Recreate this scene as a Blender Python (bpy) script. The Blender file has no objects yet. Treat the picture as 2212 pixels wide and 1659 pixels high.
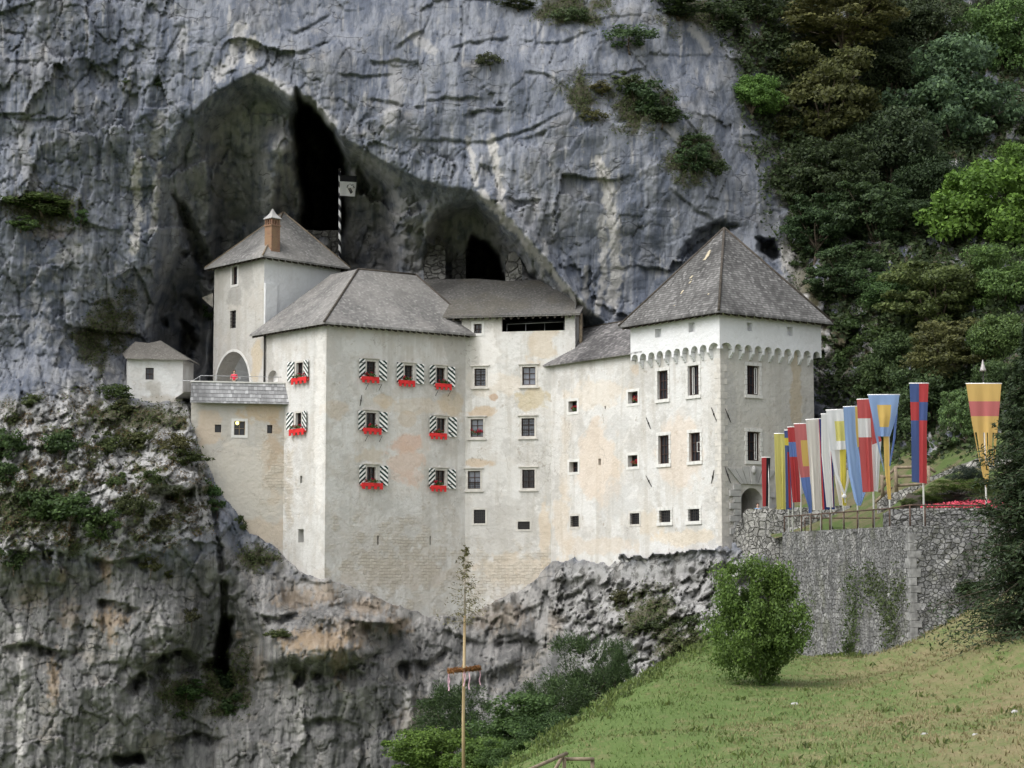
import bpy, bmesh, math, random
import numpy as np
from mathutils import Vector, Matrix
random.seed(7)
SC = bpy.context.scene
COL = SC.collection
R = math.radians
# ---------------------------------------------------------------- camera, sky, sun, exposure
PITCH = math.atan(470.5/4666.0)
FPX = 4666.0
cam = bpy.data.cameras.new("camera")
cam.sensor_width = 36.0
cam.lens = 36.0*FPX/2212.0
cam.clip_start = 0.5
cam.clip_end = 5000.0
camo = bpy.data.objects.new("camera", cam)
camo.rotation_euler = (math.pi/2 + PITCH, 0, 0)
COL.objects.link(camo)
SC.camera = camo

SUN_EL, SUN_AZ = 52.0, -128.0            # azimuth measured from +Y towards +X
world = bpy.data.worlds.new("World")
SC.world = world
world.use_nodes = True
wn = world.node_tree
bg = wn.nodes["Background"]
sky = wn.nodes.new("ShaderNodeTexSky")
sky.sky_type = 'NISHITA'
sky.sun_disc = False
sky.sun_elevation = R(SUN_EL)
sky.sun_rotation = R(SUN_AZ)
sky.dust_density = 4.0
sky.air_density = 1.0
hs = wn.nodes.new("ShaderNodeHueSaturation")   # cloud cover: the sky's light is nearly white
hs.inputs["Saturation"].default_value = 0.22
wn.links.new(sky.outputs[0], hs.inputs["Color"])
wn.links.new(hs.outputs[0], bg.inputs["Color"])
bg.inputs["Strength"].default_value = 0.15
sunl = bpy.data.lights.new("sun", 'SUN')
sunl.energy = 0.55
sunl.angle = R(55)
sunl.color = (1.0, 0.99, 0.975)
suno = bpy.data.objects.new("sun", sunl)
_sd = Vector((math.sin(R(SUN_AZ))*math.cos(R(SUN_EL)), math.cos(R(SUN_AZ))*math.cos(R(SUN_EL)), math.sin(R(SUN_EL))))
suno.rotation_euler = _sd.to_track_quat('Z', 'Y').to_euler()
suno.location = (-60, -60, 120)
COL.objects.link(suno)
SC.view_settings.view_transform = 'Standard'
SC.view_settings.look = 'None'
SC.view_settings.exposure = 0.9
SC.view_settings.gamma = 1.0
SC.view_settings.use_curve_mapping = False
SC.cycles.max_bounces = 6
SC.cycles.diffuse_bounces = 4
SC.cycles.transparent_max_bounces = 8

# ---------------------------------------------------------------- measuring helpers (the photo measured on a 2212 px wide grid)
_c, _s = math.cos(PITCH), math.sin(PITCH)
def ray(px, py):
    a = px - 1106.0; b = 829.5 - py
    return np.array([a, FPX*_c - b*_s, FPX*_s + b*_c])
def P(px, py, D):
    d = ray(px, py); return Vector(d*(D/d[1]))
def mpp(D): return D/FPX                              # metres per grid pixel at distance D

class Fac:
    """a vertical wall line in plan: s runs along it (left to right as seen from outside), z up, o outwards"""
    def __init__(self, p0, p1):
        self.p0 = np.array(p0, float)[:2]; self.p1 = np.array(p1, float)[:2]
        d = self.p1 - self.p0; self.L = float(np.hypot(*d)); self.d = d/self.L
        self.n = np.array([self.d[1], -self.d[0]])    # outward (towards the viewer's side)
    def pt(self, s, z, o=0.0):
        q = self.p0 + self.d*s + self.n*o
        return Vector((q[0], q[1], z))
    def hit(self, px, py, o=0.0):
        r = ray(px, py); q0 = self.p0 + self.n*o
        t = float(np.dot(q0, self.n)/np.dot(r[:2], self.n))
        w = r*t
        return float(np.dot(w[:2]-self.p0, self.d)), float(w[2])
    def rect(self, x0, y0, x1, y1, o=0.0):
        a = self.hit(x0, (y0+y1)/2, o)[0]; b = self.hit(x1, (y0+y1)/2, o)[0]
        xm = (x0+x1)/2
        return a, b, self.hit(xm, y1, o)[1], self.hit(xm, y0, o)[1]

def plane_hit(px, py, p, n):
    r = Vector(ray(px, py)); return r*(p.dot(n)/r.dot(n))

# ---------------------------------------------------------------- scene-graph helpers
def tag(o, label=None, cat=None, group=None, kind=None):
    if label: o["label"] = label
    if cat: o["category"] = cat
    if group: o["group"] = group
    if kind: o["kind"] = kind
    return o
def empty(name, loc, label=None, cat=None, group=None):
    o = bpy.data.objects.new(name, None); o.location = loc; COL.objects.link(o)
    o.empty_display_size = 0.3
    return tag(o, label, cat, group)
def origin(parent):
    v = Vector((0, 0, 0))
    while parent is not None:
        v += Vector(parent.location); parent = parent.parent
    return v
def link_mesh(name, me, mats, parent=None):
    o = bpy.data.objects.new(name, me); COL.objects.link(o)
    for m in (mats if isinstance(mats, (list, tuple)) else [mats]):
        if m is not None: me.materials.append(m)
    o.parent = parent
    return o
def build(name, bm, mats, parent=None, smooth=False, loc=None):
    """bmesh given in world coordinates -> one mesh object under parent"""
    org = origin(parent) if parent is not None else (Vector(loc) if loc is not None else Vector((0, 0, 0)))
    for v in bm.verts: v.co -= org
    bmesh.ops.recalc_face_normals(bm, faces=bm.faces)
    me = bpy.data.meshes.new(name)
    if smooth:
        for f in bm.faces: f.smooth = True
    bm.to_mesh(me); bm.free()
    o = link_mesh(name, me, mats, parent)
    if parent is None and loc is not None: o.location = loc
    return o
def mesh_np(name, V, F, mats, parent=None, smooth=False, matidx=None, loc=None):
    """numpy verts (n,3) and equal-sized faces (m,k)"""
    org = origin(parent) if parent is not None else (Vector(loc) if loc is not None else Vector((0, 0, 0)))
    V = np.asarray(V, np.float32) - np.array(org, np.float32)
    F = np.asarray(F, np.int32); k = F.shape[1]
    me = bpy.data.meshes.new(name)
    me.vertices.add(len(V)); me.vertices.foreach_set("co", V.ravel())
    me.loops.add(F.size); me.loops.foreach_set("vertex_index", F.ravel())
    me.polygons.add(len(F)); me.polygons.foreach_set("loop_start", np.arange(0, F.size, k, dtype=np.int32))
    if smooth: me.polygons.foreach_set("use_smooth", np.ones(len(F), bool))
    if matidx is not None: me.polygons.foreach_set("material_index", np.asarray(matidx, np.int32))
    me.update(calc_edges=True); me.validate()
    o = link_mesh(name, me, mats, parent)
    if parent is None and loc is not None: o.location = loc
    return o
def hexa(bm, q, mi=0):
    """8 corners: bottom 0-3, top 4-7 (same winding)"""
    v = [bm.verts.new(p) for p in q]
    for f in ((0,1,2,3), (7,6,5,4), (0,4,5,1), (1,5,6,2), (2,6,7,3), (3,7,4,0)):
        fc = bm.faces.new([v[i] for i in f]); fc.material_index = mi
def fbox(bm, f, s0, s1, z0, z1, o0, o1, mi=0):
    hexa(bm, [f.pt(s0,z0,o1), f.pt(s1,z0,o1), f.pt(s1,z0,o0), f.pt(s0,z0,o0),
              f.pt(s0,z1,o1), f.pt(s1,z1,o1), f.pt(s1,z1,o0), f.pt(s0,z1,o0)], mi)
def box(bm, c, sx, sy, sz, mi=0):
    x, y, z = c
    hexa(bm, [(x-sx,y-sy,z-sz),(x+sx,y-sy,z-sz),(x+sx,y+sy,z-sz),(x-sx,y+sy,z-sz),
              (x-sx,y-sy,z+sz),(x+sx,y-sy,z+sz),(x+sx,y+sy,z+sz),(x-sx,y+sy,z+sz)], mi)
def tube(bm, pts, rad, n=8, cap=True, mi=0):
    pts = [Vector(p) for p in pts]
    if not isinstance(rad, (list, tuple)): rad = [rad]*len(pts)
    rings = []
    for i, p in enumerate(pts):
        t = (pts[min(i+1, len(pts)-1)] - pts[max(i-1, 0)])
        if t.length < 1e-9: t = Vector((0, 0, 1))
        t.normalize()
        a = t.cross(Vector((0.31, 0.87, 0.11))); 
        if a.length < 1e-3: a = t.cross(Vector((1, 0, 0)))
        a.normalize(); b = t.cross(a)
        rings.append([bm.verts.new(p + (a*math.cos(2*math.pi*k/n) + b*math.sin(2*math.pi*k/n))*rad[i]) for k in range(n)])
    for r0, r1 in zip(rings, rings[1:]):
        for k in range(n):
            f = bm.faces.new((r0[k], r0[(k+1) % n], r1[(k+1) % n], r1[k])); f.material_index = mi; f.smooth = True
    if cap:
        for r in (rings[0][::-1], rings[-1]):
            f = bm.faces.new(r); f.material_index = mi
def lathe(bm, c, prof, n=16):
    c = Vector(c); rings = []
    for r, z in prof:
        rings.append([bm.verts.new(c + Vector((r*math.cos(2*math.pi*k/n), r*math.sin(2*math.pi*k/n), z))) for k in range(n)])
    for r0, r1 in zip(rings, rings[1:]):
        for k in range(n):
            f = bm.faces.new((r0[k], r0[(k+1) % n], r1[(k+1) % n], r1[k])); f.smooth = True
    bm.faces.new(rings[0][::-1]); bm.faces.new(rings[-1])

# ---------------------------------------------------------------- noise (numpy)
def _h(ix, iy, seed):
    h = (ix.astype(np.int64)*374761393 + iy.astype(np.int64)*668265263 + seed*1274126177) & 0xffffffff
    h = ((h ^ (h >> 13))*1103515245) & 0xffffffff
    h = ((h ^ (h >> 16))*2246822519) & 0xffffffff
    return ((h ^ (h >> 15)) & 0xffffff)/float(0xffffff)
def perlin(x, y, seed=0):
    x0 = np.floor(x); y0 = np.floor(y); fx = x-x0; fy = y-y0
    def g(ix, iy, dx, dy):
        a = _h(ix, iy, seed)*2*np.pi
        return np.cos(a)*dx + np.sin(a)*dy
    u = fx*fx*fx*(fx*(fx*6-15)+10); v = fy*fy*fy*(fy*(fy*6-15)+10)
    a = g(x0, y0, fx, fy); b = g(x0+1, y0, fx-1, fy); c = g(x0, y0+1, fx, fy-1); d = g(x0+1, y0+1, fx-1, fy-1)
    return 1.5*((a*(1-u)+b*u)*(1-v) + (c*(1-u)+d*u)*v)
def fbm(x, y, octv=4, seed=0, gain=0.5):
    s = 0; a = 1.0; n = 0
    for i in range(octv):
        s = s + a*perlin(x*2**i, y*2**i, seed+i*17); n += a; a *= gain
    return s/n
def ridged(x, y, octv=3, seed=0):
    s = 0; a = 1.0; n = 0
    for i in range(octv):
        s = s + a*(1-np.abs(perlin(x*2**i, y*2**i, seed+i*31))*2); n += a; a *= .5
    return s/n
def facets(x, y, seed=0, tilt=1.0):
    """angular blocks: nearest-cell value plus a tilted plane per cell; also returns distance to the cell border"""
    x0 = np.floor(x); y0 = np.floor(y)
    best = np.full(x.shape, 1e9); sec = np.full(x.shape, 1e9); val = np.zeros(x.shape)
    for i in (-1, 0, 1):
        for j in (-1, 0, 1):
            cx = x0+i; cy = y0+j
            dx = x - (cx + _h(cx, cy, seed)); dy = y - (cy + _h(cx, cy, seed+5))
            d = dx*dx + dy*dy
            v = (_h(cx, cy, seed+9)-.5) + tilt*(dx*(_h(cx, cy, seed+11)-.5) + dy*(_h(cx, cy, seed+13)-.5))*2
            m = d < best
            sec = np.where(m, best, np.minimum(sec, d)); val = np.where(m, v, val); best = np.where(m, d, best)
    return val, np.sqrt(sec)-np.sqrt(best)
def ss(a, b, x):
    t = np.clip((x-a)/(b-a), 0, 1); return t*t*(3-2*t)
def dline(U, V, pts):
    """distance to a polyline and the parameter 0..1 along it"""
    best = np.full(U.shape, 1e9); par = np.zeros(U.shape)
    n = len(pts)-1
    for i in range(n):
        ax, ay = pts[i][:2]; bx, by = pts[i+1][:2]
        dx, dy = bx-ax, by-ay; L = dx*dx+dy*dy
        t = np.clip(((U-ax)*dx + (V-ay)*dy)/L, 0, 1)
        d = np.hypot(U-ax-t*dx, V-ay-t*dy)
        m = d < best; best = np.where(m, d, best); par = np.where(m, (i+t)/n, par)
    return best, par
def psdf(U, V, poly):
    """signed distance to a polygon, positive inside"""
    d, _ = dline(U, V, list(poly)+[poly[0]])
    ins = np.zeros(U.shape, bool); n = len(poly)
    for i in range(n):
        x0, y0 = poly[i]; x1, y1 = poly[(i+1) % n]
        if y0 == y1: continue
        c = ((y0 > V) != (y1 > V)) & (U < (x1-x0)*(V-y0)/(y1-y0) + x0)
        ins ^= c
    return np.where(ins, d, -d)
class TPS:
    def __init__(self, pts, scale=1.0, lam=0.0):
        p = np.array(pts, float); self.c = p[:, :2]/scale; self.sc = scale; n = len(p)
        K = self._k(np.hypot(self.c[:, None, 0]-self.c[None, :, 0], self.c[:, None, 1]-self.c[None, :, 1]))
        K += lam*np.eye(n)
        Pm = np.c_[np.ones(n), self.c]
        A = np.zeros((n+3, n+3)); A[:n, :n] = K; A[:n, n:] = Pm; A[n:, :n] = Pm.T
        self.w = np.linalg.solve(A, np.r_[p[:, 2], 0, 0, 0])
    def _k(self, r): return np.where(r > 0, r*r*np.log(np.maximum(r, 1e-12)), 0)
    def __call__(self, x, y):
        x = np.asarray(x, float)/self.sc; y = np.asarray(y, float)/self.sc
        s = self.w[-3] + self.w[-2]*x + self.w[-1]*y
        for (cx, cy), w in zip(self.c, self.w[:-3]):
            s = s + w*self._k(np.hypot(x-cx, y-cy))
        return s
# ---------------------------------------------------------------- materials
class NT:
    def __init__(self, name):
        self.m = bpy.data.materials.new(name); self.m.use_nodes = True
        self.t = self.m.node_tree; self.n = self.t.nodes; self.b = self.n["Principled BSDF"]
        self.b.inputs["Roughness"].default_value = 0.9
        self.b.inputs["Specular IOR Level"].default_value = 0.25
    def link(self, a, b): self.t.links.new(a, b)
    def put(self, sock, v):
        if hasattr(v, "is_output") or isinstance(v, bpy.types.NodeSocket): self.link(v, sock)
        else:
            if isinstance(v, (tuple, list)) and len(v) == 3 and sock.type == 'RGBA': v = (*v, 1)
            sock.default_value = v
    def pos(self): return self.n.new("ShaderNodeNewGeometry").outputs["Position"]
    def objc(self): return self.n.new("ShaderNodeTexCoord").outputs["Object"]
    def uv(self): return self.n.new("ShaderNodeTexCoord").outputs["UV"]
    def attr(self, nm):
        a = self.n.new("ShaderNodeAttribute"); a.attribute_name = nm; return a.outputs["Fac"]
    def scale(self, v, s):
        n = self.n.new("ShaderNodeVectorMath"); n.operation = 'MULTIPLY'; self.put(n.inputs[0], v)
        n.inputs[1].default_value = s if isinstance(s, (tuple, list)) else (s, s, s); return n.outputs[0]
    def vadd(self, v, w):
        n = self.n.new("ShaderNodeVectorMath"); n.operation = 'ADD'; self.put(n.inputs[0], v); self.put(n.inputs[1], w); return n.outputs[0]
    def noise(self, v, sc=1.0, det=4.0, rough=0.55, dist=0.0, out=0):
        n = self.n.new("ShaderNodeTexNoise"); self.put(n.inputs["Vector"], v)
        n.inputs["Scale"].default_value = sc; n.inputs["Detail"].default_value = det
        n.inputs["Roughness"].default_value = rough; n.inputs["Distortion"].default_value = dist
        return n.outputs[out]
    def voro(self, v, sc=1.0, feat='F1', out="Distance", rnd=1.0):
        n = self.n.new("ShaderNodeTexVoronoi"); n.feature = feat; self.put(n.inputs["Vector"], v)
        n.inputs["Scale"].default_value = sc; n.inputs["Randomness"].default_value = rnd
        return n.outputs[out]
    def math(self, op, a, b=0.0, clamp=False):
        n = self.n.new("ShaderNodeMath"); n.operation = op; n.use_clamp = clamp
        self.put(n.inputs[0], a); self.put(n.inputs[1], b); return n.outputs[0]
    def step(self, x, a, b):
        n = self.n.new("ShaderNodeMapRange"); n.interpolation_type = 'SMOOTHSTEP'
        self.put(n.inputs["Value"], x); n.inputs["From Min"].default_value = a; n.inputs["From Max"].default_value = b
        return n.outputs[0]
    def mix(self, f, a, b, blend='MIX'):
        n = self.n.new("ShaderNodeMix"); n.data_type = 'RGBA'; n.blend_type = blend
        self.put(n.inputs[0], f); self.put(n.inputs[6], a); self.put(n.inputs[7], b); return n.outputs[2]
    def sep(self, v):
        n = self.n.new("ShaderNodeSeparateXYZ"); self.put(n.inputs[0], v); return n.outputs
    def comb(self, x, y, z):
        n = self.n.new("ShaderNodeCombineXYZ")
        for i, v in enumerate((x, y, z)): self.put(n.inputs[i], v)
        return n.outputs[0]
    def bump(self, h, dist=0.1, st=1.0, prev=None):
        n = self.n.new("ShaderNodeBump"); self.put(n.inputs["Height"], h)
        n.inputs["Distance"].default_value = dist; n.inputs["Strength"].default_value = st
        if prev is not None: self.link(prev, n.inputs["Normal"])
        return n.outputs[0]
    def out(self, col, normal=None, rough=None):
        self.put(self.b.inputs["Base Color"], col)
        if normal is not None: self.link(normal, self.b.inputs["Normal"])
        if rough is not None: self.b.inputs["Roughness"].default_value = rough
        return self.m
    def blob(self, p, c, rx, rz, edge=0.35, nsc=0.8, namp=0.9):
        """a stain of its own outline round c on a wall: 0..1"""
        x, y, z = self.sep(p)
        dx = self.math('SUBTRACT', x, c[0]); dy = self.math('SUBTRACT', y, c[1]); dz = self.math('SUBTRACT', z, c[2])
        h = self.math('SQRT', self.math('ADD', self.math('MULTIPLY', dx, dx), self.math('MULTIPLY', dy, dy)))
        a = self.math('POWER', self.math('DIVIDE', h, rx), 2.0); b = self.math('POWER', self.math('DIVIDE', dz, rz), 2.0)
        b = self.math('MULTIPLY', self.math('DIVIDE', dz, rz), self.math('DIVIDE', dz, rz))
        d = self.math('SQRT', self.math('ADD', a, b))
        n = self.noise(p, nsc, 5, 0.6)
        d = self.math('ADD', d, self.math('MULTIPLY', self.math('SUBTRACT', n, 0.5), namp*2.6))
        s = self.n.new("ShaderNodeMapRange"); s.interpolation_type = 'SMOOTHSTEP'
        self.put(s.inputs["Value"], d); s.inputs["From Min"].default_value = 1.0; s.inputs["From Max"].default_value = 1.0-edge
        return s.outputs[0]

def plain(name, col, rough=0.8, metal=0.0, var=0.12, sc=3.0):
    t = NT(name); p = t.objc()
    n = t.noise(p, sc, 4)
    c = t.mix(t.step(n, .3, .7), tuple(x*(1-var) for x in col), tuple(min(1, x*(1+var)) for x in col))
    t.b.inputs["Metallic"].default_value = metal
    return t.out(c, rough=rough)

def plaster(name, base, stains=(), rough_stone=None, dirt=1.0, tan=1.0):
    t = NT(name); p = t.pos()
    big = t.noise(p, 0.22, 6, .62)
    med = t.noise(t.vadd(p, (31., 7., 3.)), 0.55, 7, .68)
    streak = t.noise(t.scale(p, (1.3, 1.3, 0.13)), 1.0, 5, .6)
    fine = t.noise(p, 5.0, 5, .65)
    c = t.mix(t.step(big, .35, .7), base, tuple(b*k for b, k in zip(base, (.92, .912, .90))))
    c = t.mix(t.math('MULTIPLY', t.step(med, .47, .60), .80*tan), c, (.48, .428, .365))
    c = t.mix(t.math('MULTIPLY', t.step(t.noise(t.vadd(p, (3., 90., 14.)), 0.35, 7, .7), .48, .60), .65*dirt), c, (.43, .415, .39))
    c = t.mix(t.math('MULTIPLY', t.step(streak, .46, .66), .5*dirt), c, (.40, .37, .32))
    c = t.mix(t.math('MULTIPLY', t.step(t.noise(t.vadd(p, (13., 5., 44.)), 1.6, 5, .75), .60, .67), .6*dirt), c, (.32, .27, .21))
    c = t.mix(t.math('MULTIPLY', fine, .30), c, tuple(b*.72 for b in base))
    for st in stains:
        ctr, rx, rz, col, amt = st[:5]
        kw = st[5] if len(st) > 5 else {}
        c = t.mix(t.math('MULTIPLY', t.blob(p, ctr, rx, rz, **kw), amt), c, col)
    ck = t.voro(t.vadd(t.scale(p, (.35, .35, .22)), t.scale(t.noise(p, .5, 4, out=1), 1.1)), 1.0, 'DISTANCE_TO_EDGE', "Distance")
    c = t.mix(t.math('MULTIPLY', t.math('MULTIPLY', t.step(ck, .010, .002), t.step(big, .45, .6)), .45*dirt), c, (.22, .19, .16))
    h = t.math('ADD', t.math('MULTIPLY', t.noise(p, 2.2, 6, .6), 1.0), t.math('MULTIPLY', fine, .35))
    nb = t.bump(h, 0.09, 0.8)
    if rough_stone is not None:
        ctr, rx, rz = rough_stone
        msk = t.blob(p, ctr, rx, rz, edge=.7, nsc=.9, namp=1.5)
        x, y, z = t.sep(p)
        q = t.comb(t.math('ADD', x, t.math('MULTIPLY', y, .55)), z, 0.0)
        q = t.vadd(q, t.scale(t.noise(p, 2.2, 3, out=1), .16))
        br = t.n.new("ShaderNodeTexBrick"); t.put(br.inputs["Vector"], q); br.inputs["Scale"].default_value = 1.0
        br.inputs["Brick Width"].default_value = .52; br.inputs["Row Height"].default_value = .235; br.inputs["Mortar Size"].default_value = .022; br.inputs["Mortar Smooth"].default_value = .6; br.offset_frequency = 2
        for i, cc in zip((1, 2, 3), ((.44, .395, .33), (.58, .535, .465), (.355, .315, .26))): br.inputs[i].default_value = (*cc, 1)
        msk = t.math('MULTIPLY', msk, t.step(t.noise(t.vadd(p, (7., 2., 5.)), 1.1, 5, .7), .36, .56))
        c = t.mix(t.math('MULTIPLY', msk, .8), c, t.mix(t.math('MULTIPLY', fine, .6), br.outputs[0], (.40, .36, .30)))
        nb = t.bump(t.math('MULTIPLY', t.math('SUBTRACT', 1.0, br.outputs[1]), msk), .035, .8, nb)
    return t.out(c, nb, .92)

def shingle(name, dark, light, rows=7.0, width=0.16, moss=0.0, pale=0.0):
    t = NT(name); u, v, _ = t.sep(t.uv()); p = t.pos()
    v2 = t.math('ADD', v, t.math('MULTIPLY', t.math('SUBTRACT', t.noise(p, 2.5, 2), .5), .05))
    row = t.math('FLOOR', t.math('MULTIPLY', v2, rows)); fr = t.math('FRACT', t.math('MULTIPLY', v2, rows))
    wn_ = t.n.new("ShaderNodeTexWhiteNoise"); wn_.noise_dimensions = '1D'; t.put(wn_.inputs["W"], row)
    uu = t.math('ADD', t.math('DIVIDE', u, width), t.math('MULTIPLY', wn_.outputs[0], 7.3))
    colm = t.math('FLOOR', uu); fu = t.math('FRACT', uu)
    w2 = t.n.new("ShaderNodeTexWhiteNoise"); w2.noise_dimensions = '2D'; t.put(w2.inputs["Vector"], t.comb(colm, row, 0.0))
    rnd = w2.outputs[0]
    big = t.noise(t.scale(p, (.6, .6, .35)), 0.5, 5, .6)
    k = t.math('ADD', t.math('MULTIPLY', t.math('POWER', rnd, 1.5), .75), t.math('MULTIPLY', t.step(big, .35, .7), .45), True)
    c = t.mix(k, dark, light)
    c = t.mix(t.math('MULTIPLY', t.step(rnd, .90, .97), .6), c, tuple(min(.6, x*1.25) for x in light))
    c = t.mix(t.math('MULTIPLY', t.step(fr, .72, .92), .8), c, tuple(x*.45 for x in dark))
    c = t.mix(t.math('MULTIPLY', t.step(t.noise(t.scale(p, (1., 1., .4)), .28, 5, .65), .52, .66), .55), c, tuple(x*.55 for x in dark))
    if moss: c = t.mix(t.math('MULTIPLY', t.step(t.noise(p, .35, 5, .6), .45, .62), moss), c, (.13, .115, .08))
    if pale: c = t.mix(t.math('MULTIPLY', t.step(t.noise(t.vadd(p, (4., 9., 2.)), .3, 5, .6), .42, .6), pale), c, (.42, .40, .37))
    h = t.math('ADD', t.math('MULTIPLY', t.math('SUBTRACT', 1.0, fr), 1.0), t.math('MULTIPLY', rnd, .5))
    h = t.math('SUBTRACT', h, t.math('MULTIPLY', t.step(t.math('ABSOLUTE', t.math('SUBTRACT', fu, .5)), .42, .5), .5))
    return t.out(c, t.bump(h, .035, 1.0), .85)

def masonry(name, a, b, joint, sc=2.2, aspect=1.35, dark=0.0, bumpd=.12, coord='pos', moss=0.0):
    t = NT(name); p = t.pos() if coord == 'pos' else t.uv()
    q = t.uv()
    u, v, _ = t.sep(q)
    q2 = t.comb(u, t.math('MULTIPLY', v, aspect), 0.0)
    q2 = t.vadd(q2, t.scale(t.noise(q2, 1.4, 3, out=1), .22))
    pp = t.pos()
    big_ = t.step(t.noise(t.vadd(pp, (2., 8., 1.)), .42, 2), .49, .50)
    cellc = t.mix(big_, t.voro(q2, sc*.72, 'F1', "Color", .8), t.voro(q2, sc*1.1, 'F1', "Color", .85))
    ea = t.voro(q2, sc*.72, 'DISTANCE_TO_EDGE', "Distance", .8); eb = t.voro(q2, sc*1.1, 'DISTANCE_TO_EDGE', "Distance", .85)
    edge = t.math('ADD', t.math('MULTIPLY', ea, t.math('SUBTRACT', 1.0, big_)), t.math('MULTIPLY', eb, big_))
    edge = t.math('ADD', edge, t.math('MULTIPLY', t.math('SUBTRACT', t.noise(pp, 6., 4, .6), .5), .06))
    r = t.sep(cellc)
    c = t.mix(r[0], a, b)
    c = t.mix(t.math('MULTIPLY', t.step(r[1], .82, .92), .6), c, tuple(min(.62, x*1.4) for x in b))
    c = t.mix(t.math('MULTIPLY', t.step(t.noise(pp, 2.0, 5, .7), .48, .66), .6), c, tuple(x*.5 for x in a))
    c = t.mix(t.math('MULTIPLY', t.step(edge, .045, .008), .48), c, joint)
    c = t.mix(t.math('MULTIPLY', t.step(t.noise(t.scale(pp, (1., 1., .25)), .6, 6, .68), .46, .62), .6 + dark), c, (.10, .10, .10))
    c = t.mix(t.math('MULTIPLY', t.step(t.noise(t.vadd(pp, (9., 3., 71.)), .5, 5, .7), .56, .66), .6), c, (.36, .35, .33))
    if moss: c = t.mix(t.math('MULTIPLY', t.step(t.noise(t.vadd(pp, (50., 3., 1.)), .5, 5, .65), .54, .64), moss), c, (.09, .10, .04))
    h = t.math('ADD', t.step(edge, 0., .13), t.math('MULTIPLY', t.noise(pp, 7., 4, .6), .45))
    h = t.math('ADD', h, t.math('MULTIPLY', r[2], .4))
    return t.out(c, t.bump(h, bumpd*1.5, 1.0), .92)

def leafmat(name, col, var=.42, transl=.35, objcol=True, dead=0.0):
    t = NT(name)
    ge = t.n.new("ShaderNodeNewGeometry"); rnd = ge.outputs["Random Per Island"]
    oi = t.n.new("ShaderNodeObjectInfo")
    base = t.mix(1.0, oi.outputs["Color"], col, 'MULTIPLY') if objcol else None
    lo = t.mix(1.0, base if objcol else col, (1-var, 1-var, 1-var*.8), 'MULTIPLY')
    hi = t.mix(1.0, base if objcol else col, (1+var, 1+var*.85, 1+var*.3), 'MULTIPLY')
    c = t.mix(rnd, lo, hi)
    n = t.noise(t.objc(), 1.2, 3)
    c = t.mix(t.math('MULTIPLY', t.step(n, .45, .65), .35), c, t.mix(1.0, c, (.62, .70, .75), 'MULTIPLY'))
    if dead: c = t.mix(t.step(rnd, 1-dead, 1-dead*.8), c, (.20, .13, .05))
    t.put(t.b.inputs["Base Color"], c); t.b.inputs["Roughness"].default_value = .6
    tr = t.n.new("ShaderNodeBsdfTranslucent"); t.put(tr.inputs["Color"], c)
    mx = t.n.new("ShaderNodeMixShader"); mx.inputs[0].default_value = transl
    t.link(t.b.outputs[0], mx.inputs[1]); t.link(tr.outputs[0], mx.inputs[2])
    t.link(mx.outputs[0], t.n["Material Output"].inputs["Surface"])
    return t.m

def stripes_mat(name, c1, c2, per=.36, slope=1.0, du=0.0):
    t = NT(name); u, v, _ = t.sep(t.uv())
    w = t.math('FRACT', t.math('DIVIDE', t.math('ADD', t.math('SUBTRACT', v, t.math('MULTIPLY', u, slope)), 20+du), per))
    c = t.mix(t.math('GREATER_THAN', w, .5), c1, c2)
    return t.out(c, rough=.6)

M = {}
M['leaf'] = leafmat('leaf_green', (1, 1, 1))
M['needle'] = leafmat('needle_green', (1, 1, 1), var=.45, transl=.15)
M['bark'] = plain('bark', (.10, .08, .06), var=.4, sc=8)
M['bark_pale'] = plain('bark_pale', (.30, .26, .21), var=.3, sc=6)
M['iron'] = plain('wrought_iron', (.035, .032, .03), .6)
M['rust'] = plain('rusty_iron', (.085, .055, .042), .75, var=.35, sc=6)
M['steel'] = plain('galvanised_rail', (.42, .43, .44), .45, .6)
M['white_paint'] = plain('white_paint', (.78, .77, .75), .5, var=.06)
M['wood_dark'] = plain('dark_stained_wood', (.055, .030, .025), .6, var=.3)
M['wood_grey'] = plain('weathered_wood', (.22, .175, .125), .85, var=.25, sc=5)
M['wood_eave'] = plain('dark_eave_wood', (.07, .06, .05), .9, var=.3)
M['stone_frame'] = plain('dressed_stone', (.53, .505, .465), .9, var=.14, sc=2.2)
M['stone_white'] = plain('pale_dressed_stone', (.62, .61, .585), .9, var=.09, sc=2.0)
M['stone_grey'] = plain('grey_dressed_stone', (.40, .395, .385), .9, var=.14, sc=1.5)
M['red_paint'] = plain('red_paint', (.62, .028, .030), .5, var=.1)
M['petal'] = plain('red_petals', (.34, .014, .03), .6, var=.4, sc=9)
M['petal_pink'] = plain('pink_petals', (.60, .085, .13), .6, var=.35, sc=5)
M['flower_leaf'] = plain('geranium_leaves', (.06, .11, .03), .7, var=.4, sc=9)
M['brick'] = None
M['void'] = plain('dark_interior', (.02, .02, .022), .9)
M['inner_white'] = plain('whitewashed_vault', (.60, .61, .62), .9, var=.05)
M['shutter_l'] = stripes_mat('striped_shutter_rising', (.78, .78, .76), (.012, .035, .030), slope=.82)
M['shutter_r'] = stripes_mat('striped_shutter_falling', (.78, .78, .76), (.012, .035, .030), slope=-.82, du=.1)
t = NT('window_glass'); t.b.inputs["Specular IOR Level"].default_value = .6
M['glass'] = t.out((.026, .028, .034), rough=.08)
t = NT('window_glass_sky_tint'); t.b.inputs["Specular IOR Level"].default_value = .8
M['glass_sky_tint'] = t.out(t.mix(t.noise(t.pos(), .9, 2), (.10, .115, .15), (.22, .235, .28)), rough=.06)  # sky reflection put into the pane colour as a blue-grey tint
t = NT('brick_chimney'); br = t.n.new("ShaderNodeTexBrick"); x, y, z = t.sep(t.pos())
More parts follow.
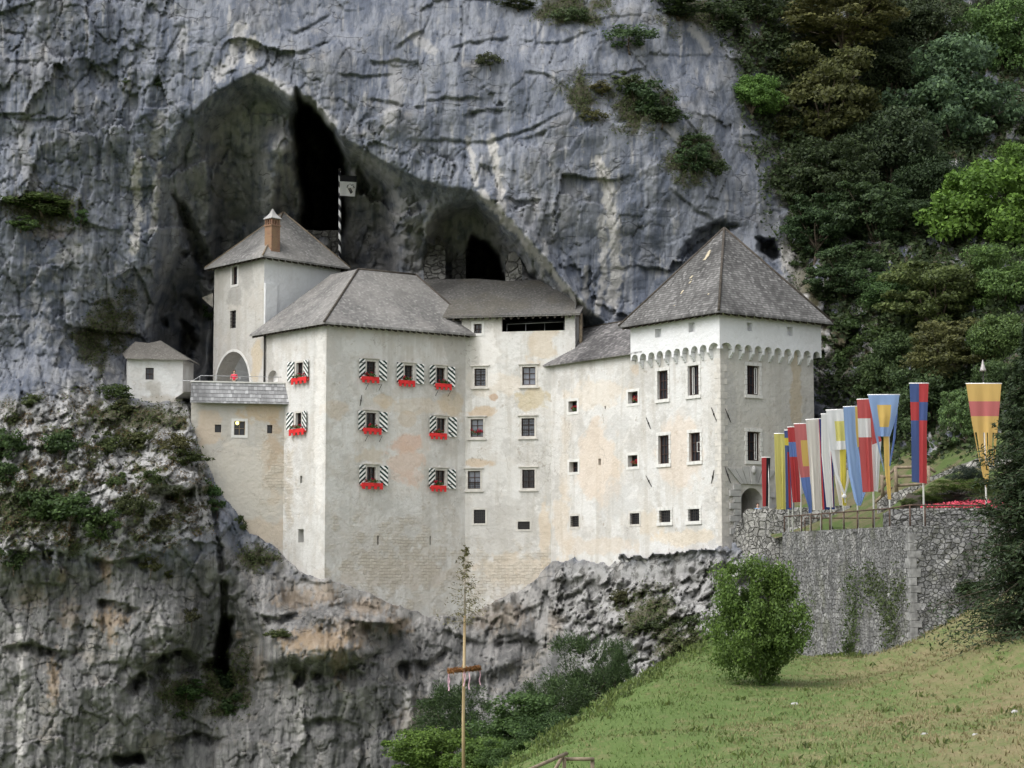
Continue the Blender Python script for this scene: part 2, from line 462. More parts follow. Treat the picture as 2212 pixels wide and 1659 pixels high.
t.put(br.inputs["Vector"], t.comb(t.math('ADD', x, y), z, 0.0)); br.inputs["Scale"].default_value = 2.0
br.inputs["Brick Width"].default_value = .55; br.inputs["Row Height"].default_value = .18; br.inputs["Mortar Size"].default_value = .015
for i, cc in zip((1, 2, 3), ((.30, .155, .095), (.23, .125, .08), (.34, .30, .25))): br.inputs[i].default_value = (*cc, 1)
M['brick'] = t.out(t.mix(t.math('MULTIPLY', t.step(t.noise(t.pos(), 1.0, 4), .4, .65), .5), br.outputs[0], (.34, .24, .14)), t.bump(br.outputs[1], -.02), .9)
M['roof_tower'] = shingle('tower_shingles', (0.072, 0.070, 0.068), (0.21, 0.206, 0.20), 4.4, .2)
M['roof_wing'] = shingle('wing_shingles', (0.085, 0.082, 0.083), (0.25, 0.24, 0.235), 3.9, .24)
M['roof_main'] = shingle('main_roof_shingles', (0.145, 0.141, 0.136), (0.275, 0.268, 0.256), 5.0, .17, pale=.25)
M['roof_keep'] = shingle('keep_roof_shingles', (0.165, 0.162, 0.158), (0.315, 0.309, 0.30), 4.8, .18, pale=.35)
M['roof_lean'] = shingle('lean_roof_shingles', (0.10, 0.097, 0.092), (0.195, 0.188, 0.178), 7.5, .13, moss=.35)
M['roof_hut'] = shingle('hut_roof_shingles', (.15, .14, .125), (.23, .22, .20), 9.0, .1)
M['roof_skirt'] = shingle('skirt_shingles', (.20, .20, .205), (.42, .42, .43), 3.2, .22)
M['wall_bastion'] = masonry('bastion_stones', (.175, .175, .175), (.31, .308, .30), (.125, .122, .118), 3.7, 1.3, moss=.35)
M['wall_rubble'] = masonry('rubble_stones', (.20, .195, .18), (.36, .352, .33), (.10, .095, .082), 2.7, 1.1, moss=.5)
M['wall_ruin'] = masonry('ruin_stones', (.13, .125, .115), (.22, .215, .20), (.08, .075, .068), 1.6, 1.4)
# ---------------------------------------------------------------- the rock: one relief with a cave, defined by measured distances
def axis(a, b, c, d, fine, coarse):
    return np.concatenate([np.arange(a, b, coarse), np.arange(b, c, fine), np.arange(c, d, coarse)])
gu = axis(-420, -24, 2236, 2700, 3.0, 14.0); gv = axis(-440, -24, 1684, 2040, 3.0, 14.0)
U, V = np.meshgrid(gu, gv)
front = TPS([
 (-400,-400,176),(400,-400,180),(1100,-400,182),(1700,-400,200),(2650,-400,222),
 (0,0,168),(400,0,170),(800,0,171),(1200,0,172),(1500,0,176),(1700,0,184),(1950,0,190),(2212,0,196),(2650,0,205),
 (-400,300,166),(0,200,167),(300,250,168),(540,150,168),(900,250,167),(1300,200,168),(1550,250,171),(1700,250,177),(1950,250,182),(2212,250,182),
 (0,420,166),(250,450,169),(700,260,167),(1060,420,166.5),(1300,420,166.5),(1550,420,168),(1700,450,171),(1900,450,172),(2212,450,168),(2650,450,160),
 (0,620,165.5),(250,620,169),(380,600,173),(1250,650,167),(1400,640,168),(1650,600,168),(1720,560,169),(1900,600,163),(2212,600,157),(2650,600,146),
 (-400,800,160),(0,800,165),(150,800,166),(250,800,171),(420,780,177),(1800,800,161),(1900,800,157),(2000,800,152),(2212,800,143),(2650,800,132),
 (1780,1000,157),(1900,1000,150),(2000,1000,144),(2212,1000,135),(2650,1000,124),(1700,1150,150),(2000,1150,139),(2212,1150,131),
 (0,900,160.5),(100,900,161),(200,885,164.5),(330,885,166.5),(400,905,164.5),(0,1050,156.5),(200,1050,157),(350,1000,159),(440,1010,160.5),
 (-400,1100,154),(0,1180,154.5),(200,1180,155),(400,1180,157),(470,1100,160.8),(0,1260,156),(200,1260,156.5),(360,1250,157.5),
 (0,1400,155.5),(200,1420,155.5),(400,1350,157),(482,1330,162.5),(482,1430,164.5),(545,1300,159.5),(600,1230,160.6),
 (-400,1660,152),(0,1650,155),(300,1560,156),(400,1620,160),(500,1600,160),(600,1400,157),(690,1290,157.3),(750,1340,156),(900,1340,163),(850,1420,158.5),
 (700,1600,156.5),(800,1600,157),(1000,1350,164),(1000,1500,160),(1100,1310,164),(1200,1260,162.0),(1260,1300,160),(1300,1400,154),(1380,1290,152.5),(1300,1245,157.2),(1400,1225,153.5),(1230,1240,160.5),(1480,1215,150.5),
 (1560,1210,148.6),(1500,1260,149),(1200,1500,157),(1300,1500,149),(1450,1390,147),(1560,1300,146.5),(1000,1650,156),(1300,1650,149),(1700,1300,145),
 (0,2000,150),(700,2000,152),(1400,2000,144),(2200,1500,128),(2200,2000,120),(1800,1600,135)], 700.0, 2e-4)
D = front(U, V)
# --- cave: everything below the overhanging lip runs back into the mountain
lip_x = [300,330,352,392,450,500,545,590,640,700,760,830,900,960,1020,1070,1120,1180,1230,1275,1340,1400]
lip_y = [560,430,340,270,212,182,160,180,222,272,310,350,386,404,412,446,500,560,622,672,722,760]
LY = np.interp(U, lip_x, lip_y) + 4*fbm(U/34, V/400, 3, 5)
bel = V - LY
hm = (.25*ss(318, 370, U) + .75*ss(340, 500, U + .12*(V-300)))*(1-ss(1300, 1350, U))*(1-(1-ss(418, 440, U))*ss(800, 880, V))
D = D + hm*(ss(-2, 46, bel)*2.0 + ss(10, 200, bel)*3.8 + ss(120, 420, bel)*3.5)
D = D - hm*ss(-70, -4, bel)*(1-ss(-4, 10, bel))*0.9                      # the lip itself stands a little proud
cave1 = psdf(U, V, [(430,270),(520,190),(560,175),(640,225),(740,310),(752,400),(748,520),(640,560),(440,590),(432,450)])
D = D + ss(-4, 40, cave1 + 10*fbm(U/30, V/60, 3, 8))*2.4
rib = np.exp(-((U-585+.10*(V-400))/44.0)**2)*ss(250, 330, V)*(1-ss(560, 640, V))
D = D - rib*5.0
D = D - np.exp(-((U-455)/20.0)**2)*ss(300, 380, V)*2.6
hole1 = psdf(U, V, [(640,196),(700,250),(736,302),(750,360),(752,440),(742,512),(640,512),(652,440),(636,350),(630,260)])
hole1 = hole1 + 11*fbm(U/24, V/50, 4, 18)
D = D + ss(-8, 14, hole1)*7 + ss(2, 26, hole1)*36
slab = psdf(U, V, [(756,330),(900,400),(950,430),(905,520),(900,600),(780,560),(765,480)])
D = D + ss(-30, 20, psdf(U, V, [(720,330),(770,350),(840,420),(840,590),(720,590)]) + 10*fbm(U/40, V/60, 3, 44))*6.5
cave2 = psdf(U, V, [(925,470),(960,440),(1030,425),(1080,470),(1130,540),(1195,625),(930,640),(905,560)])
D = D + ss(0, 40, cave2 + 8*fbm(U/26, V/26, 3, 21))*5.5
hole2 = psdf(U, V, [(1006,540),(1020,512),(1050,520),(1078,552),(1094,620),(1006,620)])
D = D + ss(-5, 14, hole2 + 8*fbm(U/18, V/22, 3, 23))*22
nw = 7*fbm(U/16, V/16, 3, 40)
for poly, w_, dep in (([(370,415),(402,440),(440,520),(478,610),(452,625),(396,530)],16,3.6),([(392,690),(412,700),(430,735),(400,810),(384,770)],14,4.5),([(340,680),(362,690),(366,712),(346,706)],9,2.5),
                     ([(390,540),(408,544),(406,562),(392,558)],8,2.5),([(400,640),(430,640),(455,690),(430,700)],14,2.5),
                     ([(1632,512),(1672,518),(1692,556),(1668,566),(1640,548)],12,4.0),([(1462,560),(1500,498),(1550,474),(1604,488),(1560,512),(1500,560)],14,2.2),([(1440,640),(1475,600),(1490,560),(1500,600),(1460,660)],12,1.4)):
    D = D + dep*ss(-3, w_, psdf(U, V, poly) + nw)
# --- the rock hidden by the castle stays well behind its walls
sil = psdf(U, V, [(425,850),(462,590),(600,475),(730,585),(775,592),(890,600),(960,612),(1196,612),(1232,690),(1352,712),(1390,690),(1570,530),(1760,690),(1752,1100),(1600,1170),(1560,1165),(1190,1190),(1050,1290),(940,1310),(850,1285),(690,1225),(600,1165),(520,1100)])
D = D + ss(4, 60, sil)*(1-ss(1330, 1400, U))*9 + ss(6, 60, sil)*ss(1330, 1400, U)*6
sil_hut = psdf(U, V, [(272,775),(300,745),(345,742),(394,780),(388,862),(276,862)])
D = D + ss(0, 18, sil_hut)*5.0
# --- rock that carries the castle: comes out from under the walls
bx = [405,430,470,500,540,600,645,690,740,790,850,930,1000,1060,1110,1150,1190,1240,1300,1400,1480,1560,1600]
by = [885,960,1045,1092,1148,1182,1232,1246,1258,1276,1303,1330,1332,1303,1282,1255,1212,1204,1212,1206,1196,1188,1184]
wx = [405,412,615,690,705,1005,1190,1557,1600]
wd = [163.2,162.7,164.1,160.4,159.8,166.7,165.4,150.0,152.0]
BY = np.interp(U, bx, by) + (9 + 8*ss(1180, 1260, U))*fbm(U/26, V/60, 4, 61)
W = 1/np.interp(U, wx, 1/np.array(wd))
inb = ss(398, 414, U)*(1-ss(1560, 1600, U))
dn = V - BY
D = np.where((inb > .5)*(dn < -8)*(V > 850), np.maximum(D, W + 2.5), D)
MARG = W - .30 - 1.2*ss(0, 60, dn)
blow = inb*ss(-14, 4, dn); wtop = 1-ss(50, 150, dn)
D = D*(1-blow) + blow*(wtop*(W - 0.25 - ss(0, 90, dn)*1.4) + (1-wtop)*front(U, V))
D = np.where((inb > .5)*(dn > 2), np.minimum(D, MARG), D)
# --- relief
up = 1-ss(860, 1000, V + 40*fbm(U/200, V/200, 2, 3))                        # upper cliff
right = ss(-30, 60, (U-1560) - (V-60)*0.28 + 40*fbm(U/120, V/120, 3, 77))*(1-ss(1120, 1180, V))   # wooded slope
knob = psdf(U, V, [(-500,870),(60,860),(180,830),(260,860),(420,870),(470,1040),(470,1150),(330,1190),(-500,1240)])
knobm = ss(-20, 40, knob + 25*fbm(U/50, V/50, 3, 90))
crag = psdf(U, V, [(1190,1215),(1560,1185),(1620,1190),(1640,1320),(1500,1480),(1330,1520),(1250,1420),(1185,1330)])
cragm = ss(-15, 30, crag + 18*fbm(U/40, V/40, 3, 91))
lowc = ss(1180, 1260, V)*(1-cragm)
wv = U + 0.35*V*ss(700, 1300, U)*(1-right) + 20*fbm(U/150, V/150, 2, 15)
n1 = fbm(U/210, V/190, 4, 1)
n2 = fbm(wv/34, V/190, 4, 2)
n3 = ridged(U/70 + .3*n1, V/60, 4, 3) - .5
f1, e1 = facets(wv/46, V/85 + .4*n2, 4, 1.2)
f2, e2 = facets(U/17 + .5*n2, V/24 + .5*n1, 6, 1.3)
f3, e3 = facets(U/27 + .6*n2, (V + .5*U)/17 + .5*n1, 14, 1.4)
n5 = fbm(U/9, V/12, 3, 7)
calm = ss(30, 130, -bel)*ss(350, 480, U)*up
f0, e0 = facets(U/150 + .35*n2, V/115 + .25*n1, 24, 1.5)
rel = 1 - .65*np.exp(-((bel-8)/45.0)**2)*ss(340, 420, U)*(1-ss(1280, 1340, U))*up
D = D - rel*(n1*1.3 + f0*(.75 - .38*calm - .35*lowc) + n2*(.48 - .26*calm) + f1*(.44 - .34*calm - .14*lowc) + f2*(.18 - .13*calm + .30*cragm + .12*knobm) + n5*(.12 - .06*calm) - n3*.14*(1-calm))
D = D - (cragm + knobm*.6)*f3*.9 - right*(f1*1.2 + n3*1.2)
crk = 1-ss(0, .07, e1); crk2 = 1-ss(0, .10, e2)
D = D + crk*.25*(1-.5*calm) + crk2*.10*(1-.6*calm) + (1-ss(0, .12, e3))*(cragm+knobm)*.30
# bedding cracks with small overhangs
cracks = [[(520,92),(600,112),(650,114),(700,90),(742,72)],[(600,62),(640,70),(680,50),(735,12)],[(790,137),(850,131),(905,130)],[(850,105),(915,62),(935,20)],
 [(720,160),(800,163),(860,158)],[(780,212),(860,222),(890,232),(942,224)],[(900,222),(960,210),(1048,211)],[(960,106),(1000,95),(1060,84),(1120,80)],[(1106,82),(1200,95),(1290,60)],
 [(870,300),(960,303),(1050,306),(1150,276),(1190,252),(1252,224)],[(1100,292),(1140,300),(1200,270)],[(0,130),(50,133),(88,128)],[(0,252),(60,256),(150,258),(192,240)],[(0,60),(30,70),(60,66)],
 [(1312,40),(1372,120),(1450,215),(1542,330),(1592,420)],[(1290,345),(1320,420),(1335,520)],[(1410,265),(1480,320),(1540,400),(1570,470)],[(990,250),(1050,236),(1100,240)],
 [(265,170),(275,140),(300,120)],[(440,130),(480,160),(520,150)],[(1120,150),(1180,160),(1230,190)],[(1300,150),(1390,190),(1470,250)],[(80,480),(120,500),(190,490)],[(1440,400),(1500,450),(1560,480)],
 [(0,1400),(60,1390),(130,1410),(190,1400)],[(190,1432),(260,1430),(330,1450),(400,1445),(440,1420)],[(545,1320),(600,1340),(650,1320),(700,1340)],[(620,1300),(700,1310),(760,1300),(830,1320),(880,1310)],
 [(640,1440),(690,1450),(720,1440),(790,1420),(850,1370)],[(870,1420),(920,1430),(960,1400),(1000,1415)],[(940,1350),(1010,1380),(1060,1400)],[(560,1415),(570,1340),(545,1290)],
 [(1060,1310),(1110,1330),(1170,1300)],[(1060,1380),(1120,1370),(1160,1390)],[(1180,1260),(1185,1340),(1175,1400)],[(640,1250),(700,1262),(760,1290),(800,1285)]]
jx = 7*fbm(U/25, V/25, 3, 50); jy = 7*fbm(U/25, V/25, 3, 51)
nbk = fbm(U/28, V/28, 3, 57)
# lower cliff: overhung bellies, the crevice, small grottoes
for pts, w_, dep in (([(482,1265),(485,1320),(478,1380),(470,1420)],8,2.4),([(489,1345),(482,1400),(478,1440),(492,1480)],15,7.0),([(478,1430),(450,1440)],12,3.0),
                     ([(640,1442),(652,1450),(648,1470)],12,2.2),([(872,1442),(880,1465)],12,2.2),([(460,1090),(470,1160),(478,1230)],6,1.6),([(1405,1240),(1430,1246)],12,3.5),([(255,1640),(300,1640)],12,3.5)):
    d_, p_ = dline(U+jx*.9, V+jy*.9, pts)
    D = D + dep*(1-ss(w_*.2, w_*1.4, d_ + 6*nbk))
D = D + 9*ss(-2, 9, psdf(U, V, [(484,1335),(496,1365),(491,1415),(507,1478),(484,1470),(458,1442),(477,1405)]) + 4*nbk)
def ledge(pts, dep, fade, lip=.5):
    """rock above the line overhangs: the face steps back below it and swells out again further down"""
    global D
    xs = [q[0] for q in pts]; ys = [q[1] for q in pts]
    if xs[0] > xs[-1]: xs = xs[::-1]; ys = ys[::-1]
    sl = np.s_[max(0, np.searchsorted(gv, min(ys)-60)):np.searchsorted(gv, max(ys)+fade*1.6+60), max(0, np.searchsorted(gu, xs[0]-20)):np.searchsorted(gu, xs[-1]+20)]
    u_ = U[sl]; L_ = xs[-1]-xs[0]
    yl = np.interp(u_, xs, ys); s_ = V[sl] - yl + jy[sl]*.9 + jx[sl]*.4
    w_ = ss(xs[0]-4, xs[0]+L_*.25+2, u_)*(1-ss(xs[-1]-L_*.25-2, xs[-1]+4, u_))*np.clip(.75+1.1*nbk[sl], .12, 1.3)
    D[sl] += w_*(dep*ss(-2.5, 3.5, s_)*(1-ss(2, fade, s_)) - lip*dep*ss(-fade*1.4, -1, s_)*(1-ss(-2.5, 3.5, s_)))
for c_ in cracks: ledge(c_, .36 if c_[0][1] < 700 else .6, 14 if c_[0][1] < 700 else 30, .35)
for pts, dep, fade in (([(255,1500),(300,1455),(350,1412),(395,1400),(435,1425)],3.6,80),([(330,1060),(370,1066),(410,1055),(450,1015)],2.8,60),([(200,1290),(250,1300),(310,1318)],1.6,50),([(0,1395),(70,1390),(140,1410)],1.2,50),
                       ([(560,1425),(600,1440),(640,1425)],1.8,60),([(640,1445),(700,1452),(760,1440),(830,1400),(862,1360)],2.4,70),([(735,1335),(790,1345),(850,1350),(905,1318)],2.6,60),([(545,1320),(590,1335),(640,1322)],1.5,50),
                       ([(865,1425),(920,1435),(975,1400)],1.6,50),([(1015,1330),(1060,1345),(1100,1320)],1.3,40),([(1060,1395),(1130,1375),(1180,1400)],1.4,50),([(330,900),(370,925),(410,905)],1.2,40),([(180,1200),(240,1215),(330,1195)],1.4,50),
                       ([(0,1180),(60,1195),(150,1190)],1.2,40),([(350,1600),(420,1580),(490,1600)],1.5,40),([(900,1500),(950,1520),(1010,1500)],1.4,50),([(640,1560),(720,1550),(790,1570)],1.0,40),([(1185,1330),(1240,1345),(1290,1320)],1.4,40),
                       ([(1290,1290),(1350,1300),(1410,1275)],1.5,40),([(1360,1360),(1430,1350),(1480,1310)],1.5,40)):
    ledge(pts, dep*(.62 if pts[0][0] > 440 else .85), fade, .25)
for pts, w_, dep in (([(690,1330),(760,1345),(840,1350)],34,3.0),([(600,1420),(680,1410),(760,1400)],45,2.2),([(1090,1290),(1130,1370)],28,2.2),([(1020,1450),(1100,1420)],30,1.6),([(330,1030),(420,1040)],36,2.4),([(560,1330),(600,1380)],26,1.4),
                     ([(1060,420),(1120,490),(1190,575),(1262,668)],16,1.6)):
    d_, p_ = dline(U+jx, V+jy, pts); D = D - dep*(1-ss(0, w_*1.3, d_))
D = np.where((inb > .5)*(dn > 2)*(dn < 95), np.minimum(D, W - .08 - .3*ss(0, 30, dn)), D)
# --- what grows and stains where (the rock's own colours, plus some shade and brightening painted in)
nz = fbm(U/22, V/30, 4, 70); nz2 = fbm(U/8, V/14, 3, 71); nst = fbm(U/12, V/130, 4, 72)
pale = np.zeros_like(U)
for pts, w_, a_ in (([(1062,300),(1076,380),(1086,480)],9,1),([(1010,300),(1030,400)],6,.7),([(1290,345),(1312,400),(1322,480),(1333,580),(1322,650)],13,1.05),([(1300,470),(1305,600),(1290,680)],8,.8),([(1265,580),(1262,670)],6,.8),
   ([(1178,520),(1170,600)],5,.5),([(545,88),(542,130)],12,1.05),([(520,60),(500,130),(470,165)],14,.6),([(300,330),(292,400),(300,460),(290,540)],9,1),([(344,355),(336,430),(330,500)],8,.8),
   ([(1040,420),(1090,470),(1150,540),(1210,610),(1265,675)],9,.8),([(560,165),(640,205),(720,265)],12,.55),([(770,330),(850,390)],14,.45),([(400,60),(390,120)],10,.35),([(130,560),(165,540)],14,.5),
   ([(60,230),(50,330),(70,400)],16,.35),([(350,250),(330,330)],12,.5),([(850,140),(860,200),(840,260)],16,.45),([(900,80),(930,110)],15,.5),([(1430,250),(1480,330)],8,.5),([(1495,60),(1530,110)],10,.6),
   ([(1700,545),(1720,600),(1760,660)],18,.9),([(1770,700),(1790,760)],14,.7),([(1880,740),(1875,790)],12,.9),([(1810,720),(1830,780)],12,.6),
   ([(40,1350),(48,1480),(42,1640)],7,.9),([(650,1480),(650,1640)],6,.6),([(760,1470),(735,1560)],8,.5),([(880,1500),(875,1590)],9,.7),([(345,1300),(350,1420)],5,.5),
   ([(30,900),(70,930),(100,960),(90,1040)],34,.95),([(330,1010),(320,1060)],20,.8),([(690,1255),(760,1275),(830,1300)],14,.5),([(1120,1270),(1170,1340)],26,.4)):
    d_, p_ = dline(U+jx*1.3, V+jy*1.3, pts)
    pale = np.maximum(pale, a_*ss(-.35, .5, (w_-d_)/w_ + .9*nz2))
pale = np.maximum(pale, .42*ss(.26, .50, nst + .4*nz)*lowc*(.35 + .65*ss(420, 560, U)))  # pale streaks thinned to the left, painting in the shade of the overhang
base_ = inb*ss(-6, 4, dn)*(1-ss(10, 75, dn))*ss(560, 640, U)*(1-ss(1150, 1220, U))
pale = np.maximum(pale, .65*base_*ss(-.35, .25, nz + .5*nz2))
pale = np.maximum(pale, .45*ss(.28, .54, nst + .4*nz)*up*(1-ss(-20, 60, bel)*hm))
pale = np.maximum(pale, .60*hm*ss(10, 90, bel)*up*ss(-.45, .25, nz + .5*nst))  # dry cave rock painted paler, to brighten the inside of the cave
warm = np.clip(ss(1150, 1260, V + 60*nz) + .12*ss(0, 60, bel)*hm*up + .45*ss(.1, .45, n1+.3*nz), 0, 1)
ochre = np.zeros_like(U)
for cx_, cy_, rx_, ry_, a_ in ((240,1340,40,30,.8),(230,1230,14,40,.8),(135,1240,12,20,.6),(115,1470,16,60,.8),(240,1370,16,22,.8),(515,1370,14,10,.5),(690,1385,95,34,.9),(640,1290,60,30,.5),(760,1360,60,40,.5),(980,1300,60,26,.45),(1100,1330,50,30,.4),(860,1350,34,20,.7),(730,1420,20,60,.6),(700,1280,50,25,.6),(800,1310,60,22,.6),(1050,1330,50,40,.35),(150,1330,26,40,.4),(1200,1340,20,30,.35),(100,500,60,20,.4),(70,1290,40,30,.35),(900,1560,60,40,.3),(560,1440,20,40,.35)):
    ochre = np.maximum(ochre, a_*ss(1.15, .4, np.hypot((U-cx_)/rx_, (V-cy_)/ry_) + .9*nz2 + .5*nz))
lich = np.clip(np.maximum(cragm*.72, knobm*1.0) + .5*ss(-80, 20, psdf(U, V, [(60,560),(200,590),(330,600),(360,700),(260,760),(250,860),(120,860),(60,700)]))*ss(-.1, .3, nz), 0, 1)
lich = np.maximum(lich, right*ss(.0, .3, nz))
vegz = fbm(U/46, V/34, 4, 120) + .45*fbm(U/14, V/12, 3, 121)
veg = np.clip(knobm*ss(.10, .32, vegz), 0, 1)
veg = np.maximum(veg, right*ss(-.35, .05, vegz))
veg = np.maximum(veg, ss(1.2, .6, np.hypot((U-95)/85, (V-450)/40) + .8*nz2)*.9)
for cx_, cy_, rx_, ry_ in ((250,690,40,70),(200,740,40,60),(480,1480,60,70),(400,1500,60,40),(300,900,120,30),(1400,1330,60,60),(1480,1400,60,50),(1380,230,70,60),(1500,340,60,60),(1250,200,40,40),(1230,20,90,40),(1520,30,100,40),(60,1100,90,60),(560,1210,40,30),(700,1500,0.1,0.1)):
    veg = np.maximum(veg, .9*ss(1.2, .5, np.hypot((U-cx_)/rx_, (V-cy_)/ry_) + 1.0*vegz))
inhole = np.clip(ss(0, 10, hole1) + ss(0, 10, hole2), 0, 1)
streak = np.clip(ss(-.1, .35, nst)*up, 0, 1)

Dg = D
def Dat(px, py):
    i = int(np.clip(np.searchsorted(gu, px), 0, len(gu)-1)); j = int(np.clip(np.searchsorted(gv, py), 0, len(gv)-1))
    return float(Dg[j, i])
A_ = U - 1106.0; B_ = 829.5 - V
RY = FPX*_c - B_*_s; RZ = FPX*_s + B_*_c
CX = A_*D/RY; CY = D; CZ = RZ*D/RY
ny, nx = U.shape
idx = np.arange(ny*nx).reshape(ny, nx)
quads = np.stack([idx[1:, :-1], idx[1:, 1:], idx[:-1, 1:], idx[:-1, :-1]], -1).reshape(-1, 4)
CV = np.stack([CX, CY, CZ], -1).reshape(-1, 3)

t = NT('limestone'); p = t.pos()
a_pale, a_warm, a_och, a_lich, a_veg = (t.attr(k) for k in ('pale', 'warm', 'ochre', 'lichen', 'veg'))
st1 = t.noise(t.scale(p, (.9, .5, .055)), 1.0, 6, .62)
st2 = t.noise(t.scale(p, (3.0, 1.2, .16)), 1.0, 5, .65)
mot = t.noise(p, .45, 8, .66); fine = t.noise(p, 2.6, 7, .7); fine2 = t.noise(p, 7.0, 5, .7)
blue = t.mix(t.step(st1, .38, .64), (.098, .112, .145), (.205, .218, .248))
blue = t.mix(t.math('MULTIPLY', t.step(st2, .50, .72), .45), blue, (.26, .26, .262))
blue = t.mix(t.math('MULTIPLY', t.step(mot, .52, .70), .30), blue, (.25, .24, .225))
blue = t.mix(t.math('MULTIPLY', t.step(st2, .48, .32), .55), blue, (.062, .069, .086))
wrm = t.mix(t.step(st1, .36, .66), (.104, .104, .103), (.235, .23, .222))
wrm = t.mix(t.math('MULTIPLY', t.step(mot, .52, .70), .5), wrm, (.30, .265, .215))
wrm = t.mix(t.math('MULTIPLY', t.step(st2, .49, .33), .70), wrm, (.062, .062, .062))
c = t.mix(a_warm, blue, wrm)
c = t.mix(t.math('MULTIPLY', t.step(fine, .60, .72), .5), c, (.38, .35, .305))
c = t.mix(t.math('MULTIPLY', t.step(fine, .42, .28), .40), c, (.045, .048, .055))
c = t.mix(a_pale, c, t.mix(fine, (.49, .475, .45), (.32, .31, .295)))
c = t.mix(t.math('MULTIPLY', a_och, .62), c, t.mix(fine, (.36, .235, .11), (.20, .145, .085)))
lw = t.mix(t.step(t.noise(p, 1.3, 7, .66), .38, .54), (.075, .072, .064), (.40, .396, .388))
lw = t.mix(t.math('MULTIPLY', t.step(t.noise(p, .6, 5, .6), .48, .6), .6), lw, (.22, .215, .205))
c = t.mix(t.math('MULTIPLY', a_lich, .95), c, lw)
soil = t.mix(t.noise(p, 1.4, 5, .7), (.035, .040, .016), (.105, .085, .045))
c = t.mix(t.math('MULTIPLY', a_veg, .95), c, soil)
h = t.math('ADD', t.math('MULTIPLY', fine, .8), t.math('MULTIPLY', st2, .30))
vz = t.voro(t.vadd(t.scale(p, (1., 1., .7)), t.scale(t.noise(p, .8, 3, out=1), .9)), 1.1, 'DISTANCE_TO_EDGE', "Distance")
vh = t.voro(t.vadd(t.scale(p, (.45, .3, 1.6)), t.scale(t.noise(p, .35, 4, out=1), 1.6)), .55, 'DISTANCE_TO_EDGE', "Distance")
crk_ = t.math('MULTIPLY', t.step(vh, .020, .004), t.step(mot, .50, .60))
c = t.mix(t.math('MULTIPLY', crk_, .5), c, (.03, .032, .036))
h = t.math('ADD', h, t.math('MULTIPLY', t.step(vz, 0., .05), .16))
h = t.math('SUBTRACT', h, t.math('MULTIPLY', crk_, .6))
nb = t.bump(h, .14, .9)
M['rock'] = t.out(c, nb, .9)
cliff = mesh_np('cliff', CV, quads, M['rock'], smooth=False)
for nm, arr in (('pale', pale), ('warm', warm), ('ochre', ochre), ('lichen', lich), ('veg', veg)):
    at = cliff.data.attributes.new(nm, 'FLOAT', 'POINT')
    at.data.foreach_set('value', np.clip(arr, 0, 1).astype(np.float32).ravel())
tag(cliff, 'grey limestone cliff with a large cave mouth and overhanging lip above the castle', None, None, 'structure')
# ---------------------------------------------------------------- the ground: one sheet from behind the viewer to the far side of the valley
def G(px, py, D_):
    v = P(px, py, D_); return (v.x, v.y, v.z)
gpts = [G(1100,1659,78),G(1400,1659,72),G(1700,1659,66),G(2212,1659,58),G(1220,1575,90),G(1340,1500,101),G(1440,1440,110),G(1540,1385,121),
        G(1600,1500,96),G(1900,1500,89),G(2212,1500,80),G(1500,1580,84),G(1900,1580,74),G(1700,1425,116),G(1800,1422,129),G(1968,1400,115),G(2060,1345,112),G(2140,1300,110),G(2212,1345,98),G(1968,1432,104),G(1968,1458,97),G(1890,1450,106),G(2060,1388,104),G(2060,1420,95),G(2140,1362,99),G(2140,1410,90),G(1830,1440,119),
        (2,63,-6.1),(-3,62,-8),(5,55,-5.9),(0,0,-1.8),(-25,0,-3),(25,0,-1.2),(0,-40,-1.5),(60,-40,2),(-60,-40,-4),(0,25,-4.6),(8,30,-3.6),(16,35,-2.9),(-8,30,-7),(-30,40,-12),(-12,60,-12),(-40,90,-20),(-6,80,-11.5),(-14,100,-17),(-2,102,-11),(3,124,-9),(-20,130,-20),
        (8,140,-8),(-40,150,-24),(-100,80,-24),(-100,150,-26),(30,60,0.5),(40,90,3.5),(45,60,4),(80,80,14),(80,0,6),(34,112,3.2),(24,140,-3),(50,130,6)]
gt = TPS(gpts, 60.0, 1e-4)
gx = np.unique(np.concatenate([np.arange(-170, -30, 5.0), np.arange(-30, 60, .5), np.arange(60, 150, 5.0)]))
gy = np.unique(np.concatenate([np.arange(-80, 20, 4.0), np.arange(20, 150, .5)]))
X_, Y_ = np.meshgrid(gx, gy)
Z_ = np.clip(gt(X_, Y_), -40, 40)
near = ss(-30, -10, X_)*(1-ss(50, 60, X_))*ss(30, 50, Y_)
Z_ = Z_ + near*(.10*fbm(X_/3., Y_/3., 4, 5) + .22*fbm(X_/11., Y_/11., 3, 6))
def ground_z(x, y):
    i = int(np.clip(np.searchsorted(gx, x), 1, len(gx)-1)); j = int(np.clip(np.searchsorted(gy, y), 1, len(gy)-1))
    fx = (x-gx[i-1])/(gx[i]-gx[i-1]); fy = (y-gy[j-1])/(gy[j]-gy[j-1])
    return float((Z_[j-1,i-1]*(1-fx)+Z_[j-1,i]*fx)*(1-fy) + (Z_[j,i-1]*(1-fx)+Z_[j,i]*fx)*fy)
idx = np.arange(X_.size).reshape(X_.shape)
gq = np.stack([idx[:-1, :-1], idx[:-1, 1:], idx[1:, 1:], idx[1:, :-1]], -1).reshape(-1, 4)
GV = np.stack([X_, Y_, Z_], -1).reshape(-1, 3)
t = NT('meadow'); p = t.pos()
big = t.noise(t.scale(p, (1.0, .5, 1.0)), .16, 6, .62); med = t.noise(t.scale(p, (1, .55, 1)), .8, 7, .7); fine = t.noise(t.scale(p, (1, .4, 1)), 5.0, 6, .75)
x, y, z = t.sep(p)
hay = t.math('ADD', t.math('MULTIPLY', t.math('SUBTRACT', big, .5), 1.6), t.math('MULTIPLY', t.math('SUBTRACT', med, .5), 1.5))
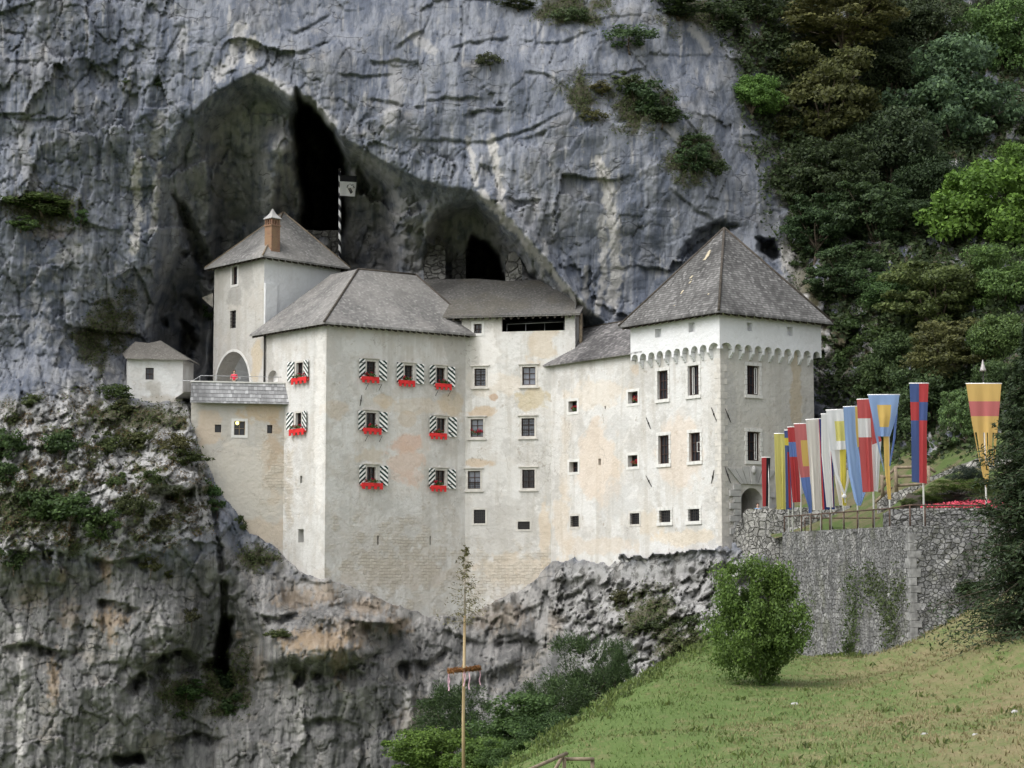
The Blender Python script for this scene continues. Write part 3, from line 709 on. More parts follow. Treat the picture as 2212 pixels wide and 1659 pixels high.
hay = t.math('ADD', hay, t.math('MULTIPLY', t.step(t.math('SUBTRACT', x, t.math('MULTIPLY', y, .10)), -5., 11.), .62))
hay = t.math('ADD', hay, t.math('MULTIPLY', t.math('SUBTRACT', t.noise(t.scale(p, (1, .6, 1)), 1.3, 7, .78), .5), 2.2))
c = t.mix(t.step(hay, .05, .95), (.088, .135, .036), (.195, .165, .086))
c = t.mix(t.math('MULTIPLY', t.step(fine, .50, .66), .5), c, (.128, .165, .052))
c = t.mix(t.math('MULTIPLY', t.step(fine, .42, .28), .45), c, (.075, .066, .032))
c = t.mix(t.math('MULTIPLY', t.step(t.noise(p, 3.2, 6, .75), .62, .70), .7), c, (.23, .17, .10))
M['meadow'] = t.out(c, t.bump(t.math('ADD', fine, med), .07, .7), .95)
ground = mesh_np('ground', GV, gq, M['meadow'], smooth=True)
tag(ground, 'sloping mown meadow with dry brown patches below the stone wall', None, None, 'structure')
bm = bmesh.new()
for q in (((-900,-900),(900,-900),(900,-80),(-900,-80)), ((-900,-80),(-170,-80),(-170,150),(-900,150)), ((145,-80),(900,-80),(900,150),(145,150))):
    bm.faces.new([bm.verts.new((a, b, -6.0)) for a, b in q])
tag(build('far_ground', bm, M['meadow']), 'far meadow land round the valley', None, None, 'structure')
# ---------------------------------------------------------------- castle: wall lines in plan
def u2(a, b):
    n = math.hypot(a, b); return np.array((a/n, b/n))
TL, TR = u2(-.597, .802), u2(.802, .597)
def XY(px, D_): 
    v = P(px, 1000, D_); return np.array((v.x, v.y))
TC = XY(1558, 150.0)                                      # gate tower corner
def along(c, d, px):
    """distance along direction d from c where the grid column px is reached"""
    r = ray(px, 1000)[:2]; A = np.array([[d[0], -r[0]], [d[1], -r[1]]])
    return float(np.linalg.solve(A, -np.array(c))[0])
tl = along(TC, TL, 1381); tr = along(TC, TR, 1760)
F_TL = Fac(TC + TL*tl, TC); F_TR = Fac(TC, TC + TR*tr)
wl = along(TC, TL, 1190)
F_W = Fac(TC + TL*wl, TC + TL*tl)                         # wing, in line with the tower's left face
SD = u2(.98, -.196); SJ = np.array(F_W.p0)                # middle house passes through the wing's left end
sj = along(SJ, -SD, 1005); se = along(SJ, SD, 1243)
F_S = Fac(SJ - SD*sj, SJ + SD*se)
MR, ML = u2(.827, .562), u2(-.64, .77)
mr = -along(F_S.p0, -MR, 703); mr = abs(mr)
MC = F_S.p0 - MR*mr                                       # main house corner
F_MR = Fac(MC, F_S.p0)
ml = along(MC, ML, 566)
F_ML = Fac(MC + ML*ml, MC)
g0 = along(MC, ML, 613)
GC = MC + ML*g0
GD = u2(-1, -.2); gl = along(GC, GD, 411)
F_G = Fac(GC + GD*gl, GC)                                 # terrace wall
KC = MC + ML*(ml + 1.0) + MR*.0
KC = XY(566, float(KC[1]) + .6)
KR, KL = u2(.70, .71), u2(-.64, .77)
kl = along(KC, KL, 457.5); kr = along(KC, KR, 732)
F_KL = Fac(KC + KL*kl, KC); F_KR = Fac(KC, KC + KR*kr)

# ---------------------------------------------------------------- wall builder with real openings
def wall_faces(bm, f, s0, s1, z0, z1, holes=(), depth=.38, mi=0):
    """holes: (s0,s1,z0,z1[,depth[,arch]])"""
    S = sorted({s0, s1} | {v for h in holes for v in h[:2] if s0 < v < s1})
    Z = sorted({z0, z1} | {v for h in holes for v in h[2:4] if z0 < v < z1})
    def cut(L, m):
        out = []
        for a, b in zip(L, L[1:]):
            n = max(1, int((b-a)/m)); out += [a+(b-a)*i/n for i in range(n)]
        return out + [L[-1]]
    S = cut(S, 2.5); Z = cut(Z, 2.5); vt = {}
    def V_(s, z, o=0.0):
        k = (round(s, 4), round(z, 4), round(o, 4))
        if k not in vt: vt[k] = bm.verts.new(f.pt(s, z, o))
        return vt[k]
    for a, b in zip(S, S[1:]):
        for c, d in zip(Z, Z[1:]):
            if any(h[0]-1e-6 <= a and b <= h[1]+1e-6 and h[2]-1e-6 <= c and d <= h[3]+1e-6 for h in holes): continue
            bm.faces.new((V_(a, c), V_(b, c), V_(b, d), V_(a, d))).material_index = mi
    for h in holes:
        a, b, c, d = h[:4]; dp = h[4] if len(h) > 4 else depth; arch = len(h) > 5 and h[5]
        def quad(p): bm.faces.new([bm.verts.new(x) for x in p]).material_index = mi
        if not arch:
            quad([f.pt(a, c), f.pt(a, d), f.pt(a, d, -dp), f.pt(a, c, -dp)]); quad([f.pt(b, d), f.pt(b, c), f.pt(b, c, -dp), f.pt(b, d, -dp)])
            quad([f.pt(a, d), f.pt(b, d), f.pt(b, d, -dp), f.pt(a, d, -dp)]); quad([f.pt(b, c), f.pt(a, c), f.pt(a, c, -dp), f.pt(b, c, -dp)])
        else:
            r = (b-a)/2; k = arch if arch is not True else 1.0; zc = d - r*k; m = (a+b)/2; N = 14
            pts = [(m - r*math.cos(math.pi*i/N), zc + r*k*math.sin(math.pi*i/N)) for i in range(N+1)]
            for p, q in zip(pts, pts[1:]):
                quad([f.pt(p[0], p[1]), f.pt(q[0], q[1]), f.pt(q[0], d), f.pt(p[0], d)])
                quad([f.pt(p[0], p[1]), f.pt(p[0], p[1], -dp), f.pt(q[0], q[1], -dp), f.pt(q[0], q[1])])
            for s in (a, b): quad([f.pt(s, c), f.pt(s, zc), f.pt(s, zc, -dp), f.pt(s, c, -dp)])
            quad([f.pt(b, c), f.pt(a, c), f.pt(a, c, -dp), f.pt(b, c, -dp)])
def plain_wall(bm, p0, p1, z0, z1, mi=0):
    q = [(p0[0], p0[1], z0), (p1[0], p1[1], z0), (p1[0], p1[1], z1), (p0[0], p0[1], z1)]
    bm.faces.new([bm.verts.new(x) for x in q]).material_index = mi

def roof_obj(name, polys, mat, parent, thick=.14):
    """3-D polygons (wound anticlockwise from above) -> shingled slab with uv in metres along the eave / up the slope"""
    bm = bmesh.new(); uvl = bm.loops.layers.uv.new("UVMap"); org = origin(parent)
    for poly in polys:
        pts = [Vector(p) for p in poly]
        n = Vector((0, 0, 0))
        for i in range(len(pts)): n += (pts[i]-pts[0]).cross(pts[(i+1) % len(pts)]-pts[0])
        n.normalize()
        if n.z < 0: pts = pts[::-1]; n = -n
        h = Vector((0, 0, 1)).cross(n)
        h = h.normalized() if h.length > 1e-4 else Vector((1, 0, 0))
        upv = n.cross(h)
        def uvset(fc):
            for l in fc.loops:
                l[uvl].uv = (l.vert.co.dot(h) + 100, l.vert.co.dot(upv) + 100)
        top = [bm.verts.new(p) for p in pts]; fc = bm.faces.new(top)
        bot = [bm.verts.new(p - Vector((0, 0, thick))) for p in pts]; fb = bm.faces.new(bot[::-1]); fb.material_index = 1
        uvset(fc)
        for i in range(len(top)):
            j = (i+1) % len(top); fs = bm.faces.new((top[j], top[i], bot[i], bot[j])); uvset(fs)
    for v in bm.verts: v.co -= org
    me = bpy.data.meshes.new(name); bm.to_mesh(me); bm.free()
    return link_mesh(name, me, [mat, M['wood_eave']], parent)
def caps(parent, lines, r=.09, mat='wood_eave', name='ridge_cap'):
    bm = bmesh.new()
    for a, b in lines:
        a = Vector(a); b = Vector(b); tube(bm, [a, (a+b)/2, b], r, 6)
    return build(name, bm, M[mat], parent)
def rafters(parent, f_a, f_b, n, ln=.7, drop=.12):
    """rafter ends under an eave running from f_a to f_b; inward horizontal direction is found from the eave line"""
    a = Vector(f_a); b = Vector(f_b); d = (b-a).normalized(); inn = Vector((-d.y, d.x, 0))
    for i in range(n):
        q = a + (b-a)*((i+.5)/n) + inn*.12 - Vector((0, 0, drop+.10)); e = q + inn*ln + Vector((0, 0, ln*.35))
        w = d*.07; h = Vector((0, 0, .085)); bm = bmesh.new()
        hexa(bm, [q-w-h, q+w-h, e+w-h, e-w-h, q-w+h, q+w+h, e+w+h, e-w+h])
        build('rafter_end', bm, M['wood_eave'], parent)

# ---------------------------------------------------------------- windows
def bars(bm, f, s0, s1, z0, z1, ns, nz, o, w=.02, wz=None):
    wz = wz or w
    for i in range(1, ns+1):
        s = s0 + (s1-s0)*i/(ns+1); fbox(bm, f, s-w, s+w, z0, z1, o-w, o+w)
    for i in range(1, nz+1):
        z = z0 + (z1-z0)*i/(nz+1); fbox(bm, f, s0, s1, z-wz, z+wz, o-w*1.5, o+w*1.5)
def ring(bm, f, s0, s1, z0, z1, w, o0, o1, wb=None, wt=None):
    wb = w if wb is None else wb; wt = w if wt is None else wt
    fbox(bm, f, s0-w, s0, z0-wb, z1+wt, o0, o1); fbox(bm, f, s1, s1+w, z0-wb, z1+wt, o0, o1)
    fbox(bm, f, s0, s1, z1, z1+wt, o0, o1); fbox(bm, f, s0, s1, z0-wb, z0, o0, o1)
def window(root, f, r, mull=(1, 2), grille=None, surround=None, glass='glass', frame='wood_dark', inset=.22, cornice=True, fw=.05, name='window'):
    s0, s1, z0, z1 = r
    bm = bmesh.new()
    ring(bm, f, s0+fw, s1-fw, z0+fw, z1-fw, fw, -inset-.05, -inset+.04)
    bars(bm, f, s0+fw, s1-fw, z0+fw, z1-fw, mull[0], mull[1], -inset, .022)
    w = build(name, bm, M[frame], root)
    bm = bmesh.new(); fbox(bm, f, s0-.02, s1+.02, z0-.02, z1+.02, -inset-.16, -inset-.06); build('pane', bm, M[glass], w)
    if surround == 'plain':
        bm = bmesh.new(); ring(bm, f, s0-.002, s1+.002, z0-.002, z1+.002, .15, -.12, .035)
        build('stone_surround', bm, M['stone_frame'], w)
        if cornice:
            bm = bmesh.new(); fbox(bm, f, s0-.30, s1+.30, z1+.19, z1+.27, .0, .14); fbox(bm, f, s0-.25, s1+.25, z1+.155, z1+.187, .0, .09)
            build('lintel_cornice', bm, M['stone_frame'], w)
            bm = bmesh.new(); fbox(bm, f, s0-.26, s1+.26, z0-.25, z0-.155, .0, .12); build('sill', bm, M['stone_frame'], w)
    elif surround == 'white':
        bm = bmesh.new(); ring(bm, f, s0-.002, s1+.002, z0-.002, z1+.002, .20, -.10, .03); build('stone_surround', bm, M['stone_white'], w)
    elif surround == 'block':
        bm = bmesh.new(); n = max(4, int((z1-z0)/.30)); hh = (z1-z0)/n
        for i in range(n):
            wd_ = .23 if i % 2 == 0 else .17
            for sa, sb in ((s0-wd_, s0-.002), (s1+.002, s1+wd_)):
                fbox(bm, f, sa, sb, z0+hh*i+.016, z0+hh*(i+1)-.016, -.10, .05)
        m = 4
        for i in range(m):
            a = s0-.24 + (s1-s0+.48)*i/m; b = s0-.24 + (s1-s0+.48)*(i+1)/m
            fbox(bm, f, a+.014, b-.014, z1+.006, z1+.24, -.10, .05); fbox(bm, f, a+.010, b-.010, z0-.24, z0-.006, -.10, .10)
        build('stone_surround', bm, M['stone_white'], w)
    if grille:
        bm = bmesh.new(); bars(bm, f, s0, s1, z0, z1, grille[0], grille[1], -.05, .016); build('grille', bm, M['iron'], w)
    return w
def blind_slit(root, f, r, dp=.5, name='slit'):
    s0, s1, z0, z1 = r
    bm = bmesh.new(); fbox(bm, f, s0-.02, s1+.02, z0-.02, z1+.02, -dp-.06, -dp); return build(name, bm, M['void'], root)
def shutter(win, f, s_hinge, s_free, z0, z1, kind, ang=.10):
    """striped leaf folded back nearly flat on the wall"""
    bm = bmesh.new(); uvl = bm.loops.layers.uv.new("UVMap")
    a = s_hinge; b = s_free; o0 = .05; o1 = .05 + ang
    q = [f.pt(a, z0, o0+.035), f.pt(b, z0, o1+.035), f.pt(b, z0, o1), f.pt(a, z0, o0), f.pt(a, z1, o0+.035), f.pt(b, z1, o1+.035), f.pt(b, z1, o1), f.pt(a, z1, o0)]
    hexa(bm, q)
    sm = {}
    for v in bm.verts: sm[v] = float(np.dot(np.array((v.co.x, v.co.y))-f.p0, f.d))
    for fc in bm.faces:
        for l in fc.loops: l[uvl].uv = (sm[l.vert]-min(a, b), l.vert.co.z - z0)
    o = build('shutter', bm, M[kind], win)
    bm = bmesh.new()
    for zz in (z0+.22*(z1-z0), z0+.80*(z1-z0)):
        s_a, s_b = sorted((a, a+(b-a)*.75)); fbox(bm, f, s_a, s_b, zz-.02, zz+.02, o1+.045, o1+.06)
    build('hinge_strap', bm, M['iron'], o)
    return o
def leaf_cloud(c, rx, ry, rz, n, size, seed, updir=.4):
    rg = np.random.default_rng(seed)
    d = rg.normal(size=(n, 3)); d /= np.linalg.norm(d, axis=1)[:, None]
    ctr = np.array(c) + d*(rg.random((n, 1))**.4)*np.array([rx, ry, rz])
    return leaf_quads(ctr, size*(.6+.8*rg.random(n)), rg, d, updir)
def leaf_quads(ctr, size, rg, out=None, updir=.4, ratio=.62):
    n = len(ctr)
    nrm = rg.normal(size=(n, 3)); 
    if out is not None: nrm = nrm*.75 + out*.8
    nrm[:, 2] += updir; nrm /= np.linalg.norm(nrm, axis=1)[:, None]
    a = rg.normal(size=(n, 3)); a -= nrm*(a*nrm).sum(1)[:, None]; a /= np.linalg.norm(a, axis=1)[:, None]
    b = np.cross(nrm, a); sz = np.asarray(size)[:, None]
    Vv = np.stack([ctr-a*sz*.5, ctr+b*sz*.5*ratio-nrm*sz*.06, ctr+a*sz*.5, ctr-b*sz*.5*ratio-nrm*sz*.06], 1).reshape(-1, 3)
    return Vv, np.arange(n*4).reshape(n, 4)
def flower_box(f, s0, s1, z, label, tilt=0.0, seed=0, h=.40):
    """red crenellated window box hung in front of a sill, geraniums in it"""
    c = f.pt((s0+s1)/2, z, .2)
    root = empty('flower_box', c, label, 'flower box', 'red window boxes of geraniums')
    bm = bmesh.new(); L = s1-s0; n = 7; w = L/n
    for i in range(n):
        a = s0+w*i; dz = tilt*((i+.5)/n-.5)
        lo = z - h*.95 if i % 2 == 0 else z - h*.42
        fbox(bm, f, a, a+w, lo+dz, z+.10+dz, .26, .31)
    fbox(bm, f, s0+.03, s1-.03, z-h*.40, z-h*.34, .02, .258)
    for s in (s0, s1-.04): fbox(bm, f, s, s+.04, z-h*.36, z+.08, .02, .257)
    build('box', bm, M['red_paint'], root)
    Va, Fa = leaf_cloud(f.pt((s0+s1)/2, z+.22, .14), L*.36, .14, .17, 170, .11, seed)
    mesh_np('leaves', Va, Fa, M['flower_leaf'], root)
    rg = np.random.default_rng(seed+5); VV = []; FF = []; k = 0
    for i in range(8):
        cc = f.pt((s0+s1)/2 + (rg.random()-.5)*L*.62, z+.20+rg.random()*.24, .10+rg.random()*.12)
        a, b = leaf_cloud(cc, .075, .075, .06, 26, .075, seed*31+i); VV.append(a); FF.append(b+k); k += len(a)
    mesh_np('blossoms', np.concatenate(VV), np.concatenate(FF), M['petal'], root)
    return root
def geranium(f, s, z, w, label, o=-.05, seed=3):
    root = empty('geranium', f.pt(s, z, o), label, 'flowers', 'geraniums in the small windows')
    Va, Fa = leaf_cloud(f.pt(s, z+w*.35, o), w*.5, w*.3, w*.34, 110, .10, seed); mesh_np('leaves', Va, Fa, M['flower_leaf'], root)
    VV = []; FF = []; k = 0; rg = np.random.default_rng(seed)
    for i in range(8):
        a, b = leaf_cloud(f.pt(s+(rg.random()-.5)*w, z+w*(.35+.4*rg.random()), o+.12*rg.random()), w*.2, w*.2, w*.15, 30, .075, seed*7+i); VV.append(a); FF.append(b+k); k += len(a)
    mesh_np('blossoms', np.concatenate(VV), np.concatenate(FF), M['petal'], root)
    return root
def anchor(root, f, x0, y0, x1, y1):
    a = f.hit(x0, y0); b = f.hit(x1, y1); bm = bmesh.new()
    pa, pb = f.pt(a[0], a[1], .05), f.pt(b[0], b[1], .05); m = (pa+pb)/2
    tube(bm, [pa, m, pb], [.022, .038, .022], 5); box(bm, m, .05, .05, .06)
    return build('wall_anchor', bm, M['iron'], root)
def z2(x0, y0, x1, y1): return (553+x0*.25, 691.25+y0*.25, 553+x1*.25, 691.25+y1*.25)
def z3(x0, y0, x1, y1): return (940.1+x0*.2, 580.65+y0*.2, 940.1+x1*.2, 580.65+y1*.2)
def z4(x0, y0, x1, y1): return (1161.3+x0*.225, 691.25+y0*.225, 1161.3+x1*.225, 691.25+y1*.225)
def zr(x0, y0, x1, y1): return (1106+x0*.5, 829.5+y0*.5, 1106+x1*.5, 829.5+y1*.5)
def zl(x0, y0, x1, y1): return (x0*.5, 829.5+y0*.5, x1*.5, 829.5+y1*.5)

# ================================================================= GATE TOWER
gt_c = TC + (TL*tl + TR*tr)/2
gate = empty('gate_tower', (gt_c[0], gt_c[1], 2.0), 'square white gate tower with tall pyramid shingle roof and scalloped top storey', 'tower')
WALLZ = F_TL.hit(1500, 760)[1]                             # under the band
wins_L = [F_TL.rect(*z4(1153,487,1253,760)), F_TL.rect(*z4(1445,437,1550,722)), F_TL.rect(*z4(1162,1108,1263,1380)), F_TL.rect(*z4(1458,1082,1563,1355))]
lows_L = [F_TL.rect(*zr(637,546,686,597)), F_TL.rect(*zr(762,540,811,592))]
wins_R = [F_TR.rect(*z4(2008,440,2128,718)), F_TR.rect(*z4(2012,1073,2135,1352))]
port = F_TR.rect(1600.5, 1054, 1648, 1186)
def wblob(f, px, py, rx, rz):
    s, z = f.hit(px, py); return tuple(f.pt(s, z)), rx, rz
stains = [wblob(F_TL, 1468, 978, 2.9, 3.0) + ((.61, .50, .40), .5, dict(edge=.3, nsc=.9, namp=.4)),
          wblob(F_TL, 1400, 1130, 3.0, 1.0) + ((.55, .45, .32), .4), wblob(F_TL, 1480, 1160, 3.5, .7) + ((.62, .50, .34), .4)]
M['plaster_tower'] = plaster('tower_plaster', (.635, .63, .616), stains, dirt=1.0, tan=.35)
M['plaster_white'] = plaster('limewashed_plaster', (.74, .75, .765), dirt=.15, tan=.05)
M['plaster_right'] = plaster('tower_side_plaster', (.56, .545, .51), [wblob(F_TR, 1720, 850, .7, 5.) + ((.45, .34, .18), .45), wblob(F_TR, 1570, 900, .9, 6.) + ((.40, .39, .375), .6)], dirt=.8, tan=.35)
bm = bmesh.new()
wall_faces(bm, F_TL, 0, F_TL.L, -2.0, WALLZ+1.0, wins_L + lows_L, .42)
wall_faces(bm, F_TR, 0, F_TR.L, 1.5, WALLZ+1.0, wins_R + [(*port, 1.6, True)], .42, 1)
bk = TC + TL*tl + TR*tr
plain_wall(bm, F_TR.p1, bk, -2, WALLZ+1); plain_wall(bm, bk, F_TL.p0, -2, WALLZ+1); plain_wall(bm, F_TR.p0, F_TR.p1, -2, 1.5, 1)
build('wall', bm, [M['plaster_tower'], M['plaster_right']], gate)
for i, r in enumerate(wins_L): window(gate, F_TL, r, (2, 2), None, 'block', 'glass', fw=.07)
for i, r in enumerate(wins_R): window(gate, F_TR, r, (2, 2), None, 'block', 'glass', fw=.07)
for r in lows_L: window(gate, F_TL, r, (0, 0), (4, 3), 'block', 'glass', fw=.03)
# open casements seen inside the tall windows
for f, r, k in ((F_TL, wins_L[1], .25), (F_TR, wins_R[0], .78), (F_TR, wins_R[1], .72)):
    bm = bmesh.new(); s = r[0] + (r[1]-r[0])*k; ring(bm, f, s, s+.14, r[2]+.12, r[3]-.14, .03, -.20, -.15); build('casement', bm, M['white_paint'], gate)
r = wins_L[3]; bm = bmesh.new(); ring(bm, F_TL, r[0]+.55*(r[1]-r[0]), r[1]-.07, r[2]+.34*(r[3]-r[2]), r[2]+.66*(r[3]-r[2]), .025, -.20, -.16); build('casement', bm, M['white_paint'], gate)
# quoins at the corner
bm = bmesh.new()
zt = WALLZ - .8; z = F_TL.hit(1560, 1187)[1]; i = 0
while z < zt:
    h = .42 + .12*((i*7) % 3)/2; w_ = .62 if i % 2 else .36
    fbox(bm, F_TL, F_TL.L-w_, F_TL.L+.0, z+.012, z+h-.012, -.05, .022); fbox(bm, F_TR, .0, (.98-w_), z+.012, z+h-.012, -.05, .022)
    z += h; i += 1
build('quoins', bm, M['stone_frame'], gate)
# portal: rusticated jambs, flat arch of voussoirs, keystone mask, inner vault
s0, s1, pz0, pz1 = port
bm = bmesh.new()
zb = F_TR.hit(1590, 1155)[1]; ztop = F_TR.hit(1590, 1045)[1]; n = 8; hh = (ztop-zb)/n
for i in range(n):
    w_ = 1.02 if i % 2 == 0 else .66
    for a, b in ((s0-.08-w_, s0-.08), (s1+.08, s1+.08+w_)):
        fbox(bm, F_TR, a, b, zb+hh*i+.02, zb+hh*(i+1)-.02, -.05, .14)
for side in (0, 1):
    a, b = (s0-.085, s0+.0) if side == 0 else (s1, s1+.085)
    fbox(bm, F_TR, a, b, zb, ztop, -.05, .05)
zv0 = F_TR.hit(1620, 1046)[1]; zv1 = F_TR.hit(1620, 1014)[1]; cm = (s0+s1)/2
for i in range(7):
    k0, k1 = i/7, (i+1)/7
    lo0 = s0-.10 + (s1-s0+.2)*k0+.012; lo1 = s0-.10 + (s1-s0+.2)*k1-.012
    hi0 = cm + (lo0-cm)*2.0; hi1 = cm + (lo1-cm)*2.0; zz = zv1 + (.0 if i not in (2, 3, 4) else .18)
    oo = .12 if i != 3 else .2
    hexa(bm, [F_TR.pt(lo0,zv0,oo), F_TR.pt(lo1,zv0,oo), F_TR.pt(lo1,zv0,-.05), F_TR.pt(lo0,zv0,-.05), F_TR.pt(hi0,zz,oo), F_TR.pt(hi1,zz,oo), F_TR.pt(hi1,zz,-.05), F_TR.pt(hi0,zz,-.05)])
build('portal_surround', bm, M['stone_grey'], gate)
bm = bmesh.new(); kp = F_TR.pt(cm, zv1+.12, .24)
bmesh.ops.create_icosphere(bm, subdivisions=2, radius=.2, matrix=Matrix.Translation(kp-Vector((0, 0, .16))) @ Matrix.Diagonal((.85, .8, 1.5, 1)))
build('keystone_head', bm, M['stone_grey'], gate, True)
bm = bmesh.new()
fbox(bm, F_TR, s0-.4, s1+.4, pz0-.3, pz1+.3, -4.2, -4.0); fbox(bm, F_TR, s0-.4, s0-.02, pz0-.3, pz1+.3, -4.0, -1.62); fbox(bm, F_TR, s1+.02, s1+.4, pz0-.3, pz1+.3, -4.0, -1.62); fbox(bm, F_TR, s0-.02, s1+.02, pz1+.02, pz1+.3, -4.0, -1.62)
build('passage', bm, M['plaster_right'], gate)
for q in ((1396.8,901.8,1406.3,926.5),(1396,1027,1408.5,1051),(1537.5,880,1548.6,910),(1543.5,1014.8,1537.6,1044.5)): anchor(gate, F_TL, *q)
for q in ((1565.6,882.5,1577.8,912.5),(1564.8,1008,1577.2,1043.2)): anchor(gate, F_TR, *q)
# band on corbels
OV = .42
def band(f, ext0, ext1, zt, zspr, n, first_wide, last_wide, bmw, upst):
    """front sheet with a scalloped lower edge, soffits and corbels; s from -ext0 to L+ext1 at offset OV"""
    a0, a1 = -ext0, f.L+ext1; L = a1-a0
    wts = [1.0]*n
    if first_wide: wts[0] = 1.35
    if last_wide: wts[-1] = 1.35
    tot = sum(wts); x = a0; segs = []
    for w_ in wts: segs.append((x, x+L*w_/tot)); x += L*w_/tot
    prof = []
    for a, b in segs:
        w_ = b-a; pier = .26*min(w_, .8); r = (w_-pier)/2; m = (a+b)/2
        prof += [(a, 0.0), (a+pier/2, 0.0)]
        for i in range(9):
            th = math.pi*i/8; prof.append((m - r*math.cos(th), .04 + min(r, .40)*1.05*math.sin(th)))
        prof += [(b-pier/2, 0.0)]
    prof.append((a1, 0.0))
    zb_ = zspr
    for (sa, ha), (sb, hb) in zip(prof, prof[1:]):
        if sb-sa < 1e-6: continue
        q = [f.pt(sa, zb_+ha, OV), f.pt(sb, zb_+hb, OV), f.pt(sb, zt, OV), f.pt(sa, zt, OV)]
        bmw.faces.new([bmw.verts.new(p_) for p_ in q])
        q = [f.pt(sa, zb_+ha, OV), f.pt(sa, zb_+ha, 0.0), f.pt(sb, zb_+hb, 0.0), f.pt(sb, zb_+hb, OV)]
        bmw.faces.new([bmw.verts.new(p_) for p_ in q])
    for i, (a, b) in enumerate(segs + [(a1, a1)]):
        pier = .26*.8; s = min(max(a, a0+.12), a1-.12)
        if s < -.05 or s > f.L+.05: continue
        prof_ = [(-.02, .001), (OV, .001), (OV, -.16), (OV-.05, -.24), (.29, -.28), (.27, -.36), (.20, -.44), (.14, -.47), (.12, -.56), (.02, -.62), (-.02, -.62)]
        bmc = bmesh.new()
        A_s = [bmc.verts.new(f.pt(s-.10, zb_+z_, o_)) for o_, z_ in prof_]; B_s = [bmc.verts.new(f.pt(s+.10, zb_+z_, o_)) for o_, z_ in prof_]
        bmc.faces.new(A_s); bmc.faces.new(B_s[::-1])
        for j in range(len(prof_)):
            k = (j+1) % len(prof_); bmc.faces.new((A_s[j], B_s[j], B_s[k], A_s[k]))
        build('corbel', bmc, M['plaster_white'], upst)
zspr = F_TL.hit(1548, 752, OV)[1] - .05
EZ = F_TL.hit(1552, 675, OV)[1]
loopL = [F_TL.rect(*z4(1128,82,1187,168), o=OV), F_TL.rect(*z4(1448,22,1508,115), o=OV)]
loopR = [F_TR.rect(*z4(2010,25,2062,105), o=OV), F_TR.rect(*z4(2395,65,2450,150), o=OV)]
bmw = bmesh.new()
upst = gate
ztb = zspr + .60
band(F_TL, .42, OV, ztb, zspr, 10, False, True, bmw, upst)
band(F_TR, OV, .42, ztb, zspr, 10, True, False, bmw, upst)
for f, e0, e1, hs_ in ((F_TL, .42, OV, loopL), (F_TR, OV, .42, loopR)):
    ff = Fac(f.p0 + f.n*OV - f.d*e0, f.p1 + f.n*OV + f.d*e1)
    wall_faces(bmw, ff, 0, ff.L, ztb, EZ+.45, [(a+e0, b+e0, c, d) for a, b, c, d in hs_], .40)
    for a, b, c, d in hs_:
        bq = [ff.pt(a+e0, c, -.40), ff.pt(b+e0, c, -.40), ff.pt(b+e0, d, -.40), ff.pt(a+e0, d, -.40)]
        bmw.faces.new([bmw.verts.new(p_) for p_ in bq])
c0 = F_TL.p0 + F_TL.n*OV - F_TL.d*.42; c1 = F_TR.p1 + F_TR.n*OV + F_TR.d*.42
cb = c0 + TR*(tr+OV+.42)
plain_wall(bmw, c1, cb, zspr, EZ+.45); plain_wall(bmw, cb, c0, zspr, EZ+.45)
build('upper_storey', bmw, M['plaster_white'], gate)
# roof
OH = .62
def foot(c, dl, dr, l, r, oh): return [c-dl*oh-dr*oh, c-dl*oh+dr*(r+oh), c+dl*(l+oh)+dr*(r+oh), c+dl*(l+oh)-dr*oh]
fp = foot(TC, TL, TR, tl, tr, OV+OH)
ezr = P(1552, 670, float(fp[0][1])).z
apx = (fp[0]+fp[2])/2; apz = P(1572, 492.5, float(apx[1])).z
cor = [(p_[0], p_[1], ezr) for p_ in fp]; ap = (apx[0], apx[1], apz)
roof = roof_obj('roof', [[cor[i], cor[(i+1) % 4], ap] for i in range(4)], M['roof_tower'], gate, .16)
caps(roof, [(cor[i], ap) for i in range(4)], .10)
rafters(roof, cor[0], cor[1], 15); rafters(roof, cor[3], cor[0], 15)
# fresh pale shingles let into the old roof
e1 = Vector(cor[0])-Vector(cor[3]); nn = e1.cross(Vector(ap)-Vector(cor[0])).normalized()
if nn.z < 0: nn = -nn
hh_ = e1.normalized(); uu_ = nn.cross(hh_)
if uu_.z < 0: uu_ = -uu_
M['new_wood'] = plain('fresh_split_wood', (.47, .41, .30), .8)
for (qx, qy, w_, h_) in ((913,325,.22,.24),(906,342,.26,.22),(898,357,.3,.22),(892,372,.28,.22),(880,388,.22,.2),(868,402,.3,.14),(740,572,.2,.26),(742,598,.1,.1),(728,622,.14,.2),(656,708,.12,.2),(648,722,.12,.2),(904,735,.12,.12),(577,845,.08,.07)):
    q = plane_hit(1327.2+qx*.225, 470.05+qy*.225, Vector(cor[0]), nn) + nn*.03
    a = hh_*w_*.5; b = uu_*h_*.5 + hh_*h_*.12; tk = nn*.03
    bm = bmesh.new()
    hexa(bm, [q-a-b-tk, q+a-b-tk, q+a-b+tk*.3, q-a-b+tk*.3, q-a+b-tk, q+a+b-tk, q+a+b, q-a+b])
    build('new_shingle', bm, M['new_wood'], roof)

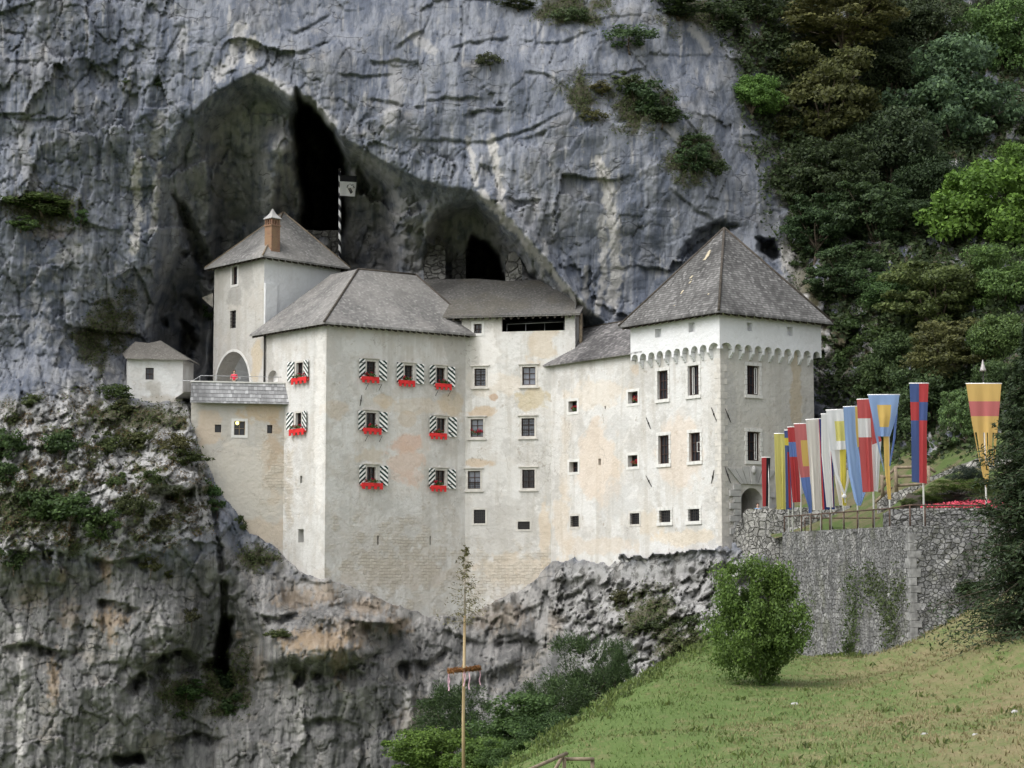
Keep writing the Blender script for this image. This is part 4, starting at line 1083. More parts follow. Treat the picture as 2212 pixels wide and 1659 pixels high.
# ================================================================= WING
wing = empty('castle_wing', (*(F_W.p0+F_W.p1)/2, 2.0), 'low cream wing with lean-to shingle roof between gate tower and middle house', 'building')
wsm = [F_W.rect(*z4(298,778,380,882)), F_W.rect(*z4(870,688,963,800)), F_W.rect(*z4(305,1362,388,1460)), F_W.rect(*z4(868,1298,960,1408))]
wsl = [F_W.rect(*z4(643,825,656,858)), F_W.rect(*z4(583,1330,607,1392))]
wlo = [F_W.rect(*zr(253,570,290,617)), F_W.rect(*zr(510,558,551,606))]
stains = [wblob(F_W, 1292, 1010, 3.0, 3.4) + ((.61, .495, .385), .55, dict(edge=.22, nsc=.6, namp=.55)), wblob(F_W, 1330, 925, 1.8, 1.3) + ((.47, .465, .45), .5),
          wblob(F_W, 1330, 1080, 2.6, 1.7) + ((.44, .44, .43), .45), wblob(F_W, 1215, 1130, 1.2, 3.0) + ((.58, .48, .36), .4), wblob(F_W, 1376, 800, .8, .6) + ((.50, .39, .28), .5), wblob(F_W, 1290, 850, 4., 1.2) + ((.64, .54, .42), .35),
          wblob(F_W, 1220, 1010, .8, 4.5) + ((.58, .50, .40), .3), wblob(F_W, 1300, 1180, 5.0, .8) + ((.53, .44, .34), .45)]
M['plaster_wing'] = plaster('wing_plaster', (.64, .632, .614), stains, dirt=1.1, tan=.4)
EWZ = F_W.hit(1280, 776)[1]
bm = bmesh.new(); wall_faces(bm, F_W, 0, F_W.L, -3.0, EWZ-.02, wsm+wsl+wlo, .6)
plain_wall(bm, F_W.p0, F_W.p0+TR*5, -3, EWZ-.3); build('wall', bm, M['plaster_wing'], wing)
for r in wsm: window(wing, F_W, r, (1, 1), None, 'white', 'glass', fw=.04, inset=.42)
for r in wsl: blind_slit(wing, F_W, r)
for r in wlo: window(wing, F_W, r, (0, 0), (3, 4), 'plain', 'glass', fw=.03, cornice=False)
for r, lb, k in ((wsm[0], 'red geranium in the small window nearest the middle house', 0), (wsm[1], 'red geranium in the small window just under the wing roof beside the tower', 1), (wsm[3], 'red geranium in the lower small window of the wing beside the tower', 2)):
    geranium(F_W, r[0]+(r[1]-r[0])*.66, r[2]+.02, .62, lb, -.12, 11+k)
ro = .42
def onwing(t_, inw, z): q = TC + TL*t_ + TR*inw; return (q[0], q[1], z)
q0 = TC - TR*ro
te0 = along(q0, TL, 1166); te1 = along(q0, TL, 1381)
ez1 = P(1377, 757.6, float((q0+TL*te1)[1])).z; ez0 = P(1167, 791, float((q0+TL*te0)[1])).z
ewz = (ez0+ez1)/2
rq = TC + TR*4.0; tr1 = along(rq, TL, 1345); rz = P(1343.6, 694.6, float((rq+TL*tr1)[1])).z; tr0 = along(rq, TL, 1252)
pl = [onwing(te1-.4, -ro, ewz), onwing(te0, -ro, ewz), onwing(tr0, 4.0, rz), onwing(tr1-6, 4.0, rz)]
roofw = roof_obj('roof', [pl], M['roof_wing'], wing, .13)
caps(roofw, [(pl[2], pl[3])], .07)

# ================================================================= MIDDLE HOUSE
mid = empty('middle_house', (*(F_S.p0+F_S.p1)/2, 2.0), 'tall plastered middle house under the rock lip with a dark open gallery below its roof', 'building')
mw = [F_S.rect(*z3(425,1078,545,1265)), F_S.rect(*z3(940,1060,1083,1255)), F_S.rect(*z2(1855,857,1963,1010)), F_S.rect(1126.5,903.5,1154.5,942), F_S.rect(*z2(1830,1305,1938,1458)), F_S.rect(1128,1014.5,1155,1054.5)]
ms = F_S.rect(*z3(418,595,503,697)); mgal = F_S.rect(*z3(718,508,1400,672))
mlo = [F_S.rect(1023.5,1101,1048.5,1130.5), F_S.rect(1118.5,1126.5,1144.5,1143.5)]
stains = [wblob(F_S, 1152, 860, 1.5, 1.0) + ((.50, .42, .28), .75, dict(edge=.3, nsc=.9, namp=.8)), wblob(F_S, 1175, 745, 1.4, 2.2) + ((.55, .44, .30), .5), wblob(F_S, 1040, 890, 1.6, .5) + ((.50, .36, .22), .6),
          wblob(F_S, 1040, 1000, 1.6, .5) + ((.50, .36, .22), .6), wblob(F_S, 1080, 830, 3.4, 1.0) + ((.64, .54, .42), .4), wblob(F_S, 1068, 858, .45, .35) + ((.42, .27, .16), .7), wblob(F_S, 1065, 1150, 4.0, 3.0) + ((.45, .43, .40), .45),
          wblob(F_S, 1120, 1230, 4.0, 1.6) + ((.56, .45, .32), .5), wblob(F_S, 1055, 770, .9, 3.) + ((.74, .72, .69), .6), wblob(F_S, 1176, 1170, .5, 4.) + ((.60, .47, .32), .5), wblob(F_S, 1010, 770, 1.2, 3.5) + ((.40, .385, .35), .5)]
M['plaster_mid'] = plaster('middle_plaster', (.655, .644, .622), stains, rough_stone=(tuple(F_S.pt(*F_S.hit(1070, 1245))), 7.5, 2.8), dirt=1.1, tan=.45)
SZ = F_S.hit(1100, 678)[1]
bm = bmesh.new(); wall_faces(bm, F_S, -.3, F_S.L, -6.0, SZ+.04, mw+[ms]+mlo+[(*mgal, .35)], .42)
nb_ = -F_S.n
plain_wall(bm, F_S.p1, F_S.p1+nb_*6, 12, SZ+1.5); build('wall', bm, M['plaster_mid'], mid)
for i, r in enumerate(mw):
    window(mid, F_S, r, (1, 2) if i != 0 else (1, 2), {0: (4, 5), 3: (4, 4), 4: None, 5: (4, 4)}.get(i), 'plain', 'glass_sky_tint' if i in (0, 1, 2, 3, 4) else 'glass', fw=.06)
r = mw[4]; bm = bmesh.new(); bars(bm, F_S, r[0], r[1], r[2], r[2]+.5*(r[3]-r[2]), 4, 3, -.05, .016); build('grille', bm, M['iron'], mid)
window(mid, F_S, ms, (1, 1), None, 'white', 'glass', inset=.35)
for r in mlo: window(mid, F_S, r, (0, 0), (5, 4), 'plain', 'glass', fw=.03, cornice=False)
geranium(F_S, mw[2][0]+(mw[2][1]-mw[2][0])*.45, mw[2][2]+.02, .9, 'red geranium across the sill of the middle house window', -.1, 21)
g = mgal
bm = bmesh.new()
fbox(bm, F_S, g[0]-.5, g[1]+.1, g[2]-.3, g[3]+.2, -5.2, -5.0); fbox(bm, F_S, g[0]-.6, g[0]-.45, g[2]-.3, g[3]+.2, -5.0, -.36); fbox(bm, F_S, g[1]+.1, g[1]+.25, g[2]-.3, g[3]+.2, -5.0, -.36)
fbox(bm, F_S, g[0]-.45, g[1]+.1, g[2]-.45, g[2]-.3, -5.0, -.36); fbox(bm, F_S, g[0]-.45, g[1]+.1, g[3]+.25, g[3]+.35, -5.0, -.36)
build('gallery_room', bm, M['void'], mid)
bm = bmesh.new(); zr_ = g[2]+.62*(g[3]-g[2])
tube(bm, [F_S.pt(g[0]+.3, zr_-.08, -.6), F_S.pt(g[1], zr_, -.6)], .025, 6)
for k in (.06, .36, .66, .97): tube(bm, [F_S.pt(g[0]+(g[1]-g[0])*k, g[2]-.3, -.6), F_S.pt(g[0]+(g[1]-g[0])*k, zr_-.03, -.6)], .02, 6)
build('gallery_rail', bm, M['steel'], mid)
ro = .55
f_e = Fac(F_S.p0 + F_S.n*ro, F_S.p1 + F_S.n*ro)
sa = f_e.hit(940, 690)[0]; sb = f_e.hit(1253, 672)[0]; ze = (f_e.hit(990, 687)[1] + f_e.hit(1250, 673)[1])/2
pe = f_e.pt(sa, ze); px_ = Vector((f_e.d[0], f_e.d[1], 0)); inn = Vector((-f_e.n[0], -f_e.n[1], .62)).normalized()
nn = px_.cross(inn); 
def onlean(a, b): return plane_hit(a, b, pe, nn)
lean = [pe, f_e.pt(sb, ze), onlean(1264, 656), onlean(1222, 634), onlean(1202, 603), onlean(1090, 607), onlean(1030, 602), onlean(925, 604), onlean(900, 640)]
# gently bellied lean-to in three strips so that the old roof sags
roofm = roof_obj('roof', [lean], M['roof_lean'], mid, .14)
rafters(roofm, lean[0], lean[1], 20, .5)
bm = bmesh.new(); pp = F_S.pt(F_S.L+.35, SZ, -.6); tube(bm, [F_S.pt(F_S.L+.35, SZ-3.2, -.6), pp], .14, 8); build('post', bm, M['wood_grey'], mid)

# ================================================================= MAIN HOUSE
main = empty('main_house', (MC[0], MC[1], 2.0), 'broad plastered main house with a hipped shingle roof and green and white striped shutters', 'building')
R_open = {'r1a': z2(955,358,1035,490), 'r1b': z2(1283,392,1355,515), 'r1c': z2(1558,413,1632,545), 'r2a': z2(952,803,1038,935), 'r2c': z2(1562,848,1638,975), 'r3a': z2(958,1270,1035,1390), 'r3c': z2(1550,1300,1635,1425)}
R_sh = {'r1a': ((890,335,946,505),(1067,350,1127,522)), 'r1b': ((1214,368,1274,545),(1390,380,1447,552)), 'r1c': ((1498,390,1552,556),(1662,405,1716,578)), 'r2a': ((882,783,945,952),(1070,795,1132,965)),
        'r2c': ((1498,828,1558,985),(1666,840,1730,1010)), 'r3a': ((890,1250,948,1420),(1075,1260,1136,1430)), 'r3c': ((1490,1280,1549,1442),(1660,1292,1722,1458))}
R_box = {'r1a': (920,1065,500,.0), 'r1b': (1240,1375,532,.0), 'r1c': (1560,1692,560,.0), 'r2a': (935,1085,945,.0), 'r2c': (1514,1650,988,.0), 'r3a': (918,1097,1418,.0), 'r3c': (1518,1645,1440,.0)}
R_name = {'r1a': 'top row window nearest the main house corner', 'r1b': 'middle window of the top row', 'r1c': 'top row window nearest the middle house', 'r2a': 'window left of the faded wall painting', 'r2c': 'window right of the faded wall painting',
          'r3a': 'lowest shuttered window nearest the house corner', 'r3c': 'lowest shuttered window nearest the middle house', 'l1': 'upper window of the narrow house side', 'l2': 'lower window of the narrow house side'}
wr = {k: F_MR.rect(*v) for k, v in R_open.items()}
wl_ = {'l1': F_ML.rect(*z2(350,368,406,490)), 'l2': F_ML.rect(*z2(345,803,394,930))}
slR = [F_MR.rect(815,1157,818.5,1177), F_MR.rect(928,1158,931,1177)]
slL = [F_ML.rect(*z2(380,1345,400,1410)), F_ML.rect(644,1143,656,1172)]
small_door = F_ML.rect(578.5, 800, 600, 826)
stains = [wblob(F_MR, 880, 958, 1.9, 1.0) + ((.62, .34, .22), .60, dict(edge=.45, nsc=1.1, namp=.75)), wblob(F_MR, 877, 1000, 1.6, 1.7) + ((.62, .40, .28), .55, dict(edge=.4, nsc=1.0, namp=1.0)), wblob(F_MR, 885, 1030, 1.6, .7) + ((.60, .40, .30), .4),
          wblob(F_MR, 868, 990, 2.6, 3.2) + ((.66, .62, .57), .25), wblob(F_MR, 880, 905, .9, .7) + ((.55, .46, .36), .55, dict(edge=.2, namp=.2)), wblob(F_MR, 980, 870, 1.4, 1.2) + ((.47, .38, .26), .6), wblob(F_MR, 830, 865, 1.4, .5) + ((.56, .44, .30), .5),
          wblob(F_MR, 800, 985, 1.3, .8) + ((.50, .41, .30), .5), wblob(F_MR, 905, 880, 4.0, .7) + ((.58, .47, .34), .35), wblob(F_MR, 985, 760, 1.2, 4.0) + ((.36, .345, .31), .55), wblob(F_MR, 725, 885, 1.1, .8) + ((.52, .43, .33), .5),
          wblob(F_ML, 578, 745, 1.2, 2.6) + ((.36, .345, .31), .55), wblob(F_ML, 690, 900, .8, 9.) + ((.72, .70, .665), .5), wblob(F_MR, 860, 1240, 6.0, 1.2) + ((.50, .43, .36), .45), wblob(F_MR, 760, 1170, 3.5, 1.5) + ((.49, .46, .43), .5)]
M['plaster_main'] = plaster('main_plaster', (.645, .635, .615), stains, rough_stone=(tuple(F_MR.pt(*F_MR.hit(850, 1225))), 8.0, 4.0), dirt=.9, tan=.6)
M['plaster_main_side'] = plaster('main_side_plaster', (.635, .628, .610), stains[-5:-2], rough_stone=(tuple(F_ML.pt(*F_ML.hit(618, 1040))), 1.6, 5.0), dirt=.8, tan=.5)
EM = F_MR.hit(712, 706)[1]
bm = bmesh.new()
wall_faces(bm, F_MR, 0, F_MR.L, -5.0, EM+.6, list(wr.values())+[(*r, .5) for r in slR], .40)
wall_faces(bm, F_ML, 0, F_ML.L, -5.0, EM+.6, list(wl_.values())+[(*r, .5) for r in slL]+[(*small_door, .5, True)], .40, 1)
bkm = MC + ML*ml; plain_wall(bm, bkm, bkm+MR*12, 5, EM+.3)
build('wall', bm, [M['plaster_main'], M['plaster_main_side']], main)
for k, r in wr.items():
    w = window(main, F_MR, r, (1, 1), (2, 2) if k in ('r1a', 'r2a', 'r1b') else None, 'plain', 'glass', fw=.06)
    (a0, b0, a1, b1), (c0_, d0, c1_, d1) = R_sh[k]
    ql = F_MR.rect(*z2(a0, b0, a1, b1), o=.1); qr = F_MR.rect(*z2(c0_, d0, c1_, d1), o=.1)
    shutter(w, F_MR, ql[1], ql[0], ql[2], ql[3], 'shutter_l'); shutter(w, F_MR, qr[0], qr[1], qr[2], qr[3], 'shutter_r')
    xa, xb, yb, ti = R_box[k]; q = z2(xa, yb, xb, yb); s_a = F_MR.hit(q[0], q[1], .3)[0]; s_b = F_MR.hit(q[2], q[3], .3)[0]; zb = F_MR.hit((q[0]+q[2])/2, q[1], .3)[1]
    flower_box(F_MR, s_a, s_b, zb, 'red window box of geraniums on the ' + R_name[k], ti, hash(k) % 97 if False else sum(map(ord, k)))
    if k in ('r1a', 'r2a', 'r1c'):
        bm = bmesh.new()
        for s in (r[0]-.1, r[1]+.25):
            tube(bm, [F_MR.pt(s, r[2]-.55, .02), F_MR.pt(s+.1, r[2]-.55, .34), F_MR.pt(s+.02, r[2]-1.0, .02)], .018, 5)
        build('bracket', bm, M['iron'], w)
L_sh = {'l1': ((278,362,325,530),(408,345,455,515)), 'l2': ((270,800,316,952),(395,785,440,955))}
L_box = {'l1': (303,432,508), 'l2': (284,410,952)}
for k, r in wl_.items():
    w = window(main, F_ML, r, (1, 1), None, 'plain', 'glass', fw=.06, cornice=False)
    (a0, b0, a1, b1), (c0_, d0, c1_, d1) = L_sh[k]
    ql = F_ML.rect(*z2(a0, b0, a1, b1), o=.1); qr = F_ML.rect(*z2(c0_, d0, c1_, d1), o=.1)
    shutter(w, F_ML, ql[1], ql[0], ql[2], ql[3], 'shutter_l'); shutter(w, F_ML, qr[0], qr[1], qr[2], qr[3], 'shutter_r')
    xa, xb, yb = L_box[k]; q = z2(xa, yb, xb, yb)
    flower_box(F_ML, F_ML.hit(q[0], q[1], .3)[0], F_ML.hit(q[2], q[3], .3)[0], F_ML.hit((q[0]+q[2])/2, q[1], .3)[1], 'red window box of geraniums on the ' + R_name[k], 0, 60+len(k)*7+ord(k[1]))
for r in slR: blind_slit(main, F_MR, r, .5)
for r in slL: blind_slit(main, F_ML, r, .5)
s0, s1, z0, z1 = small_door; bm = bmesh.new(); fbox(bm, F_ML, s0-.05, s1+.05, z0, z1+.05, -.6, -.5); build('door', bm, M['white_paint'], main)
anchor(main, F_MR, 781, 853, 777, 877)
bm = bmesh.new()
for f_, s in ((F_ML, .35),):
    tube(bm, [f_.pt(s, EM+.2, .12), f_.pt(s, EM-4.6, .12)], .07, 8)
build('downpipe', bm, M['iron'], main)
# roof
OH = .85
rc = MC - MR*OH*.7 - ML*OH*.7
rc = (MC - MR*.62 - ML*.62)
zE = P(708.5, 695, float(rc[1])).z
tL = along(rc, ML, 535.5); tR = along(rc, MR, 1047)
pL = rc + ML*tL; pR = rc + MR*tR
def zpt(q, z): return (float(q[0]), float(q[1]), z)
r0 = MC + MR*5.7 + ML*5.0
r0 = r0 + MR*along(r0, MR, 771); zR = P(771, 581, float(r0[1])).z
r1 = r0 + MR*along(r0, MR, 896)
dpt = along(r0, ML, 712)
r2 = r0 + ML*dpt
A, B, C_, D_, E_ = zpt(rc, zE), zpt(pR, zE), zpt(r1, zR), zpt(r0, zR), zpt(r2, zR)
Lf = zpt(pL, zE)
back = pR + ML*9.5
Bk = zpt(back, zE)
polys = [[A, B, C_, D_], [A, D_, E_, Lf], [B, Bk, C_]]
roofM = roof_obj('roof', polys, M['roof_main'], main, .15)
caps(roofM, [(A, D_), (D_, C_), (C_, B)], .09)
rafters(roofM, A, B, 26); rafters(roofM, Lf, A, 20)

# ================================================================= KEEP
keep = empty('keep_tower', (KC[0], KC[1], 14.0), 'narrow upper keep with shingle roof, brick chimney and arched niche at the cave', 'tower')
kw = [F_KL.rect(221.2+1120*.25, 387.1+755*.25, 221.2+1166*.25, 387.1+910*.25), F_KL.rect(221.2+1103*.25, 387.1+1135*.25, 221.2+1153*.25, 387.1+1288*.25)]
ka = F_KL.rect(465, 759.5, 540, 850)
stains = [wblob(F_KL, 505, 640, 1.4, .9) + ((.30, .29, .27), .6), wblob(F_KL, 530, 575, 1.4, 2.2) + ((.33, .32, .30), .55), wblob(F_KL, 480, 600, .8, 2.2) + ((.38, .36, .32), .5), wblob(F_KL, 555, 780, .9, 2.6) + ((.52, .42, .27), .6), wblob(F_KL, 500, 560, 3.5, .9) + ((.33, .32, .30), .5)]
M['plaster_keep'] = plaster('keep_plaster', (.54, .528, .50), stains, dirt=1.0, tan=.45)
EK = F_KL.hit(562, 562)[1]
bm = bmesh.new()
wall_faces(bm, F_KL, 0, F_KL.L, 13.0, EK+.5, kw+[(*ka, 1.5, 1.15)], .38)
wall_faces(bm, F_KR, 0, F_KR.L, 13.0, EK+.5, (), .3, 1)
kb = KC + KL*kl + KR*kr; plain_wall(bm, F_KR.p1, kb, 13, EK+.5); plain_wall(bm, kb, F_KL.p0, 13, EK+.5)
build('wall', bm, [M['plaster_keep'], M['plaster_white']], keep)
window(keep, F_KL, kw[0], (0, 1), None, 'white', 'glass', fw=.05); window(keep, F_KL, kw[1], (0, 0), (2, 4), None, 'glass', fw=.04)
bm = bmesh.new(); s0, s1, z0, z1 = ka; N = 14; r_ = (s1-s0)/2; m_ = (s0+s1)/2; zc = z1-r_*1.15
ringp = [(s0, z0)] + [(m_ - r_*math.cos(math.pi*i/N), zc + r_*1.15*math.sin(math.pi*i/N)) for i in range(N+1)] + [(s1, z0)]
for (a, b), (c, d) in zip(ringp, ringp[1:]):
    q = [F_KL.pt(a, b, -1.5), F_KL.pt(c, d, -1.5), F_KL.pt(m_+(c-m_)*.8, zc+(d-zc)*.8, -3.2), F_KL.pt(m_+(a-m_)*.8, zc+(b-zc)*.8, -3.2)]
    bm.faces.new([bm.verts.new(x) for x in q])
bm.faces.new([bm.verts.new(F_KL.pt(m_+(a-m_)*.8, zc+(b-zc)*.8, -3.2)) for a, b in ringp])
build('niche', bm, M['inner_white'], keep)
bm = bmesh.new(); ww = .11
for (a, b), (c, d) in zip(ringp[1:-1], ringp[2:-1]):
    a2, b2 = m_+(a-m_)*1.07, zc+(b-zc)*1.07; c2, d2 = m_+(c-m_)*1.07, zc+(d-zc)*1.07
    hexa(bm, [F_KL.pt(a,b,.03), F_KL.pt(c,d,.03), F_KL.pt(c,d,-.05), F_KL.pt(a,b,-.05), F_KL.pt(a2,b2,.03), F_KL.pt(c2,d2,.03), F_KL.pt(c2,d2,-.05), F_KL.pt(a2,b2,-.05)])
build('arch_rim', bm, M['stone_white'], keep)
bq = F_KR.rect(221.2+1382*.25, 387.1+905*.25, 221.2+1500*.25, 387.1+1300*.25)
bm = bmesh.new(); fbox(bm, F_KR, .02, bq[1], bq[2]-1, bq[3], -.02, .16); build('buttress', bm, M['plaster_white'], keep)
OHK = .62
fk = foot(KC, KL, KR, kl, kr, OHK)
zK = P(560, 551, float(fk[0][1])).z; ak = (fk[0]+fk[2])/2; 
for _ in range(3):
    ak = ak + KR*(along(ak, KR, 606))
    ak = (ak + (fk[0]+fk[2])/2)/2 if _ < 1 else ak
aK = (float(ak[0]), float(ak[1]), P(606, 458, float(ak[1])).z)
ck = [(p_[0], p_[1], zK) for p_ in fk]
roofk = roof_obj('roof', [[ck[i], ck[(i+1) % 4], aK] for i in range(4)], M['roof_keep'], keep, .14)
caps(roofk, [(ck[i], aK) for i in range(4)], .07, 'wood_grey')
rafters(roofk, ck[0], ck[1], 14, .5); rafters(roofk, ck[3], ck[0], 12, .5)
# chimney
nk = (Vector(ck[1])-Vector(ck[0])).cross(Vector(aK)-Vector(ck[0])).normalized()
if nk.z < 0: nk = -nk
cp = plane_hit(587, 538, Vector(ck[0]), nk); cx_, cy_ = cp.x, cp.y+.35
ztop_ = P(587, 490, cy_).z
bm = bmesh.new(); hw = .43
fch = Fac((cx_-KR[0]*hw, cy_-KR[1]*hw), (cx_+KR[0]*hw, cy_+KR[1]*hw))
fbox(bm, fch, 0, 2*hw, cp.z-.6, ztop_, -hw, hw); fbox(bm, fch, -.06, 2*hw+.06, ztop_+.001, ztop_+.12, -hw-.06, hw+.06)
ch = build('chimney', bm, M['brick'], roofk)
bm = bmesh.new(); zl0 = ztop_+.12; zl1 = zl0+.48
for a in (.05, .30, .56, .81):
    for b in (-hw+.05, hw-.05):
        fbox(bm, fch, a-.05, a+.05, zl0, zl1, b-.05, b+.05)
for b in (-.14, .14):
    for a in (.05, .81): fbox(bm, fch, a-.05, a+.05, zl0, zl1, b-.05, b+.05)
build('chimney_lantern', bm, M['brick'], ch)
bm = bmesh.new(); zt_ = P(587, 451, cy_).z; hgt = zt_-zl1
prev = None
for (k, zz) in ((1.22, 0), (1.22, .06), (.80, .28), (.46, .52), (.2, .80), (.05, 1.0)):
    q = [bm.verts.new(fch.pt(hw+sx*hw*k, zl1+hgt*zz, sy*hw*k)) for sx, sy in ((-1, 1), (1, 1), (1, -1), (-1, -1))]
    if prev:
        for i in range(4): bm.faces.new((prev[i], prev[(i+1) % 4], q[(i+1) % 4], q[i]))
    else: bm.faces.new(q[::-1])
    prev = q
bm.faces.new(prev); build('chimney_cap', bm, M['stone_grey'], ch)

# ================================================================= TERRACE with shingled skirt
terr = empty('terrace_house', (*(F_G.p0+F_G.p1)/2, 2.0), 'beige terrace building with grey shingle skirt at the foot of the keep', 'building')
gw = [F_G.rect(464, 917, 478, 934), F_G.rect(505.5, 910, 529.5, 940), F_G.rect(577, 918, 588.5, 936)]
DZ = F_G.hit(500, 826)[1]
stains = [wblob(F_G, 560, 890, 2.2, .9) + ((.46, .34, .20), .6), wblob(F_G, 450, 920, 1.3, 1.6) + ((.50, .38, .26), .5), wblob(F_G, 590, 1000, .9, 3.5) + ((.40, .30, .20), .65), wblob(F_G, 540, 1060, 3., 4.) + ((.56, .52, .46), .5), wblob(F_G, 560, 1150, 3.5, 1.2) + ((.50, .40, .30), .5)]
M['plaster_terrace'] = plaster('terrace_plaster', (.505, .48, .44), stains, rough_stone=(tuple(F_G.pt(*F_G.hit(590, 1010))), 1.4, 3.5), dirt=1.0, tan=.6)
bm = bmesh.new(); wall_faces(bm, F_G, 0, F_G.L+.2, F_G.hit(520, 1200)[1], DZ, gw, .45)
plain_wall(bm, F_G.p0 + np.array((-.2, 7.)), F_G.p0, 8.0, DZ)
build('wall', bm, M['plaster_terrace'], terr)
for i, r in enumerate(gw): window(terr, F_G, r, (1, 1) if i == 1 else (0, 0), None, 'white' if i == 1 else None, 'glass', fw=.04, frame='wood_grey' if i == 1 else 'wood_dark', inset=.34)
a0 = F_G.hit(413, 823, .12); a1 = F_G.hit(613, 828, .12); zt_ = F_G.hit(510, 827, .12)[1]; zb_ = F_G.hit(510, 869, .55)[1]
sk = [F_G.pt(-.1, zb_, .55), F_G.pt(F_G.L+.35, zb_, .55), F_G.pt(F_G.L-.05, zt_, .10), F_G.pt(.0, zt_, .10)]
roof_obj('roof', [sk], M['roof_skirt'], terr, .08)
bm = bmesh.new(); fbox(bm, F_G, -.05, F_G.L+.0, zt_+.002, zt_+.10, -.35, .16); build('parapet_cap', bm, M['stone_white'], terr)
bm = bmesh.new()
q = [F_G.pt(-.5, DZ-.75, -.36), F_G.pt(F_G.L+.3, DZ-.75, -.36), F_G.pt(F_G.L+.3, DZ-.75, -12), F_G.pt(-1.5, DZ-.75, -12)]
bm.faces.new([bm.verts.new(x) for x in q]); build('deck', bm, M['stone_grey'], terr)
rail = empty('metal_railing', F_G.pt(F_G.L/2, zt_, -.1), 'thin galvanised railing along the terrace parapet below the arched niche', 'railing')
bm = bmesh.new(); zr_ = F_G.hit(520, 813, -.1)[1]
tube(bm, [F_G.pt(F_G.L-.2, zr_, -.1), F_G.pt(.7, zr_, -.1), F_G.pt(.1, zt_+.12, -.1), F_G.pt(-.9, zt_+.12, -.3)], .024, 6); build('handrail', bm, M['steel'], rail)
for k in (.09, .27, .52, .8): 
    bm = bmesh.new(); tube(bm, [F_G.pt(F_G.L*k, zt_+.09, -.1), F_G.pt(F_G.L*k, zr_-.02, -.1)], .022, 6); build('post', bm, M['steel'], rail)
lampz = F_G.hit(512.5, 914, -.25)
tl_ = NT('lamp_glow'); tl_.put(tl_.b.inputs["Emission Color"], (1.0, .85, .25)); tl_.b.inputs["Emission Strength"].default_value = 2.2
M['glow'] = tl_.out((.9, .8, .3))
bm = bmesh.new(); bmesh.ops.create_icosphere(bm, subdivisions=2, radius=.13, matrix=Matrix.Translation(F_G.pt(lampz[0], lampz[1], -.25)))
lb = build('lit_lamp', bm, M['glow'], None, True, F_G.pt(lampz[0], lampz[1], -.25)); tag(lb, 'small yellow lit lamp hanging in the middle window under the shingle skirt', 'lamp')

# ================================================================= HUT
HD = 168.0
h0 = XY(272, HD); h1 = XY(392, HD+.6); F_H = Fac(h0, h1)
hut = empty('guard_hut', F_H.pt(F_H.L/2, 12, 0), 'small white hut with a sunken grey hipped roof on the rock ledge', 'building')
hz1 = F_H.hit(330, 776)[1]; hz0 = F_H.hit(330, 935)[1]
hw_ = F_H.rect(314.5, 794.5, 332, 820)
stains = [wblob(F_H, 335, 842, .9, 1.1) + ((.34, .32, .28), .7), wblob(F_H, 350, 868, 2.4, .8) + ((.42, .38, .32), .6)]
M['plaster_hut'] = plaster('hut_plaster', (.655, .66, .65), stains, dirt=.7, tan=.25)
bm = bmesh.new(); wall_faces(bm, F_H, 0, F_H.L, hz0, hz1+.1, [hw_], .35)
hb0 = h0 + np.array((-.75, 3.6)); hb1 = h1 + np.array((.3, 3.6)); plain_wall(bm, hb0, h0, hz0, hz1+.1); plain_wall(bm, h1, hb1, hz0, hz1+.1)
build('wall', bm, M['plaster_hut'], hut); window(hut, F_H, hw_, (1, 1), None, None, 'glass')
bm = bmesh.new(); fbox(bm, F_H, -.05, F_H.L+.05, hz1-.14, hz1-.02, 0, .10); build('eave_moulding', bm, M['stone_white'], hut)
e0 = Vector((*(F_H.p0 - F_H.d*.12 + F_H.n*.35), hz1+.02)); e1 = Vector((*(F_H.p1 + F_H.d*.42 + F_H.n*.35), hz1+.02))
hd0 = Vector((hb0[0]-.35, hb0[1], P(262, 758, float(hb0[1])).z-.2)); hd1 = Vector((hb1[0]+.5, hb1[1], hz1+.02))
hr0 = P(292, 738, HD+1.9); hr1 = P(322, 741, HD+2.0); hr2 = P(347, 735.5, HD+1.9)
roof_obj('roof', [[e0, e1, hr2, hr1], [e0, hr1, hr0], [e0, hr0, hd0], [e1, hd1, hr2]], M['roof_hut'], hut, .08)

# ================================================================= ruined walls inside the cave
def ruin(name, pts, z0p, z1p, label, D0, mat='wall_ruin', thick=.9):
    D0 = min(D0, min(Dat(a, b+14) for a, b, c in pts)-.25)
    """pts: grid columns; tops per column; a thick irregular wall"""
    bm = bmesh.new(); uvl = bm.loops.layers.uv.new("UVMap"); cols = []
    for px, pt_, pb_ in pts:
        a = P(px, pt_, D0); b = P(px, pb_, D0); cols.append((a, b))
    for (a, b), (c, d) in zip(cols, cols[1:]):
        bk_ = Vector((0, thick, 0)); hexa(bm, [b, d, d+bk_, b+bk_, a, c, c+bk_, a+bk_])
    for fc in bm.faces:
        for l in fc.loops: l[uvl].uv = (l.vert.co.x, l.vert.co.z)
    m = cols[len(cols)//2][1]
    o = build(name, bm, M[mat], None, False, m); return tag(o, label, 'wall')
ruin('cave_wall', [(640,499,600),(665,496,600),(690,499,600),(715,497,600),(733,498,600)], 0, 0, 'rough grey wall closing the foot of the dark cave behind the flagpole', 186.0)
ruin('ruined_wall', [(916,540,640),(930,520,640),(945,505,640),(955,520,640),(962,540,640)], 0, 0, 'leftmost stub of ruined wall in the small cave above the middle house roof', 180.5)
ruin('ruined_wall', [(976,545,640),(982,535,640),(1003,536,640),(1006,560,640)], 0, 0, 'square stub of ruined wall beside the small dark cave hole', 180.0)
ruin('ruined_wall', [(1092,560,640),(1100,545,640),(1118,540,640),(1128,575,640)], 0, 0, 'pale ruined pier right of the small dark cave hole', 180.0)
M['wall_link'] = plaster('old_link_plaster', (.20, .195, .18))
